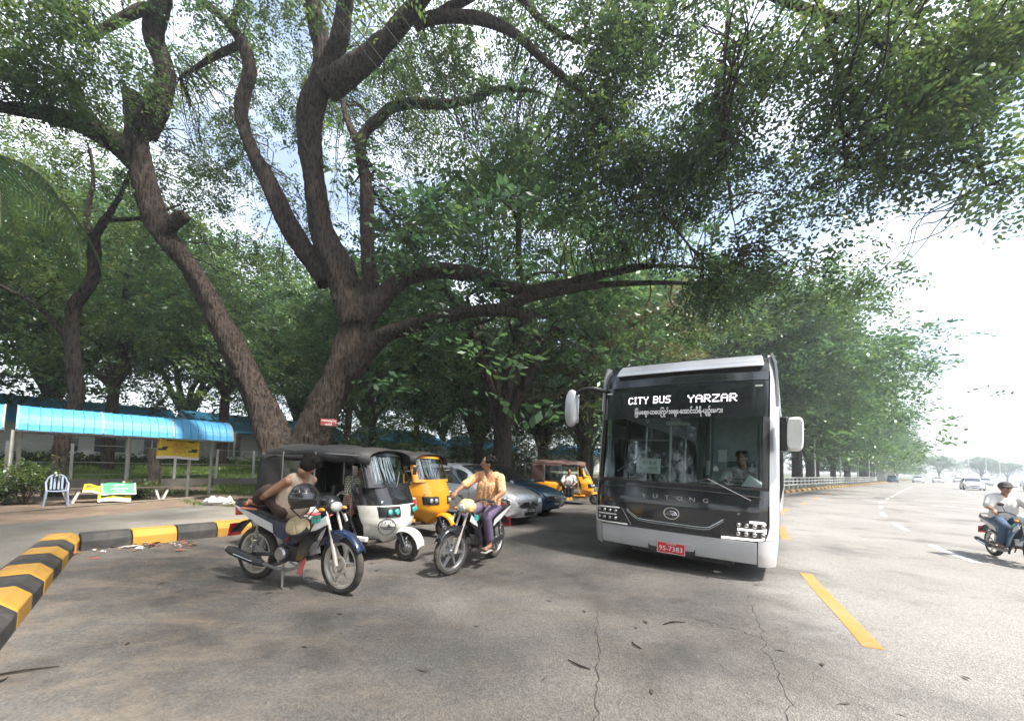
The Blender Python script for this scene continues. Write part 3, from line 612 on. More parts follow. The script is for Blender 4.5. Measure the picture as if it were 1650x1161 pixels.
def hand_tree(name, limbs, regs, label, leaf, per, sig, leafsize, length, pairs, seed, first, twig=.02, cat='tree', bark='bark', reach=3.2):
    r = np.random.default_rng(seed); samples = []
    base = np.array(limbs[first][0][:3]); t = empty(name, (base[0], base[1], 0), 0, label, cat); off = np.array([base[0], base[1], 0])
    fused = MB()
    for k, l in limbs.items():
        S = resample(l, 7); P, R = S[:, :3]-off, np.maximum(S[:, 3], .008); n = 16 if R[0] > .3 else 9
        # knobbly, uneven girth
        mb = MB(); A, N, B = frames(P); V = []; ph = r.uniform(0, 6, 4)
        for i, (p, a, b, q) in enumerate(zip(A, N, B, R)):
            for j in range(n):
                th = 2*math.pi*j/n; w = 1+.09*math.sin(2*th+ph[0]+i*.25)+.07*math.sin(3*th+ph[1]-i*.17)+.05*math.sin(5*th+i*.5+ph[2])+r.normal(0, .018)
                V.append(p+(a*math.cos(th)+b*math.sin(th))*q*w)
        F = [(i*n+j, i*n+(j+1) % n, (i+1)*n+(j+1) % n, (i+1)*n+j) for i in range(len(P)-1) for j in range(n)]+[tuple((len(P)-1)*n+j for j in range(n))]
        if R[0] > .16: fused.add(V, F+[tuple(range(n-1, -1, -1))])
        else: mb.add(V, F); mb.build('limb', MT[bark], t, smooth=80)
        samples.append(np.hstack([P, R[:, None]]))
    if fused.v:                                               # trunks and main limbs grow into one another
        fo = fused.build('trunk', MT[bark], t, smooth=0); md = fo.modifiers.new('fuse', 'REMESH'); md.mode = 'VOXEL'; md.voxel_size = .045; md.use_smooth_shade = True
        sm = fo.modifiers.new('smooth', 'SMOOTH'); sm.iterations = 6; sm.factor = .5
        for nm_, sz_, st_ in (('knots', .55, .10), ('fissures', .10, .045)):
            tx = bpy.data.textures.new(nm_, 'CLOUDS'); tx.noise_scale = sz_; tx.noise_depth = 3; dm = fo.modifiers.new(nm_, 'DISPLACE'); dm.texture = tx; dm.strength = st_; dm.mid_level = .5; dm.texture_coords = 'LOCAL'
    S = np.vstack(samples); C = []; TI = []
    for cx, cy, cz, rx, ry, rz, n, ti in regs:
        q = r.normal(0, 1, (n, 3)); q /= np.linalg.norm(q, axis=1)[:, None]; q *= r.uniform(.15, 1, (n, 1))**.45
        C.append(np.array([cx, cy, cz])-off+q*np.array([rx, ry, rz])); TI.append(np.full(n, ti))
    C = np.vstack(C); TI = np.concatenate(TI); tw = MB(); 
    ph = r.uniform(0, 6, 6); gap = np.sin(C[:, 0]*1.55+ph[0])*np.sin(C[:, 2]*1.7+ph[1])+.8*np.sin(C[:, 1]*1.25+C[:, 0]*.6+ph[2])*np.sin(C[:, 2]*1.1+ph[3])      # open gaps between leaf masses
    keep = (r.uniform(0, 1, len(C)) < np.where(C[:, 0]+off[0] > 0, .62, .80)) & (gap > -.38); C, TI = C[keep], TI[keep]
    for c in C:
        d = np.linalg.norm(S[:, :3]-c, axis=1); k = int(np.argmin(d+r.uniform(0, .6, len(d))))
        if d[k] < reach:
            bp = branch_path(r, S[k, :3], c, .08, 4, .07); tw.tube(bp, np.linspace(min(twig, S[k, 3]), .005, len(bp)), 4, caps=False)
    tw.build('twigs', MT[bark], t, smooth=80)['kind'] = 'stuff'
    pos, d, tn = clumps(r, C, per, sig, .4, .19); idx_t = np.repeat(TI, 1)
    # clump tints follow their region
    near = np.array([TI[i] for i in np.argmin(((pos[:, None, :]-C[None, ::1, :])**2).sum(2), axis=1)]) if len(pos)*len(C) < 6e7 else np.full(len(pos), .4)
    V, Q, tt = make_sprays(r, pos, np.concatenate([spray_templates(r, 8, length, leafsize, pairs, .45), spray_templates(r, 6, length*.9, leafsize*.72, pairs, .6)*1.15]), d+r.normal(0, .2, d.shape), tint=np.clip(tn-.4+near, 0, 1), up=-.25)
    link_mesh('crown', np_mesh('crown', V, Q, tt), MT[leaf], t); return t
main_tree = hand_tree('rain_tree', MAIN_LIMBS, MAIN_CLUMPS, 'huge double-trunked rain tree leaning over the parked rickshaws and the bus', 'leaf', 14, .30, .115, .44, 5, 5, 'A', reach=4.)
slim_tree = hand_tree('slim_tree', SLIM_LIMBS, SLIM_CLUMPS, 'slim crooked tree rising behind the plastic chair and blue shelter roof', 'leaf', 8, .36, .12, .42, 5, 6, 'S', .015)
# ------------------------------------------------------------------ rows of trees behind
ROW = [(2, 14.6, 3.9, 1.05, 'rain tree with thick trunk standing behind the two parked cars', .3),
       (0, 24.5, 4.3, 1.05, 'rain tree with sparse brownish twigs rising directly behind the bus roof', 1.7)]
for i, t_, n_, s_, lb, rz in ROW:
    p = kt(t_, n_); plant(i, p[0], p[1], lb, .05, s_, rz, 'leaf_dry' if 'brownish' in lb else 'leaf_far')
ORD = ['first', 'second', 'third', 'fourth', 'fifth', 'sixth', 'seventh', 'eighth', 'ninth', 'tenth', 'eleventh', 'twelfth', 'thirteenth', 'fourteenth', 'fifteenth', 'sixteenth']
k = 0
for t_, n_, i, s_, z in ((-12, 21, 4, 1., .3), (-4.5, 24, 4, 1.05, .6), (2.6, 22, 4, .95, .4), (8.5, 24.5, 4, 1.1, .6), (13, 13, 4, .85, .1), (17, 23, 4, 1.1, .5), (21.5, 12, 1, .95, .1), (25, 24, 4, 1.1, .5), (31, 12.5, 2, .9, .1), (34, 24, 4, 1.1, .5), (40, 12, 1, 1, .1)):
    p = kt(t_, n_); plant(i, p[0], p[1], 'tree on the lawn behind the fence, %s counted from the shelter end' % ORD[k], z, s_, group='trees on the lawn behind the fence', name='slim_tree' if i == 3 else 'rain_tree'); k += 1
k = 0
for t_, n_, i, s_ in ((-18, 38, 2, 1.3), (-8, 41, 0, 1.4), (1, 38, 2, 1.35), (10, 41, 1, 1.5), (20, 39, 0, 1.4), (30, 41, 2, 1.35), (41, 38, 1, 1.5), (52, 41, 2, 1.3), (46, 22, 0, 1.1), (56, 22, 2, 1.1)):
    p = kt(t_, n_); plant(i, p[0], p[1], 'tree in the far row beyond the white houses, %s from the shelter end' % ORD[k], 1.3, s_, group='far row of trees beyond the houses'); k += 1
for x, y, i, s_, lb in ((-8, -8, 2, 1.0, 'rain tree on the verge before the near kerb, out of the picture'), (-16, -2, 0, 1.0, 'rain tree beside the near end of the shelter, out of the picture'), (-10, -20, 0, 1.1, 'rain tree further down the verge, out of the picture'), (2, -24, 2, 1.1, 'rain tree at the roadside far behind the viewer, out of the picture')):
    plant(i, x, y, lb, .05, s_, group='trees along the verge behind the viewer')
# avenue along the far kerb
k = 0
_KF = np.stack([np.interp(np.linspace(0, 1, 3000), np.linspace(0, 1, len(KERB_FAR)), KERB_FAR[:, j]) for j in (0, 1)], 1)
s = 4.5
while s < 170 and k < 16:
    p = dist_samples(_KF, s, s+.5, 2); d = (p[1]-p[0]); d /= np.linalg.norm(d); q = p[0]+np.array([-d[1], d[0]])*RND.uniform(4.6, 6.2)
    plant((2, 0, 1, 2, 0)[k % 5], q[0], q[1], 'rain tree lining the far road beyond the white railing, %s along from the bus' % ORD[k], 0., RND.uniform(1.0, 1.15)*(1.32 if k < 3 else 1.10 if k < 6 else .98), group='avenue trees along the far kerb'); k += 1
    s += RND.uniform(8, 10) if s < 60 else RND.uniform(11, 14)
# ================================================================== city bus
MT['bus_silver'] = pm('bus_silver', (.53, .54, .57), .34, metal=.25, var=.05, scale=3, coat=.4, dirt=.12, dirt_col=(.3, .28, .26))
MT['bus_gloss'] = pm('bus_gloss', (.012, .014, .018), .09, var=.12, scale=2.5, coat=.8, dirt=.07, dirt_col=(.2, .2, .2))
MT['bus_glass'] = glass_mat('bus_glass', (.86, .92, .92), .035)
MT['bus_side_glass'] = glass_mat('bus_side_glass', (.70, .76, .76), .06)
MT['bus_green'] = pm('bus_green', (.06, .42, .26), .4, var=.08, coat=.3)
MT['led'] = emit_mat('led', (1, .93, .97), 1.3)
MT['drl'] = emit_mat('drl', (1, .97, .9), 1.6)
MT['interior'] = pm('interior', (.38, .42, .42), .7, var=.12)
MT['interior_dark'] = pm('interior_dark', (.045, .05, .055), .6, var=.2)
MT['seat_fabric'] = pm('seat_fabric', (.05, .09, .12), .85, var=.2, scale=40)
MT['curtain'] = pm('curtain', (.32, .37, .34), .9, var=.15, scale=14, stretch=(3, 3, .1), bump=.6)
MT['paper'] = pm('paper', (.78, .82, .80), .85, var=.03)
MT['ink'] = pm('ink', (.05, .06, .07), .7, var=.1)
MT['ink_green'] = pm('ink_green', (.05, .2, .14), .7, var=.1)
MT['white_print'] = pm('white_print', (.8, .8, .8), .5, var=.05)
BUS = empty('city_bus', (2.39, 5.96, 0), label='silver and black electric city bus facing the camera', cat='bus', rot=(0, rad(1.3), rad(-34.7)))
_bz = np.array([(.24, .06), (.30, .03), (.40, 0), (.62, -.02), (1.0, -.02), (1.27, .02), (2.0, .08), (2.78, .16), (2.95, .20), (3.12, .27), (3.22, .38), (3.27, .6)])
def bus_hw(z): return float(np.interp(z, [.24, .6, 1.3, 2.5, 2.95, 3.15, 3.25], [1.29, 1.315, 1.315, 1.295, 1.275, 1.25, 1.18]))
def bus_fy(x, z):
    a = abs(x); y = float(np.interp(z, _bz[:, 0], _bz[:, 1]))+.09*(x/1.3)**2
    if a > 1.05: y += .24*((a-1.05)/.265)**2.6
    return y
def bpatch(x0, x1, z0, z1, off, nu=10, nv=6, thick=.02, mb=None):
    mb = mb or MB()
    fn = lambda u, v: (lambda z: (lambda x: (x, bus_fy(x, z)-off, z))(x0(z)*(1-u)+x1(z)*u))(z0+(z1-z0)*v)
    return mb.grid(fn, nu, nv, (0, thick, 0))
cf = lambda c: (lambda z: c)
hwl, hwr = (lambda z: -bus_hw(z)), (lambda z: bus_hw(z))
# bumper in three pieces
for a, b, nm in ((-1.3, -1.115, 0), (-1.105, 1.075, 1), (1.085, 1.3, 2)):
    fa = hwl if nm == 0 else cf(a); fb = hwr if nm == 2 else cf(b)
    zt = 1.27 if nm != 1 else .575
    if nm == 1: bpatch(fa, fb, .27, .575, 0, 24, 6, .03).build('bumper', MT['bus_silver'], BUS, bevel=.01)
    else: bpatch(fa, fb, .24, .60, 0, 8, 8, .03).build('bumper_corner', MT['bus_silver'], BUS, bevel=.01)
# side pillars of the front, from bumper to roof
for s in (-1, 1):
    inner = (lambda z: -float(np.interp(z, [.6, .75, 1.3, 2.9, 3.2], [1.21, 1.245, 1.235, 1.215, 1.17]))) if s < 0 else (lambda z: float(np.interp(z, [.6, .75, 1.3, 2.9, 3.2], [1.17, 1.215, 1.205, 1.19, 1.15])))
    bpatch(hwl if s < 0 else inner, inner if s < 0 else hwr, .605, 3.2, 0.004, 7, 30, .03).build('front_pillar', MT['bus_silver'], BUS)
# gloss black lower mask
low = bpatch(lambda z: -float(np.interp(z, [.57, .68, 1.3], [1.12, 1.215, 1.235])), lambda z: float(np.interp(z, [.57, .68, 1.3], [1.08, 1.18, 1.205])), .58, 1.265, .006, 30, 10, .02)
low.build('front_mask', MT['bus_gloss'], BUS)
bpatch(cf(-1.20), cf(1.18), 1.272, 1.30, .004, 24, 1, .02).build('windscreen_trim', MT['black_plastic'], BUS)
# raised ridge under the windscreen
P = [(x, bus_fy(x, 1.19-.03*(x/1.2)**2)-.004, 1.215-.05*(x/1.2)**2) for x in np.linspace(-1.15, 1.12, 24)]
MB().tube(P, .007, 6).build('mask_seam', MT['dark_metal'], BUS)
ws = bpatch(cf(-1.205), cf(1.18), 1.30, 2.275, .006, 24, 8, .006); ws.build('windscreen', MT['bus_glass'], BUS)
# black border on the glass
for x0, x1 in ((-1.215, -1.14), (1.12, 1.19)):
    bpatch(cf(x0), cf(x1), 1.30, 2.28, .010, 3, 10, .002).build('windscreen_border', MT['black_plastic'], BUS)
sg = bpatch(cf(-1.2), cf(1.175), 2.28, 2.80, .008, 24, 6, .02); sg.build('sign_glass', MT['bus_gloss'], BUS)
bpatch(cf(-1.2), cf(1.175), 2.81, 2.93, .012, 24, 3, .02).build('brow', MT['bus_gloss'], BUS)
bpatch(cf(-1.19), cf(1.18), 2.935, 3.22, -.004, 24, 5, .03).build('roof_edge', MT['bus_gloss'], BUS)
# silver visor on the roof edge
def visor(u, v):
    x = (-1.02+2.12*u)*(1-.035*v)+.02; z = 3.0+.2*v; y = float(np.interp(z, _bz[:, 0], _bz[:, 1]))+.06*(x/1.3)**2-.07+.06*v
    return (x, y, z)
MB().grid(visor, 24, 5, (0, .10, .02)).build('roof_visor', MT['bus_silver'], BUS, bevel=.018)
vz = [visor(u, .5) for u in np.linspace(.03, .97, 20)]; MB().tube([(a, b-.004, c-.02) for a, b, c in vz], .012, 6, flat=.5).build('visor_crease', MT['steel'], BUS)
for x in (-1.1, 1.06):
    MB().box((x, bus_fy(x, 2.72)-.018, 2.72), (.09, .01, .022)).build('marker_lamp', MT['white_plastic'], BUS, bevel=.004)
# shell: sides, roof, rear, floor
LEN = 10.5
def side(s, z0, z1, y0, y1, mat, nm, off=0., th=.03, ny=12, nz=5):
    fn = lambda u, v: (s*(bus_hw(z0+(z1-z0)*v)+off), y0+(y1-y0)*u, z0+(z1-z0)*v)
    return MB().grid(fn, ny, nz, (-s*th, 0, 0)).build(nm, MT[mat], BUS)
for s in (-1, 1):
    yf = .34
    side(s, .26, 1.02, yf, 1.55, 'bus_silver', 'side_panel'); side(s, .26, 1.02, 2.75, 7.1, 'bus_silver', 'side_panel'); side(s, .26, 1.02, 8.3, LEN, 'bus_silver', 'side_panel'); side(s, .86, 1.02, 1.55, 2.75, 'bus_silver', 'side_panel'); side(s, .86, 1.02, 7.1, 8.3, 'bus_silver', 'side_panel')
    side(s, 2.45, 3.2, yf, LEN, 'bus_silver', 'cant_rail')
    for y in np.linspace(.5, LEN, 8)[:-1]:
        side(s, 1.025, 2.445, float(y)+.02, float(y)+1.38, 'bus_side_glass', 'side_window', -.012, .006, 2, 4); side(s, 1.02, 2.45, float(y)-.05, float(y)+.02, 'black_plastic', 'window_post', 0, .03, 1, 4)
    # tyres
    for y in (2.15, 7.7):
        w = MB().lathe([(.28, -.13), (.44, -.13), (.475, -.09), (.48, 0), (.475, .09), (.44, .13), (.28, .13)], 32, 'x', (s*1.12, y, .48)).build('tyre', MT['rubber'], BUS)
        MB().lathe([(.0, .02), (.1, .03), (.14, .0), (.22, .02), (.28, .11), (.28, -.11)], 24, 'x', (s*1.12, y, .48)).build('rim', MT['steel'], w)
side(1, .62, 1.14, .345, .46, 'bus_green', 'green_stripe', .004, .004, 3, 4)
side(1, .30, .75, .40, .62, 'bus_green', 'green_stripe', .006, .004, 3, 4)
roof = MB().grid(lambda u, v: ((-1+2*u)*1.19, .62+(LEN-.62)*v, 3.2+.06*(1-(2*u-1)**4)), 12, 14, (0, 0, -.05)); roof.build('roof', MT['bus_silver'], BUS)
MB().box((0, LEN-.02, 1.65), (2.5, .06, 2.8)).build('rear_wall', MT['bus_silver'], BUS, bevel=.03)
MB().box((0, 5.4, .36), (2.5, 9.9, .06)).build('floor', MT['interior_dark'], BUS)
MB().box((0, 4.9, 2.9), (2.3, 9.0, .02)).build('inner_ceiling', MT['interior'], BUS)
MB().box((0, 4.4, .22), (1.5, 7.8, .2)).build('chassis', MT['dark_metal'], BUS)
# letters, badge, chrome line, plate
fr = (rad(90), 0, 0)
for i, ch in enumerate('YUTONG'):
    x = -.42+.174*i; text('lettering', ch, .085, MT['chrome'], BUS, (x, bus_fy(x, 1.075)-.012, 1.075), fr, extrude=.004, sx=1.35)
lg = MB().lathe([(.088, -.006), (.1, -.006), (.1, .006), (.088, .006)], 32, 'y', closed=True)
lg.v = [(x*1.12, y+bus_fy(0, .85)-.02, z*.88+.85) for x, y, z in lg.v]; badge = lg.build('badge_ring', MT['chrome'], BUS)
for rr, w in ((.068, .014), (.045, .012), (.022, .016)):
    arc = [(math.cos(a)*rr*1.15, bus_fy(0, .82)-.022, .815+math.sin(a)*rr) for a in np.linspace(rad(8), rad(172), 14)]
    MB().tube(arc, w/2, 6, flat=.6).build('badge_arc', MT['chrome'], badge)
for dz in (0, -.028):
    cl = smooth_path([(-.68, .845+dz), (-.56, .76+dz), (-.44, .712+dz), (0, .702+dz), (.44, .70+dz), (.55, .745+dz), (.68, .84+dz)], 5)
    MB().tube([(x, bus_fy(x, z)-.012, z) for x, z in cl], .0065, 6).build('chrome_line', MT['chrome'] if dz == 0 else MT['steel'], BUS)
pb = bpatch(cf(-.32), cf(.31), .285, .425, .008, 10, 2, .01); pb.build('plate_recess', MT['bus_silver'], BUS, bevel=.004)
MB().grid(lambda u, v: (-.335+.66*u, bus_fy(0, .35)+.004, .275+.16*v), 8, 1, (0, .004, 0)).build('recess_seam', MT['dark_metal'], BUS)
pl = MB().box((0, bus_fy(0, .34)-.03, .335), (.40, .012, .16)).build('number_plate', MT['red_plate'], BUS, bevel=.004)
py_ = bus_fy(0, .34)-.038
text('plate_text', '9S-7383', .098, MT['white_print'], pl, (0, py_, .325), fr, sx=1.05); text('plate_text', 'YANGON', .032, MT['white_print'], pl, (0, py_, .393), fr); text('plate_text', '\u1021\u1019\u103e\u1010\u103a', .02, MT['white_print'], pl, (0, py_, .268), fr)
for a in ((-.193, .335, .005, .15), (.193, .335, .005, .15), (0, .41, .39, .004), (0, .26, .39, .004)):
    MB().box((a[0], py_+.002, a[1]), (a[2], .004, a[3])).build('plate_border', MT['white_print'], pl)
# headlamps: dark pods, LED cells and day running strip (lit on the driver's side)
for s in (-1, 1):
    xo = 1.165 if s > 0 else 1.21; xi = .64 if s > 0 else .66
    pod = bpatch(cf(s*xi if s > 0 else -xo), cf(xo if s > 0 else -xi), .60, .845, .010, 12, 5, .008).build('headlamp', MT['black_plastic'], BUS)
    for zc in (.79, .675):
        for j in range(4):
            x = s*(.86+.095*j); y = bus_fy(x, zc)-.02
            MB().box((x, y, zc), (.075, .02, .06)).build('lamp_cell', MT['dark_metal'], pod, bevel=.01)
            MB().lathe([(0, -.012), (.018, -.01), (.026, 0)], 14, 'y', (x, y-.012, zc)).build('lamp_lens', MT['steel'], pod)
    st = smooth_path([(.99, .838), (1.12, .842), (1.165, .82), (1.168, .70), (1.15, .635), (1.10, .612), (.9, .606), (.66, .60)], 5) if s > 0 else smooth_path([(-.80, .845), (-1.18, .83), (-1.215, .78), (-1.21, .64), (-1.14, .605), (-.66, .60)], 5)
    MB().tube([(x, bus_fy(x, z)-.022, z) for x, z in st], .0125, 8).build('day_running_strip', MT['drl'] if s > 0 else MT['white_plastic'], pod)
    mid = [(s*(.85+.31*q), bus_fy(s*(.85+.31*q), .735)-.022, .733) for q in np.linspace(0, 1, 6)]
    MB().tube(mid, .012, 8).build('day_running_strip', MT['drl'] if s > 0 else MT['white_plastic'], pod)
    cut = [(s*.60, .60), (s*.76, .845)] if s < 0 else None
    if cut: MB().tube([(x, bus_fy(x, z)-.012, z) for x, z in cut], .006, 6).build('pod_edge', MT['steel'], pod)
MB().lathe([(0, -.012), (.014, -.008), (.018, 0)], 14, 'y', (.86, bus_fy(.86, .93), .935)).build('wash_nozzle', MT['steel'], BUS)
# LED destination display
FONT = {'C': '01110 10001 10000 10000 10000 10001 01110', 'I': '111 010 010 010 010 010 111', 'T': '11111 00100 00100 00100 00100 00100 00100', 'Y': '10001 10001 01010 00100 00100 00100 00100', 'B': '11110 10001 10001 11110 10001 10001 11110', 'U': '10001 10001 10001 10001 10001 10001 01110', 'S': '01111 10000 10000 01110 00001 00001 11110', 'A': '01110 10001 10001 11111 10001 10001 10001', 'R': '11110 10001 10001 11110 10100 10010 10001', 'Z': '11111 00001 00010 00100 01000 10000 11111', ' ': '000 000 000 000 000 000 000'}
def led_word(word, x0, x1, z0, z1):
    cols = []
    for ch in word:
        rows = FONT[ch].split(); w = len(rows[0])
        for c in range(w): cols.append([int(rows[r_][c]) for r_ in range(7)])
        cols.append([0]*7)
    dx = (x1-x0)/len(cols); dz = (z1-z0)/7; mb = MB()
    for i, c in enumerate(cols):
        for j, on in enumerate(c):
            if on:
                x = x0+dx*(i+.5); z = z1-dz*(j+.5); y = bus_fy(x, z)-.014; hgt = .86 if j in (0, 3, 6, 2, 5) else .45
                mb.add([(x-dx*.47, y, z-dz*hgt/2), (x+dx*.47, y, z-dz*hgt/2), (x+dx*.47, y, z+dz*hgt/2), (x-dx*.47, y, z+dz*hgt/2)], [(0, 1, 2, 3)])
    return mb
for wd, xa, xb, za, zb_ in (('CITY BUS', -.76, -.08, 2.52, 2.635), ('YARZAR', .15, .82, 2.51, 2.625)):
    tot = sum(len(FONT[c].split()[0])+1 for c in wd); cx_ = xa
    for c in wd:
        wid = (len(FONT[c].split()[0])+1)/tot*(xb-xa)
        if c != ' ': led_word(c, cx_, cx_+wid, za, zb_).build('led_letter', MT['led'], BUS, smooth=0)['kind'] = 'stuff'
        cx_ += wid
bl = text('route_lettering', '\u103c\u1019\u102d\u102f\u1037\u1019\u1031\u1008\u1038-\u101e\u1031\u1015\u103c\u1000\u102f\u1014\u103a\u1038\u1031\u1008\u1038-\u1031\u1021\u102c\u1004\u103a\u101e\u102e\u101b\u102d-\u1015\u103b\u1025\u103a\u1038\u1019\u1014\u102c\u1038', .1, MT['white_print'], BUS, (0, bus_fy(0, 2.37)-.03, 2.375), fr, bold=.004)
bl['kind'] = 'stuff'; _w = max(v.co.x for v in bl.data.vertices)-min(v.co.x for v in bl.data.vertices); bl.scale = (1.26/max(_w, .1), 1, 1)
# wipers
for (x0, z0, x1, z1, xb, zb) in ((.47, 1.385, 1.0, 1.125, .2, 1.30), (-.66, 1.33, -1.13, 1.31, -.4, 1.28)):
    MB().tube([(xb, bus_fy(xb, zb)-.03, zb), (x0, bus_fy(x0, z0)-.05, z0)], .010, 6).tube([(x0, bus_fy(x0, z0)-.045, z0), (x1, bus_fy(x1, z1)-.035, z1)], .009, 6).build('wiper', MT['black_plastic'], BUS)
MB().tube([(.47, bus_fy(.47, 1.385)-.052, 1.39), (1.0, bus_fy(1, 1.125)-.045, 1.13)], .005, 6).build('wiper_blade', MT['steel'], BUS)
# mirrors
mL = MB().loft([[(-1.76+.115*math.cos(a)*(1 if k in (1, 2) else .8)+(-.05 if k < 2 else .02)*0, .02+.05*k, 2.49+.33*np.sign(math.sin(a))*abs(math.sin(a))**.55*(1 if k in (1, 2) else .85)) for a in np.linspace(0, 2*math.pi, 20, endpoint=False)] for k in range(4)]).build('mirror_housing', MT['bus_silver'], BUS, smooth=60)
MB().tube(smooth_path([(-1.18, .35, 2.78), (-1.35, .12, 2.82), (-1.55, .06, 2.80), (-1.66, .08, 2.74)], 5), .035, 8).build('mirror_arm', MT['black_plastic'], mL)
MB().box((-1.755, .20, 2.49), (.17, .02, .52)).build('mirror_glass', MT['chrome'], mL, bevel=.03)
mR = MB().loft([[(1.475+.095*np.sign(math.cos(a))*abs(math.cos(a))**.5*q, .08+.055*k, 2.04+.225*np.sign(math.sin(a))*abs(math.sin(a))**.4*q) for a in np.linspace(0, 2*math.pi, 20, endpoint=False)] for k, q in ((0, .86), (1, 1), (3, 1), (4, .92))]).build('mirror_housing', MT['white_plastic'], BUS, smooth=50)
MB().box((1.355, .19, 2.04), (.09, .2, .46)).build('mirror_arm', MT['black_plastic'], mR, bevel=.02)
# interior: dashboard, wheel, seats, poles, driver's screen
dsh = MB().loft([[(x, .20+.06*(x/1.2)**2, 1.0), (x, .16+.06*(x/1.2)**2, 1.24), (x, .26, 1.285), (x, .62, 1.30+(.05 if x > .25 else 0)), (x, .75, 1.2+(.05 if x > .25 else 0)), (x, .78, .9)] for x in np.linspace(-1.15, 1.15, 14)])
dsh.build('dashboard', MT['interior_dark'], BUS, smooth=30, bevel=.02)
sw = MB().lathe([(.2, -.013), (.213, 0), (.2, .013), (.187, 0)], 28, 'z', closed=True).tube([(-.2, 0, 0), (.2, 0, 0)], .014, 6).tube([(0, 0, 0), (0, -.2, 0)], .014, 6).build('steering_wheel', MT['black_plastic'], BUS, loc=(.74, .86, 1.30), rot=(rad(28), 0, 0))
def bus_seat(x, y, z=.42):
    MB().box((x, y, z+.42), (.44, .44, .1)).box((x, y, z+.2), (.1, .1, .4)).build('seat', MT['seat_fabric'], BUS, bevel=.03)
    MB().box((x, y+.24, z+.8), (.44, .09, .72), rx=-.12).build('seat_back', MT['seat_fabric'], BUS, bevel=.035)
bus_seat(.74, 1.42, .52)
for y in (3.2, 4.1, 5.0, 5.9):
    for x in (-.98, -.55, .55, .98): bus_seat(x, y)
for x, y in ((-.19, .62), (-.72, 1.1), (.22, 1.9), (-.35, 2.6), (.35, 3.4), (-.35, 4.4)):
    MB().tube([(x, y, .4), (x, y, 2.88)], .017, 8).build('grab_pole', MT['steel'] if y > .7 else MT['white_plastic'], BUS)
for pth in (((-1.05, .55, 1.42), (-.66, .62, 1.70)), ((-.95, .7, 1.25), (-.72, .75, 1.4)), ((-.9, 1.1, 2.0), (-.25, 1.1, 2.0))):
    MB().tube(pth, .014, 8).build('grab_rail', MT['steel'], BUS)
MB().box((.74, 1.98, 1.5), (.95, .03, 2.1)).build('driver_partition', MT['interior'], BUS)
for x in np.linspace(-.1, .6, 5): MB().grid(lambda u, v: (x+.13*u, 2.35+.03*math.sin(u*14), 1.0+1.75*v), 10, 1, (0, .01, 0)).build('curtain', MT['curtain'], BUS)
MB().grid(lambda u, v: (1.03+.12*u, .62+.03*math.sin(u*14), 1.36+.86*v), 10, 1, (0, .01, 0)).build('curtain', MT['curtain'], BUS)
MB().box((-.1, .42, 2.235), (.22, .12, .08)).build('overhead_box', MT['white_plastic'], BUS, bevel=.015)
MB().ball((.06, .45, 2.22), (.08, .06, .035)).build('dome_lamp', MT['white_plastic'], BUS)
MB().ball((-.48, .3, 2.25), .03).build('camera_dome', MT['white_plastic'], BUS)
MB().box((.22, 1.7, 1.55), (.06, .05, .26)).build('card_reader', MT['white_plastic'], BUS, bevel=.01)
MB().box((.42, 1.95, 1.78), (.14, .02, .22)).build('notice_board', MT['paper'], BUS)
# papers behind the windscreen
def on_glass(x, z, off=-.03): return (x, bus_fy(x, z)-off, z)
pp = empty('paper_notice', BUS.matrix_basis @ Vector((-.39, bus_fy(-.39, 1.53)+.03, 1.42)), label='white test drive notice taped inside the bus windscreen', cat='notice', rot=(rad(-4), rad(1.3), rad(-34.7)))
MB().box((0, 0, .115), (.37, .003, .235)).build('sheet', MT['paper'], pp)
text('notice_text', 'EV BUS', .065, MT['ink_green'], pp, (.02, -.004, .16), fr); text('notice_text', 'TEST DRIVE', .055, MT['ink_green'], pp, (0, -.004, .075), fr)
for nm, V, lb in (('paper_sheet', [(.86, .30, 1.305), (1.17, .36, 1.305), (1.12, .42, 1.36), (.95, .40, 1.47)], 'folded pale sheet propped on the bus dashboard before the driver'), ('paper_slip', [(.33, .19, 1.31), (.56, .20, 1.31), (.56, .25, 1.335), (.33, .24, 1.335)], 'narrow white slip lying on the bus dashboard')):
    V = [BUS.matrix_basis @ Vector(v) for v in V]; c = sum(V, Vector())/4
    tag(MB().add([v-c for v in V], [(0, 1, 2, 3)]).build(nm, MT['paper'], smooth=0, solid=.003, loc=c), lb, 'paper')
# ================================================================== three-wheeled rickshaws
MT['rick_white'] = pm('rick_white', (.70, .69, .65), .35, var=.05, coat=.3, dirt=.35, dirt_col=(.33, .28, .22))
MT['rick_yellow'] = pm('rick_yellow', (.72, .30, .012), .32, var=.06, coat=.35, dirt=.2, dirt_col=(.3, .2, .1))
MT['canvas_black'] = pm('canvas_black', (.018, .019, .021), .62, var=.3, scale=6, bump=.35, bscale=14, dirt=.15)
MT['canvas_brown'] = pm('canvas_brown', (.085, .042, .036), .7, var=.3, scale=6, bump=.35, bscale=14, dirt=.2)
MT['clear_film'] = glass_mat('clear_film', (.5, .52, .5), .09, .12)
MT['screen_glass'] = glass_mat('screen_glass', (.62, .68, .7), .13)
MT['teal_lens'] = pm('teal_lens', (.05, .42, .38), .15, var=.5, scale=26, coat=1)
MT['lamp_glass'] = pm('lamp_glass', (.62, .63, .64), .1, metal=.5, var=.4, scale=30, coat=1)
MT['red_seat'] = pm('red_seat', (.38, .075, .075), .5, var=.15)
MT['tassel'] = pm('tassel', (.62, .64, .68), .6, var=.2, scale=40, stretch=(1, 1, .1))
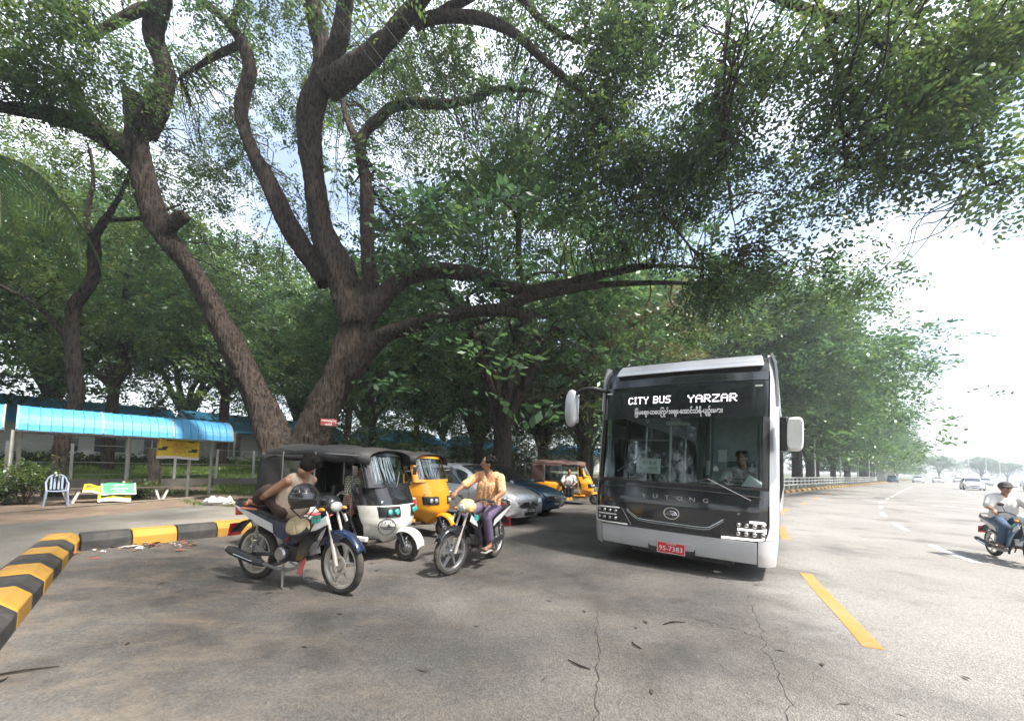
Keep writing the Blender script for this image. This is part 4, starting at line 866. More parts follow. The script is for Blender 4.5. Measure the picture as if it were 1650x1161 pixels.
def wheel(parent, c, R, w, r_rim, spokes=0, name='wheel', axis='y', tyre='rubber', rim='dusty_alloy', rot=None, disc=True):
    """wheel > tyre, rim about a cross axle"""
    e = empty(name, c); e.parent = parent
    if rot: e.rotation_euler = rot
    k = w/2; mid = (R+r_rim)/2
    ty = MB().lathe([(r_rim, -k*.7), (mid, -k), (R-.012, -k*.8), (R, -k*.35), (R, k*.35), (R-.012, k*.8), (mid, k), (r_rim, k*.7)], 40, axis).build('tyre', MT[tyre], e, smooth=60)
    rm = MB().lathe([(r_rim+.004, -k*.8), (r_rim-.018, -k*.75), (r_rim-.03, -k*.3), (r_rim-.03, k*.3), (r_rim-.018, k*.75), (r_rim+.004, k*.8)], 40, axis)
    if spokes:
        rm.lathe([(.0, -k*1.1), (.045, -k*1.1), (.05, 0), (.045, k*1.1), (0, k*1.1)], 16, axis)
        for i in range(spokes):
            a = 2*math.pi*i/spokes; d = np.array((math.cos(a), 0, math.sin(a))); n = np.array((-math.sin(a), 0, math.cos(a)))
            q = [d*.04+n*.016, d*(r_rim-.02)+n*.012+n*.02, d*(r_rim-.02)-n*.012+n*.02, d*.04-n*.016]
            V = [p+np.array((0, s*.013, 0)) for s in (-1, 1) for p in q]
            rm.add(V, [(0, 1, 2, 3), (7, 6, 5, 4), (0, 4, 5, 1), (1, 5, 6, 2), (2, 6, 7, 3), (3, 7, 4, 0)])
        if disc: rm.lathe([(.075, -k*1.25), (.105, -k*1.25), (.105, -k*1.1), (.075, -k*1.1)], 28, axis, closed=True)
    else:
        rm.lathe([(0, -k*.9), (.05, -k*.9), (.07, -k*.5), (r_rim-.03, -k*.35), (r_rim-.03, k*.35), (.07, k*.5), (.05, k*.9), (0, k*.9)], 24, axis)
    rm.build('rim', MT[rim], e, smooth=40); return e
def rr_section(x, hw, z0, z1, rad_, n=5):
    """rounded-rectangle section at x (y,z)"""
    pts = []
    for cx, cz, a0 in ((hw-rad_, z1-rad_, 0), (-hw+rad_, z1-rad_, 90), (-hw+rad_, z0+rad_, 180), (hw-rad_, z0+rad_, 270)):
        for i in range(n+1):
            a = rad(a0+90*i/n); pts.append((x, cx+rad_*math.cos(a), cz+rad_*math.sin(a)))
    return pts
def rickshaw(loc, heading, body, canvas, label, plate=None, film=True, lens='teal_lens', upper=None, badge=None, tassels=True, group=None, scale=1.):
    """origin under the front wheel, forward is +x"""
    t = empty('auto_rickshaw', (loc[0], loc[1], 0.008), math.atan2(heading[1], heading[0]), label, 'rickshaw', group, scale=scale)
    B, U = MT[body], MT[upper or body]
    wheel(t, (0, 0, .205), .205, .10, .115, 0, 'front_wheel', rim='steel'); 
    for s in (-1, 1): wheel(t, (-2.0, s*.55, .205), .205, .11, .115, 0, 'rear_wheel', rim='steel')
    # front mudguard and leading arm
    P = [(math.cos(a)*.29-.005, math.sin(a)*.27+.225) for a in np.linspace(rad(5), rad(150), 12)]
    mb = MB().grid(lambda u, v: (lambda i: (P[i][0]*(1-.12*(2*v-1)**2), (v-.5)*.24*(1-.25*u), P[i][1]-.05*(2*v-1)**4))(min(11, int(round((1-u)*11)))), 11, 6, (0, 0, .006)); mb.build('mudguard', B, t, smooth=70)
    fk = MB().tube([(-.02, .075, .205), (-.13, .075, .42), (-.2, .03, .62)], .022, 8).tube([(-.02, -.075, .205), (-.13, -.075, .42), (-.2, -.03, .62)], .022, 8); fk.build('fork', MT['dark_metal'], t)
    sp = MB().tube([(.045+.0*i, -.085+.016*math.cos(i*1.3), .2+.012*i) for i in range(16)], .008, 5).tube([(.045, -.085, .2), (-.06, -.085, .42)], .014, 6); sp.build('shock_absorber', MT['steel'], t)
    # apron: curved nose from floor to windscreen, open to the sides behind it
    def nose(zf):
        z = .24+.86*zf; front = np.interp(zf, [0, .12, .35, .62, .8, 1.], [-.34, -.17, -.045, -.06, -.11, -.19]); half = np.interp(zf, [0, .15, .4, .7, 1.], [.24, .36, .48, .55, .555]); return z, front, half
    def apron(u, v):
        z, f, h = nose(v); a = (u*2-1); y = h*math.sin(a*math.pi/2)**1 if False else h*np.sign(a)*abs(a)**.85; x = f-.42*abs(a)**3.2*np.interp(v, [0, .5, 1], [.75, 1, .95]); return (x, y, z)
    low = MB().grid(lambda u, v: apron(u, v*.7), 22, 12, (-.018, 0, 0)); low.build('apron', B, t, smooth=60)
    up = MB().grid(lambda u, v: apron(u, .7+v*.3), 22, 6, (-.018, 0, 0)); up.build('cowl', U, t, smooth=60)
    # lamp cluster each side
    for s in (-1, 1):
        pod = MB().grid(lambda u, v: (lambda q: (q[0]+.006, q[1], q[2]))(apron(.5+s*(.1+.28*u), .5+.18*v)), 8, 5, (.012, 0, 0)).build('lamp_pod', MT['black_plastic'], t, smooth=60)
        for k in (0, 1):
            c = apron(.5+s*(.17+.10*k), .585); MB().ball((c[0]+.022, c[1], c[2]), (.03, .047, .047), 14, 8).build('headlamp', MT[lens] if not k or lens == 'teal_lens' else MT['lamp_glass'], pod)
    for s in (-1, 1):
        c = apron(.5+s*.32, .76); MB().box((c[0]+.005, c[1], c[2]), (.012, .1, .03), rz=s*-.35).build('indicator', MT['white_plastic'], t, bevel=.006)
    # windscreen and its frame
    def scr(u, v):
        z = 1.10+.52*v; h = np.interp(v, [0, 1], [.53, .49]); a = u*2-1; return (-.19-.21*v-.16*abs(a)**3, h*a, z)
    for u0, u1, v0, v1, nm in ((0, .07, 0, 1, 0), (.93, 1, 0, 1, 0), (.07, .93, 0, .10, 0), (.07, .93, .9, 1, 0)):
        MB().grid(lambda u, v: scr(u0+(u1-u0)*u, v0+(v1-v0)*v), 12 if u1-u0 > .5 else 2, 8 if v1-v0 > .5 else 2, (-.03, 0, 0)).build('screen_frame', U, t, smooth=60)
    MB().grid(lambda u, v: (lambda p: (p[0]-.012, p[1], p[2]))(scr(.07+.86*u, .1+.8*v)), 12, 6).build('windscreen', MT['screen_glass'], t, smooth=60)
    if tassels:
        r = np.random.default_rng(int(abs(loc[0]*100)))
        for i in range(17):
            u = .14+.36*i/17+r.normal(0, .006); p = scr(u, .88); q = scr(u+r.normal(.02, .02), .12+r.uniform(0, .2)); MB().tube([(p[0]-.03, p[1], p[2]), ((p[0]+q[0])/2-.035, (p[1]+q[1])/2+r.normal(0, .008), (p[2]+q[2])/2), (q[0]-.03, q[1], q[2])], .006, 4).build('tassel', MT['tassel'], t)
    MB().tube([(-.2, -.05, 1.12), (-.27, .1, 1.33)], .006, 5).build('wiper', MT['black_plastic'], t)
    # floor, rear tub
    MB().box((-1.1, 0, .30), (1.55, .98, .06)).build('floor', MT['dark_metal'], t, bevel=.01)
    tub = [rr_section(x, h, .26, z, .09) for x, h, z in ((-1.22, .58, .72), (-1.5, .62, .86), (-2.0, .64, .9), (-2.38, .6, .88), (-2.46, .55, .8))]
    MB().loft(tub).build('rear_tub', B, t, smooth=50)
    for s in (-1, 1):
        MB().lathe([(.215, -.05), (.26, -.05), (.265, .06), (.215, .06)], 26, 'y', (-2.0, s*.61, .21), closed=True).build('wheel_arch', MT['black_plastic'], t)
        MB().box((-.78, s*.5, .36), (.9, .06, .07)).build('sill', B, t, bevel=.015)
    # canvas hood: arched sections sagging between bows
    hoods = []
    for x, h, z, sag in ((-.36, .50, 1.655, 0), (-.62, .555, 1.70, .0), (-.95, .60, 1.705, .02), (-1.25, .625, 1.735, 0), (-1.7, .635, 1.72, .02), (-2.1, .635, 1.74, 0), (-2.36, .60, 1.70, 0), (-2.5, .56, 1.58, 0)):
        sec = [(x, h*c, z-sag-(.13 if abs(c) > .99 else .0)-.10*abs(c)**3) for c in (-1, -.97, -.85, -.6, -.3, 0, .3, .6, .85, .97, 1)]; hoods.append(sec)
    MB().loft(hoods, caps=False, closed=False).build('canvas_hood', MT[canvas], t, smooth=60, solid=.014)
    # side and back curtains of canvas, with a clear window
    for s in (-1, 1):
        MB().grid(lambda u, v: (-1.92-.56*u-.06*v*u, s*(.632-.03*u+.01*math.sin(v*9+u*5)), 1.55-.72*v), 6, 8).build('side_curtain', MT[canvas], t, smooth=60, solid=.012)
        MB().grid(lambda u, v: (-1.26-.66*u, s*(.632), 1.55-.07*v), 6, 2).build('curtain_band', MT[canvas], t, smooth=60, solid=.012)
        for a in ((-1.26, -1.26), (-1.92, -1.92)): MB().tube([(a[0], s*.635, 1.6), (a[1], s*.635, .86)], .012, 6).build('hood_bow', MT['steel'], t)
        if film: MB().grid(lambda u, v: (-1.36-.54*u, s*(.634+.008*math.sin(u*11+v*7)), 1.46-.42*v), 6, 6).build('film_window', MT['clear_film'], t, smooth=60)
        # door rails and grab bar
        MB().tube([(-.62, s*.55, 1.60), (-.60, s*.545, .62), (-.5, s*.53, .4)], .014, 6).build('front_post', U, t)
        MB().tube([(-.5, s*.56, 1.56), (-1.2, s*.6, 1.585)], .012, 6).build('roof_rail', MT['steel'], t)
    MB().grid(lambda u, v: (-2.49-.03*math.sin(v*3), (-.56+1.12*u), 1.58-.76*v), 8, 6).build('rear_curtain', MT[canvas], t, smooth=60, solid=.012)
    # seats, handlebar, dash
    MB().box((-1.08, 0, .66), (.3, .72, .1)).box((-1.08, 0, .47), (.26, .66, .3)).build('driver_seat', MT['black_plastic'], t, bevel=.03)
    MB().box((-1.24, 0, .92), (.07, .62, .36), ry=.1).build('driver_backrest', MT['black_plastic'], t, bevel=.03)
    MB().box((-1.95, 0, .80), (.5, 1.1, .14)).build('bench_seat', MT['black_plastic'], t, bevel=.04)
    MB().box((-2.28, 0, 1.08), (.1, 1.1, .5), ry=-.12).build('bench_backrest', MT['black_plastic'], t, bevel=.04)
    MB().tube([(-.3, 0, .6), (-.5, 0, 1.0)], .025, 8).tube(smooth_path([(-.62, .33, 1.02), (-.52, .2, 1.04), (-.5, 0, 1.02), (-.52, -.2, 1.04), (-.62, -.33, 1.02)], 4), .013, 6).build('handlebar', MT['dark_metal'], t)
    MB().box((-.40, 0, .98), (.14, .62, .12)).build('dash', MT['black_plastic'], t, bevel=.03)
    for s in (-1, 1):
        MB().tube([(-.5, s*.54, 1.32), (-.42, s*.68, 1.34)], .008, 6).build('mirror_stalk', MT['dark_metal'], t)
        MB().box((-.42, s*.72, 1.34), (.03, .09, .14)).build('wing_mirror', MT['black_plastic'], t, bevel=.012)
    if plate:
        c = apron(.5+(-.20)*0+.34*1, .60); c = apron(.84, .66); pl = MB().box((0, 0, 0), (.012, .17, .12)).build('number_plate', MT['red_plate'], t, bevel=.004, loc=(c[0]+.045, c[1], c[2]), rot=(0, 0, rad(18)))
        text('plate_text', plate[0], .045, MT['white_print'], pl, (.0075, 0, .03), (rad(90), 0, rad(90))); text('plate_text', plate[1], .055, MT['white_print'], pl, (.0075, 0, -.025), (rad(90), 0, rad(90)))
    return t, apron
R1, ap = rickshaw((-1.55, 6.13), (.93, -.36), 'rick_white', 'canvas_black', 'white rickshaw with black hood and teal headlamps behind the parked motorcycle', ('7S', '7135'), upper='black_paint')
# round badge on the white nose
MT['decal'] = pm('decal', (.05, .05, .05), .5, var=.1)
_n = [ap(u, .33) for u in (.18, .22)]
def on_nose(du, dv, off=.006): p = ap(.20+du, .33+dv); return (p[0]+off, p[1]-off*.6, p[2])
ring = [on_nose(.105*math.cos(a), .145*math.sin(a)) for a in np.linspace(0, 2*math.pi, 37)]
bd = MB().tube(ring, .0045, 5, caps=False).build('round_badge', MT['decal'], R1)
for dv, w, th in ((.0, .085, .010), (-.035, .06, .005), (.02, .02, .012), (.045, .008, .01)):
    MB().tube([on_nose(-w, dv), on_nose(-w*.3, dv), on_nose(w*.3, dv), on_nose(w, dv)], th, 5).build('badge_bar', MT['decal'], bd)
for du in (-.06, -.03, .03, .06): MB().tube([on_nose(du, .075), on_nose(du, .10)], .005, 5).build('badge_mark', MT['decal'], bd)
# folding red tray across the doorway
tr = MB().box((-.98, -.68, .70), (.42, .34, .025)).build('side_tray', MT['red_seat'], R1, bevel=.012)
MB().box((-1.05, -.58, .5), (.32, .04, .42)).build('door_panel', MT['rick_white'], R1, bevel=.02)
ys = MB().box((-2.2, -.655, .98), (.2, .006, .14)).build('side_sticker', MT['white_paint'], R1)
text('sticker_text', '07', .08, pm('sticker_green', (.25, .5, .1), .5), ys, (-2.2, -.660, .98), (rad(90), 0, 0))
MB().ball((-1.5, -.655, 1.1), (.025, .006, .03)).build('hood_patch', MT['rick_yellow'], R1)
R2, _ = rickshaw((-1.30, 8.0), (.88, -.47), 'rick_yellow', 'canvas_black', 'yellow rickshaw wedged between the white rickshaw and the silver car', None, lens='lamp_glass')
R3, _ = rickshaw((3.35, 15.9), (.96, -.28), 'rick_yellow', 'canvas_brown', 'yellow rickshaw with brown hood half hidden behind the bus', None, lens='lamp_glass')
# ================================================================== motorcycles
MT['moto_blue'] = pm('moto_blue', (.008, .024, .075), .25, var=.1, coat=.5, dirt=.2)
MT['moto_white'] = pm('moto_white', (.66, .67, .68), .3, var=.06, coat=.4, dirt=.3)
MT['moto_red'] = pm('moto_red', (.55, .05, .02), .4, var=.1, dirt=.2)
MT['moto_teal'] = pm('moto_teal', (.05, .4, .36), .2, var=.6, scale=20, coat=.8)
MT['moto_cream'] = pm('moto_cream', (.58, .47, .24), .35, var=.08, coat=.4)
MT['vinyl'] = pm('vinyl', (.02, .019, .019), .5, var=.2, bump=.1, dirt=.15)
MT['flap_red'] = pm('flap_red', (.34, .08, .07), .7, var=.15, dirt=.35)
MT['scooter_blue'] = pm('scooter_blue', (.03, .12, .22), .3, var=.1, coat=.4)
MT['sticker'] = pm('sticker', (.75, .78, .78), .4, var=.4, scale=45)
def plate2(mb, poly, y0, y1): return mb.prism(poly, y0, y1, 'y')
def motorcycle(loc_r, heading, label, main='moto_blue', second='moto_white', headcol='moto_blue', seat='vinyl', steer=0., lean=0., stand=False, scale=1., rimm='dusty_alloy', accent='moto_red', z=.008, mirrors=True):
    """underbone motorcycle; origin at rear wheel contact, forward +x"""
    t = empty('motorcycle', (loc_r[0], loc_r[1], z), label=label, cat='motorcycle', rot=(lean, 0, math.atan2(heading[1], heading[0])), scale=scale)
    WB, R = 1.24, .295
    wheel(t, (0, 0, R), R, .085, .225, 6, 'rear_wheel', rim=rimm)
    # front assembly turns with the bars
    fa = empty('front_assembly', (1.0, 0, .80)); fa.parent = t; fa.rotation_euler = (0, 0, steer)
    F = lambda p: (p[0]-1.0, p[1], p[2]-.80)
    wheel(fa, F((WB, 0, R)), R, .075, .232, 6, 'front_wheel', rim=rimm)
    fork = MB()
    for s in (-1, 1):
        fork.tube([F((WB, s*.07, R)), F((WB-.085, s*.07, .56))], .022, 8).tube([F((WB-.085, s*.07, .56)), F((WB-.20, s*.065, .84))], .016, 8)
    fork.build('fork', MT['dusty_alloy'], fa)
    def fend(u, v):
        a = rad(28+125*u); a2 = (v*2-1); rr = .335-.0*u; return F((WB+math.cos(a)*rr-.02, a2*.062*(1-.25*abs(u-.5)), R+math.sin(a)*rr-.035*a2*a2+.02))
    MB().grid(fend, 12, 6).build('front_mudguard', MT[main], fa, smooth=70, solid=.008)
    # mudguard side fins
    for s in (-1, 1):
        plate2(MB(), [F((1.10, 0, .66))[::2], F((1.36, 0, .60))[::2], F((1.2, 0, .52))[::2], F((1.08, 0, .48))[::2]], s*.066, s*.08).build('mudguard_side', MT[main], fa, bevel=.006)
    # head cowl with lamp
    hc = [[(F((1.0-.10+x, 0, 0))[0], y*w, F((0, 0, .90+zz*h))[2]) for y, zz in [(math.cos(a), math.sin(a)) for a in np.linspace(0, 2*math.pi, 14, endpoint=False)]] for x, w, h in ((0, .09, .07), (.06, .135, .10), (.14, .125, .105), (.205, .08, .07), (.225, .03, .03))]
    MB().loft(hc).build('head_cowl', MT[headcol], fa, smooth=60)
    MB().ball(F((1.115, 0, .885)), (.035, .075, .055), 16, 10).build('headlamp', MT['lamp_glass'], fa)
    MB().tube(smooth_path([F((.84, .33, 1.0)), F((.93, .20, 1.01)), F((.97, .08, .96)), F((.97, -.08, .96)), F((.93, -.20, 1.01)), F((.84, -.33, 1.0))], 4), .012, 8).build('handlebar', MT['dark_metal'], fa)
    for s in (-1, 1):
        MB().tube([F((.875, s*.26, 1.004)), F((.83, s*.345, 1.0))], .019, 8).build('grip', MT['rubber'], fa)
        MB().tube([F((.95, s*.2, 1.0)), F((.93, s*.31, .985))], .006, 5).build('lever', MT['steel'], fa)
        if mirrors:
            MB().tube([F((.92, s*.22, 1.01)), F((.93, s*.27, 1.14))], .006, 5).build('mirror_stalk', MT['dark_metal'], fa)
            MB().ball(F((.93, s*.29, 1.17)), (.015, .055, .04), 12, 8).build('mirror', MT['black_plastic'], fa)
        MB().ball(F((1.06, s*.14, .86)), (.045, .03, .022), 10, 6).build('indicator', pm_orange, fa)
    MB().tube([F((1.0, 0, .93)), F((.96, 0, .72))], .03, 8).build('steering_head', MT['dark_metal'], fa)
    # leg shields, both sides, curved outwards
    for s in (-1, 1):
        poly = [(1.06, .86), (1.12, .70), (1.02, .60), (.93, .47), (.84, .33), (.74, .30), (.76, .45), (.82, .58), (.90, .74)]
        mb = MB(); n = len(poly)
        V = [(x, s*(.085+.075*math.sin(min(1, max(0, (.95-z_)/.65))*math.pi*.62)), z_) for x, z_ in poly]; V2 = [(x, y-s*.012, z_) for x, y, z_ in V]
        mb.add(V+V2, [tuple(range(n)), tuple(range(2*n-1, n-1, -1))]+[(i, (i+1) % n, n+(i+1) % n, n+i) for i in range(n)]); mb.build('leg_shield', MT['black_paint'] if main != 'scooter_blue' else MT[main], t, bevel=.006)
        plate2(MB(), [(1.10, .80), (1.14, .72), (.98, .64), (.90, .62), (.96, .72)], s*.128, s*.143).build('shield_panel', MT[second], t, bevel=.006)
        MB().grid(lambda u, v: (.92+.12*u, s*(.146+.002*v), .70+.075*v+.04*u), 3, 2).build('shield_sticker', MT['moto_teal'], t, smooth=0, solid=.003)
        # body side: long wedge sweeping up to the tail
        plate2(MB(), [(.78, .52), (.70, .66), (.38, .72), (.02, .80), (-.24, .86), (-.28, .82), (.06, .68), (.42, .52), (.6, .44)], s*.085, s*.115).build('side_cover', MT[main], t, bevel=.012)
        plate2(MB(), [(.34, .66), (-.02, .765), (-.26, .835), (-.20, .78), (.10, .645), (.36, .56)], s*.117, s*.126).build('side_flash', MT[second], t, bevel=.005)
    plate2(MB(), [(.92, .70), (.80, .50), (.72, .38), (.66, .38), (.70, .55), (.84, .78)], -.075, .075).build('centre_tunnel', MT['black_plastic'], t, bevel=.02)
    bar = MB().tube([(.76, -.125, .66), (.56, -.12, .50)], .022, 6, flat=.5).build('accent_bar', MT[accent], t)
    text('accent_text', 'SHWE', .04, MT['white_print'], bar, (.66, -.139, .58), (rad(90), rad(-39), 0))
    # seat
    ss = []
    for x, w, z_, h in ((.72, .085, .665, .05), (.62, .105, .695, .07), (.48, .125, .715, .08), (.30, .135, .745, .08), (.12, .125, .785, .075), (-.06, .10, .815, .06), (-.14, .06, .82, .035)):
        ss.append([(x, w*np.sign(math.cos(a))*abs(math.cos(a))**.6, z_+h*.5*np.sign(math.sin(a))*abs(math.sin(a))**.7) for a in np.linspace(0, 2*math.pi, 14, endpoint=False)])
    MB().loft(ss).build('seat', MT[seat], t, smooth=60)
    MB().tube(smooth_path([(-.05, .11, .80), (-.24, .10, .88), (-.30, 0, .89), (-.24, -.10, .88), (-.05, -.11, .80)], 4), .012, 6).build('grab_rail', MT['dark_metal'], t)
    plate2(MB(), [(-.22, .84), (-.34, .80), (-.33, .70), (-.24, .72)], -.06, .06).build('tail_lamp', MT['moto_red'], t, bevel=.012)
    MB().grid(lambda u, v: (-.10-.27*u, (v-.5)*.14, .66-.16*u*u+.0*v), 6, 2).build('rear_mudguard', MT['black_plastic'], t, smooth=60, solid=.008)
    MB().box((-.385, 0, .53), (.006, .16, .15), ry=.2).build('rear_plate', MT['red_plate'], t)
    # engine, frame, swingarm
    en = MB().box((.58, 0, .36), (.30, .20, .17)).lathe([(0, -.13), (.085, -.13), (.095, -.10), (.095, .10), (.085, .13), (0, .13)], 22, 'y', (.50, 0, .35)).build('engine', MT['dark_metal'], t, bevel=.012)
    for i in range(6): MB().box((.74+.018*i, 0, .40+.004*i), (.009, .15, .13), ry=-.2).build('cooling_fin', MT['steel'], en)
    MB().lathe([(0, -.02), (.06, -.02), (.075, 0)], 20, 'y', (.50, -.135, .35)).build('clutch_cover', MT['steel'], en)
    MB().tube([(.95, 0, .76), (.72, 0, .54), (.55, 0, .50), (.3, 0, .60), (-.2, 0, .78)], .028, 8).tube([(.60, 0, .5), (.48, 0, .28)], .026, 8).build('frame', MT['black_plastic'], t)
    sa = MB()
    for s in (-1, 1): sa.tube([(.45, s*.085, .33), (0, s*.075, R)], .02, 6)
    sa.build('swingarm', MT['dark_metal'], t)
    for s in (-1, 1):
        MB().tube([(.03, s*.105, .32), (.10, s*.105, .62)], .012, 6).build('damper', MT['steel'], t)
        coil = [(.045+.055*q+.026*math.cos(q*40), s*.105+.026*math.sin(q*40), .36+.22*q) for q in np.linspace(0, 1, 50)]
        MB().tube(coil, .006, 4).build('spring', MT['chrome'], t)
        MB().tube([(.55, s*.1, .27), (.55, s*.235, .27)], .012, 6).tube([(.55, s*.17, .27), (.55, s*.245, .27)], .02, 6).build('foot_peg', MT['rubber'], t)
    MB().box((.23, .115, .32), (.5, .02, .085), ry=.06).build('chain_case', MT['black_plastic'], t, bevel=.02)
    # exhaust on the right
    MB().tube(smooth_path([(.74, -.05, .32), (.70, -.11, .22), (.52, -.15, .20), (.28, -.165, .235)], 4), .018, 8).build('exhaust_pipe', MT['steel'], t)
    MB().tube([(.30, -.165, .23), (.22, -.168, .245), (-.18, -.175, .33), (-.24, -.176, .345)], [.03, .045, .048, .036], 12).build('muffler', MT['black_plastic'], t)
    MB().tube([(.2, -.215, .262), (-.08, -.222, .315)], .016, 6, flat=.4).build('heat_shield', MT['chrome'], t)
    MB().tube([(-.23, -.176, .343), (-.265, -.177, .351)], .022, 10).build('muffler_tip', MT['dusty_alloy'], t)
    MB().grid(lambda u, v: (.80+.07*u-.05*v, -.12+.10*u*0-.02, .34-.17*v), 3, 4).build('mud_flap', MT['flap_red'] if accent == 'moto_red' else MT['rubber'], t, smooth=0, solid=.006)
    if stand:
        st = MB()
        for s in (-1, 1): st.tube([(.50, s*.09, .27), (.56, s*.14, .012)], .013, 6).tube([(.555, s*.14, .014), (.61, s*.17, .012)], .013, 6)
        st.tube([(.52, -.11, .16), (.52, .11, .16)], .01, 6); st.build('centre_stand', MT['steel'], t)
    else: MB().tube([(.50, .1, .27), (.36, .14, .16)], .012, 6).build('side_stand', MT['dark_metal'], t)
    MB().tube([(.60, -.11, .28), (.74, -.13, .25)], .009, 6).build('brake_pedal', MT['steel'], t)
    return t
pm_orange = pm('indicator_orange', (.7, .25, .03), .25, var=.1, coat=.6)
BIKE1 = ((-3.12, 5.02), (.94, -.335)); BIKE2 = ((-.24, 6.52), (-.40, -.917)); BIKE3 = ((9.35, 7.75), (-.45, -.89))
M1 = motorcycle(*BIKE1, 'blue and white motorcycle parked on its centre stand beside the kerb', stand=True, scale=1.08, steer=-.12, lean=0, headcol='black_paint', mirrors=False)
M2 = motorcycle(*BIKE2, 'black motorcycle with cream headlamp cowl, ridden beside the white rickshaw', 'black_paint', 'moto_white', 'moto_cream', steer=-.25, lean=rad(-3), accent='black_paint', rimm='steel', mirrors=False)
M3 = motorcycle(*BIKE3, 'blue motorcycle riding along the sunlit road', 'scooter_blue', 'moto_white', 'moto_white', lean=rad(0), accent='moto_white', scale=.88)
# ================================================================== cars
MT['car_silver'] = pm('car_silver', (.46, .47, .49), .28, metal=.45, var=.05, coat=.6, dirt=.04)
MT['car_blue'] = pm('car_blue', (.018, .07, .14), .2, metal=.3, var=.1, coat=.8, dirt=.12)
MT['car_white'] = pm('car_white', (.66, .67, .68), .3, var=.04, coat=.5, dirt=.1)
MT['car_glass'] = pm('car_glass', (.018, .021, .024), .06, var=.15, coat=.9)
MT['car_dark'] = pm('car_dark', (.02, .02, .022), .5, var=.2)
HATCH = [(-1.98, .42, .66, .62, .84, .50, .98), (-1.88, .28, .79, .6, .92, .58, 1.22), (-1.5, .2, .845, .6, .94, .62, 1.42), (-.6, .18, .855, .58, .93, .64, 1.49), (.1, .18, .855, .56, .91, .62, 1.46), (.55, .18, .855, .55, .89, .62, 1.30), (1.02, .18, .85, .54, .87, .68, 1.0), (1.45, .18, .835, .52, .80, .66, .915), (1.8, .2, .79, .49, .70, .60, .80), (1.96, .24, .70, .46, .62, .50, .69), (2.02, .30, .58, .44, .55, .40, .58)]
SEDAN = [(-2.25, .42, .66, .6, .8, .55, .92), (-2.1, .28, .8, .6, .88, .66, 1.0), (-1.55, .2, .85, .58, .92, .66, 1.06), (-1.0, .18, .865, .57, .93, .62, 1.34), (-.4, .18, .865, .56, .92, .62, 1.44), (.1, .18, .865, .55, .91, .60, 1.40), (.55, .18, .865, .54, .89, .62, 1.2), (.98, .18, .86, .53, .87, .70, .97), (1.5, .18, .845, .51, .80, .68, .89), (1.95, .2, .79, .48, .70, .60, .77), (2.14, .24, .70, .46, .62, .50, .67), (2.2, .30, .58, .44, .55, .40, .56)]
class Surf:
    def __init__(s, secs): s.c = smooth_path(np.array(secs), 8); s.x = s.c[:, 0]
    def prof(s, x):
        zb, hw, zm, zl, ht, zt = [float(np.interp(x, s.x, s.c[:, i])) for i in range(1, 7)]
        return np.array([(0, zb), (hw*.90, zb), (hw*.985, zb+.1), (hw, zm), (hw*.975, zl), (ht, zt-.09), (ht*.84, zt-.02), (ht*.4, zt), (0, zt+.008)])
    def pt(s, x, k, off=0., side=1):
        P = s.prof(x); i = min(int(k), 7); f = k-i; a, b = P[max(i-1, 0)], P[min(i+2, 8)]; p, q = P[i], P[i+1]
        m0, m1 = (q-a)*.5, (b-p)*.5
        if i >= 7: m1 = np.array([-(q[0]-p[0])*0-abs(p[0]-q[0])*.9, 0])
        h = (2*f**3-3*f**2+1)*p+(f**3-2*f**2+f)*m0+(-2*f**3+3*f**2)*q+(f**3-f**2)*m1
        t = (2-0)*(q-p); n = np.array([t[1], -t[0]]); n = n/(np.linalg.norm(n)+1e-9); 
        if n[0] < 0 and k < 5: n = -n
        if n[1] < 0 and k >= 5: n = -n
        y, z = h+n*off; return (x, side*y, z)
    def patch(s, x0, x1, k0, k1, off, side=1, nx=8, nk=5, skew=0.):
        return MB().grid(lambda u, v: s.pt(x0+(x1-x0)*u+skew*v*(1-0*u), k0+(k1-k0)*v, off, side), nx, nk)
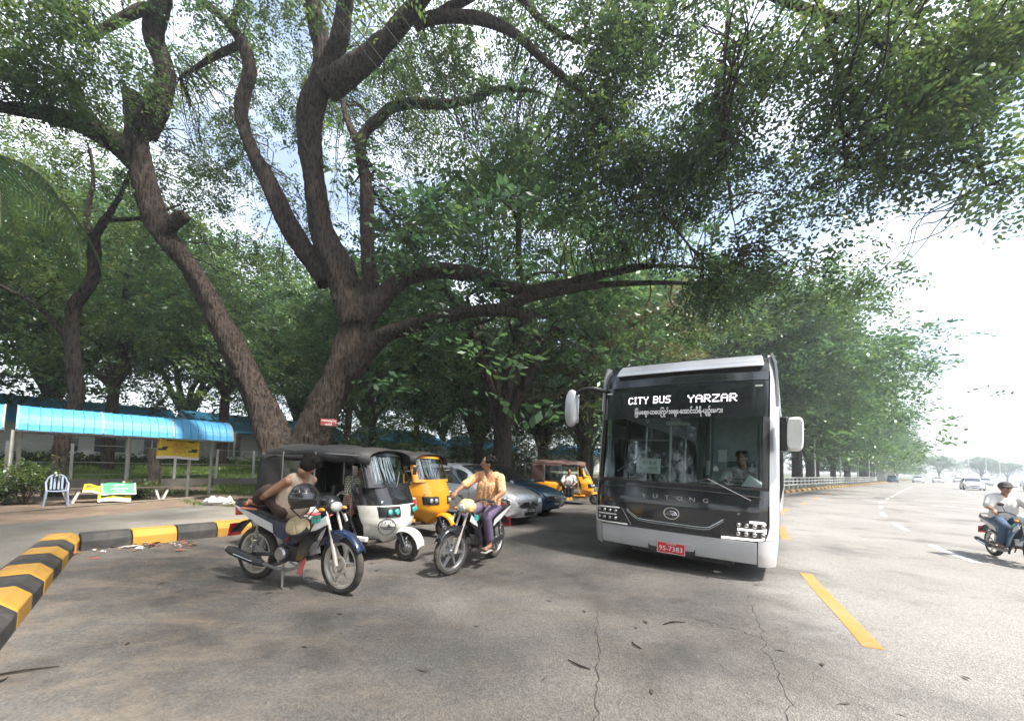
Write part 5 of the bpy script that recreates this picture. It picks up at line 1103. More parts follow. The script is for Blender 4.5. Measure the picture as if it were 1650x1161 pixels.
def car(loc, heading, paint, label, secs=HATCH, plate=None, detail=True, z=.008, group=None, scale=1., name='parked_car'):
    t = empty(name, (loc[0], loc[1], z), math.atan2(heading[1], heading[0]), label, 'car', group, scale=scale); S = Surf(secs); xs = np.linspace(secs[0][0], secs[-1][0], 46)
    ks = np.linspace(0, 8, 33); ring = lambda x: [S.pt(x, k) for k in ks]+[S.pt(x, k, 0, -1) for k in ks[-2:0:-1]]
    MB().loft([ring(float(x)) for x in xs]).build('body', MT[paint], t, smooth=50)
    h = secs is HATCH; w0, w1 = (.16, 1.0) if h else (.12, .96); xf = secs[-1][0]
    for s in (-1, 1):
        S.patch(-1.62 if h else -1.0, -.62 if h else -.42, 4.12, 4.88, .006, s, 8, 4, .12).build('side_window', MT['car_glass'], t)
        S.patch(-.52 if h else -.34, .62 if h else .6, 4.12, 4.88, .006, s, 8, 4, -.16).build('side_window', MT['car_glass'], t)
        # lamps, mirror, handle, sill
        lamp = S.patch(xf-.60, xf-.07, 3.25, 4.30, .012, s, 10, 6, -.04).build('headlamp', MT['car_dark'], t)
        S.patch(xf-.54, xf-.12, 3.4, 4.18, .018, s, 10, 6, -.04).build('lamp_lens', MT['lamp_glass'], lamp)
        for xl, kl, rl in ((xf-.20, 3.75, .05), (xf-.36, 3.8, .045)): MB().ball(S.pt(xl, kl, .006, s), (rl, rl*.7, rl), 12, 8).build('lamp_reflector', MT['chrome'], lamp)
        if detail:
            p = S.pt(.72, 4.15, 0, s); MB().ball((p[0], p[1]+s*.10, p[2]+.05), (.07, .10, .065), 14, 10).build('wing_mirror', MT[paint], t)
            for xd in (-.35, -1.25): MB().tube([S.pt(xd, 3.75, .018, s), S.pt(xd+.16, 3.75, .018, s)], .012, 6).build('door_handle', MT['chrome'], t)
            for xd in (.72, -.55, -1.35): MB().tube([S.pt(xd, k, .002, s) for k in np.linspace(2.1, 4, 7)], .005, 4).build('door_seam', MT['car_dark'], t)
        S.patch(secs[0][0]+.05, secs[0][0]+.25, 3.6, 4.4, .006, s, 3, 3).build('tail_lamp', MT['moto_red'], t)
        for xw in (-1.28 if h else -1.36, 1.26 if h else 1.32):
            MB().lathe([(0, 0), (.35, 0), (.355, .02), (.35, .035)], 30, 'y', (xw, s*.838-(.03 if s > 0 else .005), .30)).build('wheel_arch', MT['car_dark'], t)
            wheel(t, (xw, s*.79, .30), .30, .19, .20, 7, 'wheel', rim='steel', disc=False)
    S.patch(w0, w1, 5.35, 8, .006, 1, 8, 6).build('windscreen', MT['car_glass'], t); S.patch(w0, w1, 5.35, 8, .006, -1, 8, 6).build('windscreen', MT['car_glass'], t)
    S.patch(secs[0][0]+.12, secs[0][0]+(.42 if h else 1.2), 5.35, 8, .006, 1).build('rear_window', MT['car_glass'], t); S.patch(secs[0][0]+.12, secs[0][0]+(.42 if h else 1.2), 5.35, 8, .006, -1).build('rear_window', MT['car_glass'], t)
    # grille, intake, plate
    gx = xf
    MB().grid(lambda u, v: (gx+.055*math.sin(.6+v*2.2)-.02-.24*abs(2*u-1)**2.6, -.70+1.40*u, .20+.25*v), 18, 6, (-.10, 0, 0)).build('front_bumper', MT[paint], t, smooth=60)
    g = MB().grid(lambda u, v: (gx+.014-.03*(2*u-1)**2-.04*v, (-.42+.84*u), .455+.13*v), 12, 2, (.022, 0, 0)).build('grille', MT['car_dark'], t)
    for k in range(3): MB().tube([(gx+.044-.03*(2*u-1)**2-.014*k, -.41+.82*u, .475+.045*k) for u in np.linspace(0, 1, 11)], .010, 5).build('grille_bar', MT['chrome'], g)
    MB().ball((gx+.052, 0, .525), (.015, .055, .042), 14, 8).build('nose_badge', MT['chrome'], t)
    MB().grid(lambda u, v: (gx+.035-.15*(2*u-1)**2+.015*v, (-.40+.80*u), .235+.075*v), 10, 2, (.02, 0, 0)).build('lower_intake', MT['car_dark'], t)
    for s in (-1, 1): MB().grid(lambda u, v: (gx-.075-.16*u, s*(.46+.15*u), .25+.085*v), 4, 2, (.035, s*.02, 0)).build('fog_recess', MT['car_dark'], t)
    if plate:
        pl = MB().box((0, 0, 0), (.012, .36, .13)).build('number_plate', MT['car_dark'], t, bevel=.004, loc=(gx+.085, 0, .36), rot=(0, 0, 0)); text('plate_text', plate, .085, MT['white_print'], pl, (.008, 0, 0), (rad(90), 0, rad(90)))
    if detail:
        for s in (-1, 1): MB().tube([(1.02, s*.5, 1.005), (.98, s*.1, 1.03)], .008, 5).build('wiper', MT['car_dark'], t)
    return t
car((-1.12, 11.35), (.79, -.61), 'car_silver', 'silver hatchback parked behind the young motorcyclist', HATCH, '1L-7262')
car((-.42, 13.35), (.79, -.61), 'car_blue', 'dark blue saloon parked on the far side of the silver hatchback', SEDAN, '3F-8841')
# ================================================================== people
def capsule(mb, p, q, r0, r1, n=12):
    p, q = np.array(p, float), np.array(q, float); d = q-p; L = np.linalg.norm(d)+1e-6; d /= L
    pts, rs = [], []
    for a in np.linspace(rad(-88), 0, 5): pts.append(p+d*r0*math.sin(a)); rs.append(r0*math.cos(a))
    for f in (.33, .66): pts.append(p+(q-p)*f); rs.append(r0+(r1-r0)*f)
    for a in np.linspace(0, rad(88), 5): pts.append(q+d*r1*math.sin(a)); rs.append(r1*math.cos(a))
    P = np.array(pts); a = np.array([0, 0, 1.]) if abs(d[2]) < .9 else np.array([1., 0, 0]); u = np.cross(d, a); u /= np.linalg.norm(u); w = np.cross(d, u)
    V = [c+(u*math.cos(2*math.pi*k/n)+w*math.sin(2*math.pi*k/n))*r for c, r in zip(P, rs) for k in range(n)]; m = len(P)
    return mb.add(V, [(i*n+k, i*n+(k+1) % n, (i+1)*n+(k+1) % n, (i+1)*n+k) for i in range(m-1) for k in range(n)]+[tuple(range(n-1, -1, -1)), tuple((m-1)*n+k for k in range(n))])
def blend(mb, name, mat, parent, vox, smooth=6):
    """fuse overlapping volumes into one continuous skin"""
    o = mb.build(name, mat, parent, smooth=0); m = o.modifiers.new('fuse', 'REMESH'); m.mode = 'VOXEL'; m.voxel_size = vox; m.use_smooth_shade = True
    s = o.modifiers.new('smooth', 'SMOOTH'); s.factor = .5; s.iterations = smooth; return o
def unit(v): v = np.array(v, float); return v/(np.linalg.norm(v)+1e-9)
def hand(mb, wrist, d, up, side, curl=.6, s=1.):
    """palm, four bent fingers, thumb from the side of the palm"""
    d, up = unit(d), unit(np.array(up)-unit(d)*np.dot(up, unit(d))); lat = np.cross(d, up)*side; w = np.array(wrist, float)
    pc = w+d*.085*s
    for k in (-.025, 0, .025): capsule(mb, w+lat*k*.7*s, pc+lat*k*s, .018*s, .016*s, 8)
    for i, (o, L) in enumerate(((-.033, .062), (-.011, .075), (.011, .07), (.033, .055))):
        b = pc+lat*o*s; k1 = unit(d*math.cos(curl)-up*math.sin(curl)); k2 = unit(d*math.cos(curl*2.3)-up*math.sin(curl*2.3)); m = b+k1*L*.55*s
        capsule(mb, b, m, .0095*s, .009*s, 7); capsule(mb, m, m+k2*L*.5*s, .009*s, .0075*s, 7)
    b = w+d*.03*s-lat*.028*s; m = b+unit(d*.7-lat*.7-up*.25)*.042*s; capsule(mb, b, m, .013*s, .011*s, 7); capsule(mb, m, m+unit(d*.9-lat*.15-up*.5)*.032*s, .011*s, .009*s, 7)
def person(label, base, J, face, shirt, lower, vox=.011, hair='hair', sleeve=.8, skirt=False, shoes=None, skin='skin', hand_d=None, collar=None, leg_skin=.86, shirt_r=1., hair_on=True, head_s=1., tank=False):
    """J: joints in the frame of `base` (an object whose placement is copied). Shoulder pairs are (+y,-y)"""
    p = empty('person', base.location, label=label, cat='person', rot=tuple(base.rotation_euler)); p.scale = base.scale
    J = {k: np.array(v, float) for k, v in J.items()}; fw = unit(face); up = unit(J['head']-J['neck']); up = unit(up-fw*np.dot(up, fw)); lf = np.cross(up, fw)
    b = MB(); H = J['head']; hs = head_s
    R3 = np.stack([fw, lf, up], 1)
    b.ball(H+up*.012*hs, (.098*hs, .078*hs, .108*hs), 18, 12, R3); b.ball(H-up*.055*hs+fw*.022*hs, (.066*hs, .058*hs, .062*hs), 14, 10, R3)
    capsule(b, H+fw*.088*hs+up*.012*hs, H+fw*.108*hs-up*.022*hs, .011*hs, .016*hs, 8)
    capsule(b, H+fw*.082*hs-up*.058*hs+lf*.018, H+fw*.082*hs-up*.058*hs-lf*.018, .010*hs, .010*hs, 8)
    for s in (-1, 1):
        b.ball(H+lf*s*.079*hs-fw*.005-up*.008, (.022*hs, .010*hs, .03*hs), 10, 8, R3)
        capsule(b, H+fw*.078*hs+lf*s*.018+up*.032, H+fw*.07*hs+lf*s*.046+up*.03, .011*hs, .009*hs, 7)
    capsule(b, H-up*.08*hs-fw*.015, J['neck'], .052, .056)
    ch, pe = J['chest'], J['pelvis']; shm = (J['sh1']+J['sh2'])/2
    capsule(b, J['neck'], ch, .06, .10); 
    for s, k in ((1, '1'), (-1, '2')):
        capsule(b, shm+(J['sh'+k]-shm)*.55, ch, .075, .11); capsule(b, shm, J['sh'+k], .062, .052)
        capsule(b, J['sh'+k], J['el'+k], .050, .039); capsule(b, J['el'+k], J['wr'+k], .038, .026)
        capsule(b, ch+(J['hip'+k]-pe)*.7, J['hip'+k], .105, .10)
        capsule(b, J['hip'+k], J['kn'+k], .088, .056); capsule(b, J['kn'+k], J['kn'+k]+(J['an'+k]-J['kn'+k])*.35, .054, .055); capsule(b, J['kn'+k]+(J['an'+k]-J['kn'+k])*.3, J['an'+k], .054, .034)
        a, to = J['an'+k], J['toe'+k]; capsule(b, a, a-np.array((0, 0, .035)), .034, .035); capsule(b, a-np.array((0, 0, .04)), to, .032, .024); dt = unit(to-a*np.array((1, 1, 0))-to*np.array((0, 0, 1))); lt = np.cross(dt, (0, 0, 1.))
        for q in (-.028, -.012, .004, .018, .03): capsule(b, to+lt*q, to+lt*q+dt*(.045-abs(q+.02)*.4), .012, .010, 7)
        hd = J.get('hd'+k, J['wr'+k]-J['el'+k]); hand(b, J['wr'+k], hd, J.get('hu'+k, (0, 0, 1)), s, float(J.get('curl', .75)))
    capsule(b, ch, pe, .115, .12)
    blend(b, 'body', MT[skin], p, vox, 5)
    for s in (-1, 1):
        e = H+fw*.087*hs+lf*s*.032*hs+up*.014*hs; eo = MB().ball(e, (.009, .016, .009), 10, 8, R3).build('eye', MT['eye_white'], p); MB().ball(e+fw*.006, .0075, 8, 6).build('iris', MT['hair'], eo)
        MB().tube([H+fw*.094*hs+lf*s*.014+up*.037, H+fw*.09*hs+lf*s*.034+up*.042, H+fw*.078*hs+lf*s*.052+up*.034], .0045, 5).build('eyebrow', MT['hair'], p)
    MB().tube([H+fw*.088*hs-up*.058*hs+lf*.024, H+fw*.096*hs-up*.056*hs, H+fw*.088*hs-up*.058*hs-lf*.024], .0055, 6).build('mouth', MT['lip'], p)
    if hair_on:
        r = np.random.default_rng(abs(hash(label)) % 1000 if False else len(label)); hb = MB(); hb.ball(H+up*.045*hs-fw*.022*hs, (.100*hs, .088*hs, .088*hs), 18, 12, R3); hb.ball(H+up*.0*hs-fw*.045*hs, (.070*hs, .082*hs, .09*hs), 16, 10, R3)
        for _ in range(46):
            d = unit(r.normal(0, 1, 3)); d = fw*d[0]+lf*d[1]+up*abs(d[2]); 
            if np.dot(d, fw) > .75: continue
            c = H+up*.04*hs-fw*.02*hs+d*.085*hs; capsule(hb, c, c+unit(d+r.normal(0, .5, 3))*.028, .02, .010, 6)
        blend(hb, 'hair', MT[hair], p, .009, 2)
    # shirt
    sh = MB(); g = .018*shirt_r
    low = pe+(ch-pe)*.02
    capsule(sh, ch, low, .118+g, .128+g)
    for s, k in ((1, '1'), (-1, '2')):
        capsule(sh, shm+(J['sh'+k]-shm)*(.55 if not tank else .5), ch, .075+g, .112+g); capsule(sh, ch+(J['hip'+k]-pe)*.7, low+(J['hip'+k]-pe)*.9, .105+g, .105+g)
        if not tank:
            capsule(sh, shm, J['sh'+k], .06+g*.8, .055+g); capsule(sh, J['sh'+k], J['sh'+k]+(J['el'+k]-J['sh'+k])*sleeve, .055+g, .052+g*1.2)
    so = blend(sh, 'shirt', MT[shirt], p, vox, 6)
    cl = MB()
    for k in ('1', '2'):
        hp, kn, an = J['hip'+k], J['kn'+k], J['an'+k]
        if skirt: capsule(cl, hp, kn, .115, .092); capsule(cl, kn, kn+(an-kn)*leg_skin, .092, .085)
        else: capsule(cl, hp, kn, .104, .078); capsule(cl, kn, kn+(an-kn)*leg_skin, .076, .066)
    capsule(cl, J['hip1'], J['hip2'], .12, .12); capsule(cl, pe, pe+(ch-pe)*.1, .125, .12)
    if skirt: capsule(cl, (J['kn1']+J['kn2'])/2, (J['hip1']+J['hip2'])/2, .09, .12); capsule(cl, (J['kn1']+J['kn2'])/2, (J['kn1']+J['kn2'])/2+((J['an1']+J['an2'])/2-(J['kn1']+J['kn2'])/2)*leg_skin, .09, .08)
    blend(cl, 'longyi' if skirt else 'trousers', MT[lower], p, vox, 6)
    if shoes:
        for k in ('1', '2'):
            a, to = J['an'+k], J['toe'+k]; f = unit((to-a)*np.array((1, 1, 0))); c = (a+to)/2+f*.02; c[2] = min(a[2]-.07, to[2])-.028
            ang = math.atan2(f[1], f[0]); sl = MB().box(tuple(c), (.25, .09, .022), rz=ang).build('sandal', MT[shoes], p, bevel=.01); l = np.cross(f, (0, 0, 1.)); MB().tube([to+l*.035+np.array((0, 0, -.02))-f*.02, to+np.array((0, 0, .03))+f*.0, to-l*.035+np.array((0, 0, -.02))-f*.02], .008, 6).build('strap', MT[shoes], sl)
    return p
def batik(name, c1, c2, c3, scale=30):
    m, nt, o = new_mat(name); L = nt.links.new; b = node(nt, 'ShaderNodeBsdfPrincipled', Roughness=.85); tc = node(nt, 'ShaderNodeTexCoord')
    n = node(nt, 'ShaderNodeTexNoise', Scale=scale, Detail=3., Distortion=2.5); L(tc.outputs['Object'], n.inputs['Vector']); r = node(nt, 'ShaderNodeValToRGB'); r.color_ramp.interpolation = 'LINEAR'; e = r.color_ramp.elements; e[0].position = .4; e[1].position = .52; e[0].color = rgba(c1); e[1].color = rgba(c2); q = e.new(.64); q.color = rgba(c3); L(n.outputs['Fac'], r.inputs[0]); L(r.outputs[0], b.inputs['Base Color'])
    w = node(nt, 'ShaderNodeTexNoise', Scale=9., Detail=2.); L(tc.outputs['Object'], w.inputs['Vector']); bp = node(nt, 'ShaderNodeBump', Strength=.5, Distance=.03); L(w.outputs['Fac'], bp.inputs['Height']); L(bp.outputs[0], b.inputs['Normal']); L(b.outputs[0], o.inputs[0]); return m
def check(name, c1, c2, scale):
    m, nt, o = new_mat(name); L = nt.links.new; b = node(nt, 'ShaderNodeBsdfPrincipled', Roughness=.85); tc = node(nt, 'ShaderNodeTexCoord'); cols = []
    for d in ('X', 'Z'):
        w = node(nt, 'ShaderNodeTexWave', Scale=scale, bands_direction=d, Distortion=.6); L(tc.outputs['Object'], w.inputs['Vector']); cols.append(w.outputs['Fac'])
    mu = node(nt, 'ShaderNodeMath', operation='MULTIPLY'); L(cols[0], mu.inputs[0]); L(cols[1], mu.inputs[1]); r = node(nt, 'ShaderNodeValToRGB'); e = r.color_ramp.elements; e[0].position = .08; e[1].position = .4; e[0].color = rgba(c1); e[1].color = rgba(c2); L(mu.outputs[0], r.inputs[0]); L(r.outputs[0], b.inputs['Base Color']); L(b.outputs[0], o.inputs[0]); return m
MT['eye_white'] = pm('eye_white', (.6, .56, .52), .3, var=.05); MT['lip'] = pm('lip', (.26, .09, .07), .5, var=.1)
MT['batik_orange'] = batik('batik_orange', (.50, .17, .06), (.66, .36, .15), (.78, .66, .48), 26)
MT['purple_cloth'] = pm('purple_cloth', (.115, .085, .15), .85, var=.15, scale=9, bump=.35, bscale=12)
MT['beige_cloth'] = pm('beige_cloth', (.36, .285, .225), .9, var=.1, scale=8, bump=.4, bscale=11)
MT['brown_cloth'] = pm('brown_cloth', (.055, .032, .028), .9, var=.2, scale=8, bump=.35, bscale=12)
MT['white_cloth'] = pm('white_cloth', (.62, .60, .58), .9, var=.06, scale=8, bump=.4, bscale=10)
MT['jeans'] = pm('jeans', (.05, .09, .15), .9, var=.2, scale=20)
MT['black_cloth'] = pm('black_cloth', (.02, .02, .024), .9, var=.25, scale=15)
MT['floral_shirt'] = batik('floral_shirt', (.30, .12, .12), (.62, .58, .60), (.70, .68, .68), 34)
MT['check_shirt'] = check('check_shirt', (.10, .11, .07), (.55, .56, .44), 9)
MT['sandal_grey'] = pm('sandal_grey', (.34, .30, .27), .8, var=.1); MT['sandal_pink'] = pm('sandal_pink', (.66, .22, .14), .7, var=.08)
# young rider, head turned to his right
person('young man in orange patterned shirt and purple trousers riding a motorcycle', M2, dict(pelvis=(.34, 0, .86), chest=(.37, 0, 1.16), neck=(.40, 0, 1.36), head=(.435, -.01, 1.50), sh1=(.38, .185, 1.30), sh2=(.38, -.185, 1.30), el1=(.52, .30, 1.08), el2=(.60, -.34, 1.12), wr1=(.78, .31, 1.03), wr2=(.80, -.33, 1.05), hip1=(.36, .10, .84), hip2=(.36, -.10, .84), kn1=(.76, .19, .74), kn2=(.76, -.19, .74), an1=(.60, .20, .35), an2=(.60, -.20, .35), toe1=(.76, .21, .295), toe2=(.76, -.21, .295), hd1=(.6, -.1, -.4), hd2=(.6, .1, -.4)), (.55, -.83, .05), 'batik_orange', 'purple_cloth', .010, sleeve=.82, shoes='sandal_grey', leg_skin=.8, shirt_r=.8)
# napping passenger on the parked bike, facing its tail
P1 = person('person in beige vest and dark longyi slumped on the parked motorcycle seat', M1, dict(pelvis=(.52, -.02, .83), chest=(.57, -.02, 1.03), neck=(.64, -.02, 1.20), head=(.715, -.03, 1.305), sh1=(.60, .14, 1.14), sh2=(.59, -.18, 1.14), el1=(.40, .22, .99), el2=(.38, -.25, .98), wr1=(.18, .1, .93), wr2=(.16, -.13, .93), hip1=(.48, .09, .84), hip2=(.48, -.11, .84), kn1=(.24, .09, 1.02), kn2=(.24, -.11, 1.0), an1=(.08, .07, .90), an2=(.06, -.09, .90), toe1=(-.06, .07, .87), toe2=(-.08, -.09, .87)), (-.55, .72, -.42), 'beige_cloth', 'brown_cloth', .011, skirt=True, shoes='sandal_pink', leg_skin=.75, tank=True, shirt_r=.75)
# rider on the sunny road
P3 = person('motorcyclist in white shirt and dark cap riding on the sunlit road', M3, dict(pelvis=(.32, 0, .86), chest=(.38, 0, 1.16), neck=(.42, 0, 1.35), head=(.47, 0, 1.48), sh1=(.39, .19, 1.29), sh2=(.39, -.19, 1.29), el1=(.58, .32, 1.08), el2=(.58, -.32, 1.08), wr1=(.79, .32, 1.04), wr2=(.79, -.32, 1.04), hip1=(.34, .1, .84), hip2=(.34, -.1, .84), kn1=(.76, .17, .72), kn2=(.76, -.17, .72), an1=(.60, .18, .35), an2=(.60, -.18, .35), toe1=(.76, .19, .295), toe2=(.76, -.19, .295), hd1=(.6, 0, -.4), hd2=(.6, 0, -.4)), (1, 0, -.1), 'white_cloth', 'jeans', .014, shoes='sandal_grey', leg_skin=.9, hair_on=False, shirt_r=1.5)
# bus driver (placed in the bus frame)
person('bus driver in floral shirt seated behind the windscreen', BUS, dict(pelvis=(.80, 1.36, 1.06), chest=(.80, 1.28, 1.36), neck=(.80, 1.24, 1.58), head=(.79, 1.19, 1.715), sh1=(.99, 1.25, 1.50), sh2=(.61, 1.25, 1.50), el1=(1.06, 1.05, 1.28), el2=(.53, 1.03, 1.28), wr1=(.90, .90, 1.38), wr2=(.62, .88, 1.38), hip1=(.90, 1.34, 1.04), hip2=(.70, 1.34, 1.04), kn1=(.92, .95, 1.06), kn2=(.68, .95, 1.06), an1=(.92, .85, .66), an2=(.68, .85, .66), toe1=(.92, .72, .60), toe2=(.68, .72, .60), hd1=(-.1, -.4, .1), hd2=(.1, -.4, .1)), (-.35, -.95, -.1), 'floral_shirt', 'black_cloth', .012, shirt_r=1.2)
# rickshaw drivers
person('driver in green checked shirt bent forward inside the white rickshaw', R1, dict(pelvis=(-1.06, -.02, .80), chest=(-.98, -.08, 1.06), neck=(-.86, -.12, 1.24), head=(-.76, -.13, 1.36), sh1=(-.93, .08, 1.20), sh2=(-.90, -.29, 1.18), el1=(-.80, .14, .97), el2=(-.78, -.40, .97), wr1=(-.62, .08, .88), wr2=(-.72, -.42, .78), hip1=(-1.02, .1, .78), hip2=(-1.02, -.12, .78), kn1=(-.62, .14, .74), kn2=(-.62, -.18, .74), an1=(-.56, .14, .42), an2=(-.56, -.2, .42), toe1=(-.42, .14, .37), toe2=(-.42, -.2, .37)), (.8, -.3, -.45), 'check_shirt', 'brown_cloth', .012, shirt_r=1.3)
person('person in white shirt sitting sideways in the doorway of the far rickshaw', R3, dict(pelvis=(-0.95, -0.48, 0.66), chest=(-0.95, -0.52, 0.94), neck=(-0.95, -0.54, 1.15), head=(-0.94, -0.56, 1.28), sh1=(-0.76, -0.53, 1.08), sh2=(-1.14, -0.53, 1.08), el1=(-0.68, -0.64, 0.85), el2=(-1.22, -0.64, 0.85), wr1=(-0.80, -0.80, 0.74), wr2=(-1.08, -0.80, 0.74), hip1=(-0.85, -0.50, 0.64), hip2=(-1.05, -0.50, 0.64), kn1=(-0.80, -0.78, 0.72), kn2=(-1.10, -0.78, 0.72), an1=(-0.82, -0.78, 0.34), an2=(-1.06, -0.78, 0.34), toe1=(-0.82, -0.90, 0.30), toe2=(-1.06, -0.90, 0.30)), (.1, -1, -.05), 'white_cloth', 'black_cloth', .015, skirt=True)
# cap of the road rider
_h = np.array((.47, 0, 1.48)); cp = MB().ball(_h+np.array((-.012, 0, .055)), (.118, .105, .095), 18, 10); cp.prism([(.50, 1.545), (.66, 1.525), (.66, 1.515), (.50, 1.525)], -.09, .09, 'y')
o = blend(cp, 'cap', pm('cap_dark', (.05, .045, .05), .8, var=.2), P3, .008, 2)
# helmets
MT['helmet_black'] = pm('helmet_black', (.01, .01, .012), .16, var=.1, coat=.8, dirt=.15); MT['helmet_cream'] = pm('helmet_cream', (.58, .44, .26), .35, var=.08, coat=.3, dirt=.25)
def helmet(loc, rot, mat, label, s=1., visor='black_plastic', full=True):
    h = empty('helmet', loc, label=label, cat='helmet', rot=rot, scale=s); 
    V = MB().grid(lambda u, v: (lambda a, p: (.135*math.cos(a)*math.sin(p), .12*math.sin(a)*math.sin(p), .13*math.cos(p)))(2*math.pi*u, rad(2+ (128 if full else 100)*v)), 26, 12); V.build('shell', MT[mat], h, smooth=80, solid=.014)
    MB().grid(lambda u, v: (lambda a, p: (.146*math.cos(a)*math.sin(p), .13*math.sin(a)*math.sin(p), .135*math.cos(p)))(rad(-62+124*u), rad(66+40*v)), 14, 5).build('visor', MT[visor], h, smooth=80, solid=.005)
    MB().tube([(.02, .115, -.07), (.05, .03, -.17), (.05, -.03, -.17), (.02, -.115, -.07)], .006, 5).build('chin_strap', MT['black_plastic'], h); return h
m1 = Matrix.LocRotScale(M1.location, M1.rotation_euler, M1.scale)
helmet(m1 @ Vector((1.0, -.33, .99)), (rad(8), rad(-5), rad(-75)), 'helmet_black', 'black motorcycle helmet hung on the mirror of the parked motorcycle', 1.2, 'helmet_black')
helmet(m1 @ Vector((.80, -.2, .66)), (rad(20), rad(40), rad(-60)), 'helmet_cream', 'cream helmet hanging by the seat of the parked motorcycle', .98, full=False)
b = m1 @ Vector((.9, -.15, .4))
bag = MB().ball((0, 0, .07), (.09, .07, .08), 14, 10).tube([(0, 0, .14), (.01, 0, .18)], [.03, .045], 8); rb = Matrix.LocRotScale(R1.location, R1.rotation_euler, R1.scale)
tag(bag.build('bag', pm('orange_cloth', (.55, .22, .04), .8, var=.2, bump=.5), None, smooth=60, loc=rb @ Vector((-1.02, -.64, .715))), 'small orange cloth bag on the red tray of the white rickshaw', 'bag')
# ================================================================== shelter, fence, houses, verge things
MT['roof_blue'] = pm('roof_blue', (.07, .34, .62), .45, var=.1, scale=4, bump=.08, dirt=.3, dirt_col=(.2, .33, .42))
MT['pale_steel'] = pm('pale_steel', (.42, .40, .36), .6, var=.15, scale=8, dirt=.55, dirt_col=(.18, .13, .09))
MT['old_white'] = pm('old_white', (.52, .51, .48), .8, var=.12, scale=5, dirt=.5, dirt_col=(.2, .17, .13), bump=.2)
MT['wall_white'] = pm('wall_white', (.66, .66, .64), .85, var=.08, scale=1.2, dirt=.2)
MT['window_dark'] = pm('window_dark', (.03, .035, .04), .15, var=.2, coat=.6)
MT['banner_yellow'] = pm('banner_yellow', (.66, .50, .02), .55, var=.08, scale=4, bump=.2, bscale=5)
MT['banner_green'] = pm('banner_green', (.01, .26, .10), .5, var=.12, scale=4, bump=.2, bscale=5)
MT['banner_white'] = pm('banner_white', (.66, .65, .60), .6, var=.06)
MT['chair_grey'] = pm('chair_grey', (.22, .27, .36), .5, var=.08, dirt=.25)
MT['bench_dark'] = pm('bench_dark', (.06, .045, .035), .8, var=.3, bump=.2)
MT['ink_red'] = pm('ink_red', (.4, .05, .02), .6); MT['ink_black'] = pm('ink_black', (.015, .015, .015), .6)
def shelter(t0, t1, n0, n1, label, zc=2.05, rise=.70):
    L = t1-t0; c = kt(t0, n0); S = empty('shelter', (c[0], c[1], .0), KA, label, 'shelter', 'blue roofed shelters'); W_ = n1-n0   # local x along T, y along N
    k = int(L/.20); w = L/k
    def arch(a): y = W_/2-W_/2*math.cos(a); return y, zc+rise*math.sin(a)**.8
    A = np.linspace(0, math.pi, 19); V, F = [], []
    prof = [(0, .022), (.012, .022), (.02, 0), (.05, .004), (.075, 0), (.10, .004), (.125, 0), (.15, .004), (w-.012, 0), (w-.004, .02)]
    for a in A:
        y, z = arch(a); ny, nz = -math.cos(a), math.sin(a)
        for x, h in prof: V.append((x, y+ny*h, z+nz*h))
    m = len(prof); F = [(i*m+j, i*m+j+1, (i+1)*m+j+1, (i+1)*m+j) for i in range(len(A)-1) for j in range(m-1)]
    me = bpy.data.meshes.new('roof_panel'); me.from_pydata(V, [], F); me.materials.append(MT['roof_blue'])
    for i in range(k):
        o = link_mesh('roof_panel', me, None, S, (i*w, 0, RND.uniform(-.006, .006)))
    for x in (0.02, L*.33, L*.66, L-.02):
        MB().tube([(x, *arch(a)) for a in np.linspace(.02, math.pi-.02, 15)], .022, 6).build('roof_bow', MT['pale_steel'], S); MB().tube([(x, .05, zc), (x, W_-.05, zc)], .02, 6).build('tie_bar', MT['pale_steel'], S)
    for y in (.06, W_-.06): MB().tube([(0, y, zc-.02), (L, y, zc-.02)], .022, 6).build('eave_beam', MT['pale_steel'], S)
    for x, y in ((-.02, W_*.45), (.12, W_-.08), (L*.5, W_-.08), (L*.79, W_*.45), (L*.97, W_-.08)):
        MB().tube([(x, y, 0), (x+.0, y, zc+.02)], .045, 8).build('post', MT['old_white'], S); 
    return S
shelter(-.75, 4.15, 7.7, 9.6, 'long arched blue sheet shelter above the plastic chair and yellow banner')
shelter(-7.2, -.93, 7.7, 9.6, 'second blue arched shelter cut off at the edge of the picture')
# fence on a low wall
fen = empty('boundary_fence', kt(-14, 14.8), KA, 'long wire fence on a low concrete wall behind the shelter', 'fence')
for i in range(12): MB().box((3.9*i+1.95, 0, .21), (3.88, .16, .42)).build('wall_panel', MT['concrete'], fen, bevel=.012)
for i in range(30):
    x = 1.62*i+.2; MB().box((x, .02, 1.13), (.09, .09, 1.45), ry=RND.uniform(-.02, .02)).build('post', MT['old_white'], fen, bevel=.008)
for z in (1.80, 1.10, .60):
    MB().tube([(x, .03, z+.015*math.sin(x*1.7)) for x in np.linspace(0, 47, 60)], .013 if z > 1 else .007, 5).build('rail', MT['pale_steel'], fen)
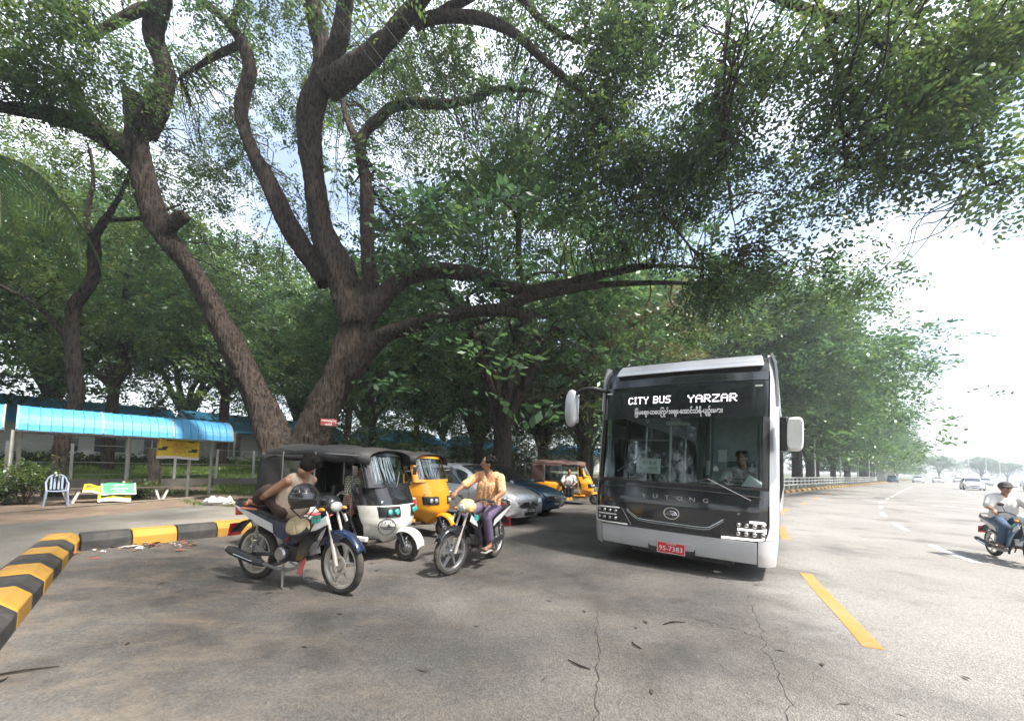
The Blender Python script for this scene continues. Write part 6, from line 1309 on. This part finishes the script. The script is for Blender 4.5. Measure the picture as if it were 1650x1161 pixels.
# plastic chair
ch = empty('plastic_chair', kt(.05, 7.3, .06), KA+rad(180), 'grey-blue plastic garden chair standing under the shelter roof', 'chair', scale=.92)
MB().grid(lambda u, v: (-.21+.42*u, -.21+.42*v, .43-.02*math.sin(3.14*u)), 6, 6, (0, 0, .02)).build('seat', MT['chair_grey'], ch, bevel=.006)
for x in (-.2, .2):
    for y in (-.2, .2): MB().tube([(x, y, .43), (x*1.2, y*1.18, 0)], [.026, .018], 8).build('leg', MT['chair_grey'], ch)
    MB().tube(smooth_path([(x*1.02, .19, .43), (x*1.1, .0, .64), (x*1.1, -.15, .66), (x, -.22, .70)], 4), .02, 8, flat=.6).build('armrest', MT['chair_grey'], ch)
bk = MB().tube(smooth_path([(-.19, -.21, .44), (-.20, -.25, .7), (-.12, -.28, .86), (0, -.285, .89), (.12, -.28, .86), (.20, -.25, .7), (.19, -.21, .44)], 4), .02, 8).build('back_frame', MT['chair_grey'], ch)
for x in (-.11, -.04, .04, .11): MB().box((x, -.255, .66), (.045, .014, .40), rx=.12).build('back_slat', MT['chair_grey'], ch, bevel=.004)
# bench with boards and sheets
bn = empty('bench', kt(.55, 7.9, .06), KA, 'dark wooden bench on white trestle legs beside the chair', 'bench')
for y in (-.14, 0, .14): MB().box((.8, y, .40), (2.4, .12, .035)).build('seat_board', MT['bench_dark'], bn, bevel=.006)
for x in (-.2, .8, 1.75):
    for s in (-1, 1): MB().box((x+s*.1, 0, .19), (.06, .3, .40), ry=s*.3).build('leg', MT['old_white'], bn, bevel=.006)
def cloth(name, t, n, z, w, h, mat, label, tilt=0., dy=0., wave=.03, roll=0., cat='banner', marks=(), rz=0.):
    b = empty(name, kt(t, n, z), label=label, cat=cat, rot=(tilt, roll, KA+rz))
    f = lambda u, v: (-w/2+w*u, wave*math.sin(u*7+v*3)+dy*v, h*v+.02*math.sin(u*5))
    MB().grid(f, 14, 8).build('sheet', MT[mat], b, smooth=80, solid=.004)
    for (u0, u1, v0, v1, mt) in marks:
        MB().grid(lambda u, v: (lambda p: (p[0], p[1]-.006, p[2]))(f(u0+(u1-u0)*u, v0+(v1-v0)*v)), max(2, int((u1-u0)*16)), 2).build('print', MT[mt], b, smooth=80)
    return b, f
yb, yf_ = cloth('banner', 2.78, 8.4, 1.37, 1.15, .66, 'banner_yellow', 'yellow printed banner hung between the shelter posts', marks=((.0, 1, 0, .13, 'banner_white'), (.03, .22, .42, .52, 'ink_black'), (.12, .24, .50, .60, 'ink_black'), (.72, .94, .38, .46, 'ink_black'), (.80, .95, .45, .56, 'ink_black'), (.2, .32, .90, .95, 'ink_black'), (.72, .85, .88, .94, 'ink_black')))
for i, (v, tx) in enumerate(((.74, '\u1019\u103c\u1014\u103a\u1019\u102c\u1014\u102d\u102f\u1004\u103a\u1004\u1036'), (.62, '\u101a\u102c\u1009\u103a\u1021\u101e\u103d\u102c\u1038\u1021\u101c\u102c'), (.5, '\u1005\u100a\u103a\u1038\u1000\u1019\u103a\u1038'), (.36, '\u101c\u102d\u102f\u1000\u103a\u1014\u102c\u1015\u102b'))):
    text('banner_text', tx, .085, MT['ink_red'], yb, (0, -.05, .66*v), (rad(90), 0, 0))
gb, gf = cloth('banner', 1.28, 7.42, .30, .74, .36, 'banner_green', 'green printed sheet draped over the bench', tilt=rad(-24), wave=.012, marks=((0, .05, 0, 1, 'banner_white'), (.95, 1, 0, 1, 'banner_white'), (0, 1, 0, .07, 'banner_white')), roll=rad(-2))
for v, tx, sz in ((.82, '\u1005\u100a\u103a\u1038\u1000\u1019\u103a\u1038', .06), (.5, '\u101a\u102c\u1009\u103a\u1019\u103b\u102c\u1038\u1015\u103c\u1031\u1038\u1006\u103d\u1032', .055), (.25, '\u1019\u1010\u1031\u102c\u103a\u1010\u1006\u1019\u103e\u102f', .045)): text('banner_text', tx, sz, MT['white_print'], gb, (0, -.022, .36*v), (rad(90), 0, 0))
cloth('poster', 1.2, 7.44, .10, .70, .30, 'banner_yellow', 'pale yellow sheet hanging below the green one on the bench', tilt=rad(-18), wave=.012, cat='poster', marks=((0, 1, 0, .3, 'banner_white'), (.1, .4, .45, .6, 'ink_green'), (.5, .8, .45, .6, 'ink_green')))
cloth('poster', .72, 7.5, .36, .36, .24, 'banner_yellow', 'small crumpled yellow and white poster at the end of the bench', tilt=rad(-20), wave=.03, cat='poster', roll=rad(6), marks=((0, 1, 0, .25, 'banner_white'), (.15, .5, .6, .75, 'ink_black')))
# cut stump trunk, shrub
st = empty('tree_stump', kt(3.1, 13.6, .05), 0, 'pollarded bare stump beneath the yellow banner', 'stump')
MB().tube(smooth_path([(0, 0, -.1), (.02, 0, .5), (-.03, 0, 1.1), (-.1, 0, 1.7)], 4), np.linspace(.24, .19, 13), 12).tube([(0, 0, 1.0), (.22, 0, 1.5), (.25, 0, 1.75)], [.12, .1, .09], 9).build('trunk', MT['bark_pale'], st)
def bush(t, n, label, s=1., seed=3, h=1.0, leaf='leaf', name='shrub'):
    r = np.random.default_rng(seed); c = kt(t, n, .05); B = empty(name, c, 0, label, 'shrub'); mb = MB(); C = []
    for i in range(14):
        a = r.uniform(0, 6.28); e = np.array((math.cos(a)*r.uniform(.1, .5)*s, math.sin(a)*r.uniform(.1, .5)*s, h*r.uniform(.45, 1.))); bp = branch_path(r, (0, 0, 0), e, .05, 4, .05); mb.tube(bp, np.linspace(.014, .005, len(bp)), 4); C += [e, bp[len(bp)//2], bp[-3]]
    mb.build('stem', MT['bark'], B); pos, d, tn = clumps(r, np.array(C), 9, .13*s, .4, .2, flat=1.); V, Q, t_ = make_sprays(r, pos, spray_templates(r, 8, .16, .075, 3), d, tint=tn); link_mesh('foliage', np_mesh('foliage', V, Q, t_), MT[leaf], B); return B
bush(-.45, 8.0, 'dark weedy shrub growing beside the plastic chair', 1.1, 3, 1.25); bush(-.95, 8.3, 'low weedy shrub at the foot of the shelter post', .9, 4, .8); bush(1.9, 8.6, 'small weed patch behind the green sheet', .6, 5, .55)
# houses behind the lawn
def house(t0, t1, n, z, wh, label, depth=7, win=(), porch=False):
    c = kt(t0, n); Hs = empty('house', (c[0], c[1], z), KA, label, 'house', 'white houses with blue roofs'); L = t1-t0
    MB().box((L/2, depth/2, wh/2), (L, depth, wh)).build('wall', MT['wall_white'], Hs)
    mb = MB().add([(-.5, -1.0, wh-.1), (L+.5, -1.0, wh-.1), (L+.5, depth/2, wh+1.7), (-.5, depth/2, wh+1.7), (L+.5, depth+.8, wh-.1), (-.5, depth+.8, wh-.1)], [(0, 1, 2, 3), (3, 2, 4, 5), (0, 3, 5), (1, 4, 2)]); mb.build('roof', MT['roof_blue'], Hs, smooth=0, solid=.06)
    for x, w, h in win:
        wd = MB().box((x, -.02, wh*.55), (w, .06, h)).build('window', MT['window_dark'], Hs); MB().box((x, -.05, wh*.55), (.05, .04, h)).box((x, -.06, wh*.55-h/2-.04), (w+.1, .1, .06)).build('frame', MT['white_paint'], wd)
    if porch:
        for x in np.linspace(.2, L-.2, int(L/1.5)): MB().box((x, -.95, wh/2-.05), (.14, .14, wh-.1)).build('porch_column', MT['wall_white'], Hs)
        MB().box((L/2, -.95, .25), (L, .06, .3)).build('porch_rail', MT['wall_white'], Hs)
    return Hs
house(-3, 6.2, 27, .75, 2.5, 'white house with blue roof seen under the shelter roof', win=((1.2, .8, 1.1), (4.4, .8, 1.1), (6.2, 1.4, 1.1), (8.2, .8, 1.2)))
house(8.2, 20, 29, .9, 2.6, 'long white house with a columned porch left of the rickshaws', win=((2, 1.6, 1.7), (5, 1.6, 1.7), (8, 1.6, 1.7), (10.5, 1., 1.7)), porch=True)
house(25, 34, 30, 1.0, 2.8, 'white house with blue roof glimpsed behind the parked cars', win=((2, 1, 1.2), (5, 1, 1.2), (7.5, 1, 1.2)))
house(40, 50, 30, 1.0, 2.8, 'white house with blue roof glimpsed beside the far rickshaw', win=((2, 1, 1.2), (5, 1, 1.2), (8, 1, 1.2)), porch=True)
house(60, 72, 24, .6, 3.0, 'white house among the avenue trees beside the bus mirror', win=((2, 1, 1.2), (5, 1, 1.2), (8, 1, 1.2)))
# hedge between lawn and houses
r = np.random.default_rng(77)
def hedge(t0, t1, n, h, label, leaf, count):
    c = kt(t0, n); B = empty('hedge', (c[0], c[1], .5), KA, label, 'hedge'); L = t1-t0
    P = np.stack([r.uniform(0, L, count), r.normal(0, .35, count), h*r.uniform(0.05, 1, count)*(1+.25*np.sin(r.uniform(0, L, count)))], 1)
    V, Q, t_ = make_sprays(r, P, spray_templates(r, 8, .4, .2, 3), None, tint=r.uniform(.2, .9, count)); link_mesh('foliage', np_mesh('foliage', V, Q, t_), MT[leaf], B)
    MB().tube([(0, 0, .1), (L, 0, .1)], .06, 5).build('stems', MT['bark'], B); return B
hedge(-14, 22, 25.2, .8, 'low clipped hedge at the top of the lawn before the houses', 'leaf', 5000)
hedge(-30, 75, 48, 3.6, 'tall sunlit shrub belt closing the view behind the houses', 'leaf_far', 9000)
hedge(13, 24, 22, 2.4, 'bright leafy shrubs behind the two rickshaws', 'leaf_far', 2600); hedge(27, 42, 21, 2.4, 'bright leafy shrubs behind the parked cars', 'leaf_far', 3000); hedge(-16, -6, 23, 3.2, 'bright leafy shrubs above the shelter at the picture edge', 'leaf_far', 2400)
# grass of the lawn and verge
def grass(name, n_, fn, hgt, label, tint):
    P = fn(n_); a = r.uniform(0, 6.28, n_); h = hgt*r.uniform(.5, 1.3, n_); w = .012+.01*r.uniform(0, 1, n_); d = np.stack([np.cos(a), np.sin(a), 0*a], 1); lean = r.normal(0, .35, (n_, 2))*h[:, None]
    V = np.stack([P-d*w[:, None], P+d*w[:, None], P+np.concatenate([lean, h[:, None]], 1)+d*.002, P+np.concatenate([lean, h[:, None]], 1)-d*.002], 1).reshape(-1, 3); Q = np.arange(len(V)).reshape(-1, 4)
    return tag(link_mesh(name, np_mesh(name, V, Q, np.clip(r.normal(tint, .18, n_), 0, 1)), MT['leaf_grass']), label, None, None, 'stuff')
MT['leaf_grass'] = leaf_mat('leaf_grass', [(.05, .09, .02), (.085, .14, .03), (.13, .19, .04), (.2, .22, .07)], .3)
def lawn_pts(n_):
    t_, q = r.uniform(-6, 30, n_), r.uniform(15.0, 24, n_); z = .12+(q-14.95)/19.05*1.38; return np.stack([K0[0]+t_*T_[0]+q*N_[0], K0[1]+t_*T_[1]+q*N_[1], z], 1)
def verge_pts(n_):
    t_, q = r.uniform(2.6, 13, n_), r.uniform(4.4, 14.5, n_); k = (np.sin(t_*1.3)+np.sin(q*1.1+t_*.7)+r.normal(0, .5, n_)) > -.3; t_, q = np.where(k, t_, r.uniform(5, 12, n_)), np.where(k, q, r.uniform(10, 14.5, n_)); return np.stack([K0[0]+t_*T_[0]+q*N_[0], K0[1]+t_*T_[1]+q*N_[1], np.full(n_, .06)], 1)
grass('lawn_grass', 42000, lawn_pts, .13, 'short mown grass on the lawn behind the low wall', .45); grass('verge_grass', 16000, verge_pts, .10, 'patchy grass round the foot of the big tree', .4)
# sign on the trunk
MT['sign_red'] = pm('sign_red', (.22, .02, .025), .6, var=.2, dirt=.4)
sg_ = empty('trunk_sign', (-5.36, 11.55, 2.58), rad(22), 'small red sign nailed to the big trunk above the rickshaw hood', 'sign')
MB().box((0, 0, 0), (.44, .02, .2)).build('board', MT['sign_red'], sg_, bevel=.004)
for z_, tx in ((.05, '\u1000\u102c\u1038\u1019\u101b\u1015\u103a\u101b'), (-.06, '\u101c\u1019\u103a\u1038')): text('sign_text', tx, .085, MT['white_print'], sg_, (0, -.013, z_), (rad(90), 0, 0))
# rubbish
MT['bag_white'] = pm('bag_white', (.62, .62, .60), .5, var=.12, bump=.9, bscale=10)
p = MB(); rr = np.random.default_rng(5)
p.ball((0, 0, .09), (.36, .16, .11), 20, 12); p.v = [(x*(1+rr.normal(0, .1)), y*(1+rr.normal(0, .12)), max(0, z*(1+rr.normal(0, .2)))) for x, y, z in p.v]
tag(p.build('plastic_bag', MT['bag_white'], smooth=30, loc=(-8.0, 11.0, .17), rot=(0, 0, .5)), 'crumpled white plastic sack lying on the pavement behind the motorcycle tail', 'bag')
lit = [MB() for _ in range(4)]
for i in range(90):
    c = np.array((-6.15+rr.normal(0, .32), 6.25+rr.normal(0, .16), .012+rr.uniform(0, .02))); c[:2] += (T_*rr.uniform(-.1, .9)) - N_*.12; s_ = rr.uniform(.015, .06); q = rr.normal(0, 1, (4, 3))*np.array((1, 1, .35))*s_; q[:, 2] = np.abs(q[:, 2]); lit[i % 4].add(c+q, [(0, 1, 2, 3)])
for mb, mt, nm, lb in zip(lit, ('bag_white', 'flap_red', 'kerb_yellow', 'bench_dark'), ('paper_litter', 'wrapper_litter', 'leaf_litter', 'dirt_litter'), ('white scraps of paper litter in the kerb corner', 'red wrapper scraps in the kerb corner', 'dry yellow leaf scraps in the kerb corner', 'dark debris scraps in the kerb corner')): tag(mb.build(nm, MT[mt], smooth=0), lb, kind='stuff')
fl = MB()
for i in range(70):
    x, y = rr.uniform(-4.5, 4), rr.uniform(2, 9); a = rr.uniform(0, 6.28); l_, w_ = rr.uniform(.02, .06), rr.uniform(.006, .02); d = np.array((math.cos(a), math.sin(a), .1)); e = np.array((-math.sin(a), math.cos(a), .2)); c = np.array((x, y, .014)); fl.add([c-d*l_, c+e*w_, c+d*l_, c-e*w_], [(0, 1, 2, 3)])
tag(fl.build('fallen_leaves', MT['bench_dark'], smooth=0), 'scattered dry leaves on the asphalt', kind='stuff')
for i, (x, y, a, l_) in enumerate(((1.62, 3.95, .3, .13), (.55, 3.1, 2.4, .1), (1.1, 3.45, 1.9, .07), (-3.3, 2.75, .6, .22), (-4.3, 3.0, .5, .18))):
    tag(MB().tube(smooth_path([(-l_, 0, .006), (0, .02, .012), (l_, -.005, .006)], 4), [.003, .005, .006, .007, .007, .006, .005, .004, .003], 5).build('twig', MT['bark'], loc=(x, y, .005), rot=(0, 0, a)), 'broken twig lying on the asphalt, %s of five' % ORD[i], 'twig', 'twigs on the asphalt')
# palm at the picture edge
pt = empty('palm_tree', (-16.0, 10.2, 0), 0, 'palm whose drooping fronds reach in at the picture edge', 'palm')
MB().tube(smooth_path([(0, 0, 0), (.1, 0, 3), (.2, .1, 6), (.35, .2, 9.3)], 5), np.linspace(.2, .13, 16), 10).build('trunk', MT['bark_pale'], pt)
for i in range(11):
    a = 2*math.pi*i/11+.25; rp = smooth_path([(.35, .2, 9.3), (.35+math.cos(a)*1.0, .2+math.sin(a)*1.0, 9.75), (.35+math.cos(a)*2.1, .2+math.sin(a)*2.1, 9.3), (.35+math.cos(a)*2.9, .2+math.sin(a)*2.9, 8.0), (.35+math.cos(a)*3.15, .2+math.sin(a)*3.15, 7.0)], 10)
    V = []; P_, N1, B1 = frames(rp); Tg = np.gradient(rp, axis=0)
    for j in range(4, len(rp)):
        lat = np.array((-math.sin(a), math.cos(a), 0)); tg = unit(Tg[j]) if False else Tg[j]/np.linalg.norm(Tg[j]); L2 = .75*math.sin(min(1, j/len(rp)*1.15)*math.pi)**.5+.1
        for s in (-1, 1):
            for q in (0, .5):
                b0 = rp[j]+Tg[j]*q*.5; dr = lat*s*.75+tg*.55+np.array((0, 0, -.35)); dr /= np.linalg.norm(dr); wv = tg*.022; V += [b0-wv, b0+wv, b0+dr*L2+np.array((0, 0, -.12))+wv*.2, b0+dr*L2+np.array((0, 0, -.12))-wv*.2]
    V = np.array(V); link_mesh('frond', np_mesh('frond', V, np.arange(len(V)).reshape(-1, 4), np.full(len(V)//4, .45)), MT['leaf'], pt)
    MB().tube(rp, np.linspace(.03, .006, len(rp)), 5).build('rachis', MT['leaf_stem'] if 'leaf_stem' in MT else MT.setdefault('leaf_stem', pm('leaf_stem', (.12, .14, .05), .7)), pt)
# ================================================================== far road, railing, posts, traffic, cables
MT['rail_white'] = pm('rail_white', (.60, .60, .58), .7, var=.08, dirt=.2)
rf = empty('white_railing', (float(KERB_FAR[0][0]), float(KERB_FAR[0][1]), 0), 0, 'white three-bar concrete railing along the far kerb', 'railing'); ro = np.array((*KERB_FAR[0], 0))
RL = offset(_KF, -1.0)
_pp = dist_samples(RL, 0, 72, 50)
pme = MB().box((0, 0, .5), (.12, .12, 1.0)); pme_m = bpy.data.meshes.new('post'); pme_m.from_pydata(pme.v, [], pme.f); pme_m.materials.append(MT['rail_white'])
for q in _pp: link_mesh('post', pme_m, None, rf, np.array((q[0], q[1], .1))-ro, (0, 0, .8))
for z in (.95, .66, .36): MB().tube([np.array((q[0], q[1], z+.1))-ro for q in _pp], .045, 6).build('rail', MT['rail_white'], rf)
def lamp_post(x, y, h, label, arm=True, group='lamp posts along the far road', lean=0.):
    t = empty('lamp_post', (x, y, 0), RND.uniform(0, 6), label, 'lamp post', group)
    MB().tube([(0, 0, 0), (0, 0, h)], [.11, .07], 8).build('pole', MT['rail_white'], t)
    if arm:
        MB().tube(smooth_path([(0, 0, h-.1), (.2, 0, h+.25), (.9, 0, h+.4)], 4), .04, 6).build('arm', MT['rail_white'], t); MB().box((1.05, 0, h+.39), (.5, .2, .1)).build('lamp_head', MT['pale_steel'], t, bevel=.02)
    else: MB().lathe([(0, .0), (.13, .0), (.09, .12), (0, .14)], 10, 'z', (0, 0, h)).build('cap', MT['rail_white'], t)
for i, (x, y) in enumerate(((34.5, 45.2), (48.5, 58.6), (58.0, 66.5), (67.5, 75.0), (80.5, 88), (95, 101))):
    lamp_post(x, y, 5.2, 'white post before the avenue trees, %s along from the bus' % ORD[i], False, 'white posts along the railing')
for i, (x, y) in enumerate(((122, 106), (135, 113), (150, 122), (165, 128), (178, 130))):
    lamp_post(x, y, 6.5, 'grey street lamp across the sunlit road, %s of five' % ORD[i])
# traffic far down the road
tm = {}
def far_car(x, y, hd, paint, label, secs=SEDAN):
    c = car((x, y), hd, paint, label, secs, None, False, 0.008, 'cars far down the road', name='distant_car'); return c
FC = [(55.9, 48.3, 'car_white', HATCH, 'pale hatchback nearest of the distant traffic'), (83, 71.5, 'car_white', SEDAN, 'pale saloon behind the nearest distant car'), (94, 79, 'car_silver', HATCH, 'silver car in the far lane beyond the motorcyclist'), (104, 80, 'car_white', SEDAN, 'white saloon in the outer lane near the picture edge'), (63.5, 48, 'car_silver', SEDAN, 'grey saloon above the motorcyclist at the picture edge'), (92, 90, 'car_white', HATCH, 'white car far off by the end of the railing'), (104, 97, 'car_white', SEDAN, 'white saloon far off in the middle lane'), (128, 114, 'car_silver', SEDAN, 'silver saloon farthest along the middle lane'), (79, 82.5, 'car_blue', HATCH, 'dark car stopped by the end of the railing')]
for x, y, pt_, sc_, lb in FC: far_car(x, y, (-.68, -.73), pt_, lb, sc_)
# orange roofed building and hazy trees closing the road
ob = empty('roadside_building', (112, 122, 0), rad(45), 'low building with an orange front at the far end of the avenue', 'building')
MB().box((0, 0, 2.2), (16, 8, 4.4)).build('wall', MT['wall_white'], ob); MB().box((0, -4.1, 3.4), (16.2, .3, 1.8)).build('fascia', pm('fascia_orange', (.62, .16, .05), .6), ob); MB().box((0, -4.1, 1.2), (14, .2, 2.2)).build('shop_front', MT['window_dark'], ob); MB().box((0, 0, 4.5), (17, 9, .25)).build('roof', MT['concrete'], ob)
for i, (x, y, s_) in enumerate(((150, 155, .9), (172, 160, .8), (195, 165, .75), (222, 178, .7), (250, 185, .8), (275, 192, .95), (292, 186, .75), (312, 178, .7), (305, 160, .85), (318, 148, .7), (330, 138, .8), (345, 130, .9), (352, 112, .8), (360, 98, .85))):
    plant(i % 3, x, y, 'hazy tree closing the horizon of the road, %s from the avenue' % ORD[i], -.1, s_, group='hazy trees on the road horizon')
# overhead cables
MT['cable'] = pm('cable', (.015, .02, .018), .6, var=.1)
for i, (a, b) in enumerate((((-2.5, 7.2), (6.8, 26)), ((-2.75, 7.3), (6.4, 26)), ((-2.15, 7.1), (7.9, 26.5)), ((-1.85, 7.0), (8.4, 26.6)))):
    a, b = np.array(a), np.array(b); d = b-a; z0, z1 = 8.95+.1*i, 8.9+.25*i; P = []
    for q in np.linspace(-.9, 2.0, 40): P.append((*(a+d*q), z0+(z1-z0)*q+.12*(q*q-q)))
    tag(MB().tube(P, .011, 5).build('overhead_cable', MT['cable']), 'dark overhead cable sagging through the branches, %s of four' % ORD[i], 'cable', 'overhead cables')
# ------------------------------------------------------------------ humid air
hz = MB().add([(-95, -60, -1.2), (430, -60, -1.2), (430, 300, -1.2), (-95, 300, -1.2), (-95, -60, 24), (430, -60, 24), (430, 300, 24), (-95, 300, 24)], [(3, 2, 1, 0), (4, 5, 6, 7), (0, 1, 5, 4), (1, 2, 6, 5), (2, 3, 7, 6), (3, 0, 4, 7)]).build('haze', None, smooth=0)
m, nt, o = new_mat('haze'); pv = node(nt, 'ShaderNodeVolumePrincipled', Color=(.86, .93, 1., 1), Density=.0017, Anisotropy=.35); nt.links.new(pv.outputs[0], o.inputs['Volume'])
hz.data.materials.clear(); hz.data.materials.append(m); tag(hz, 'thin pale humid haze filling the air', kind='stuff')
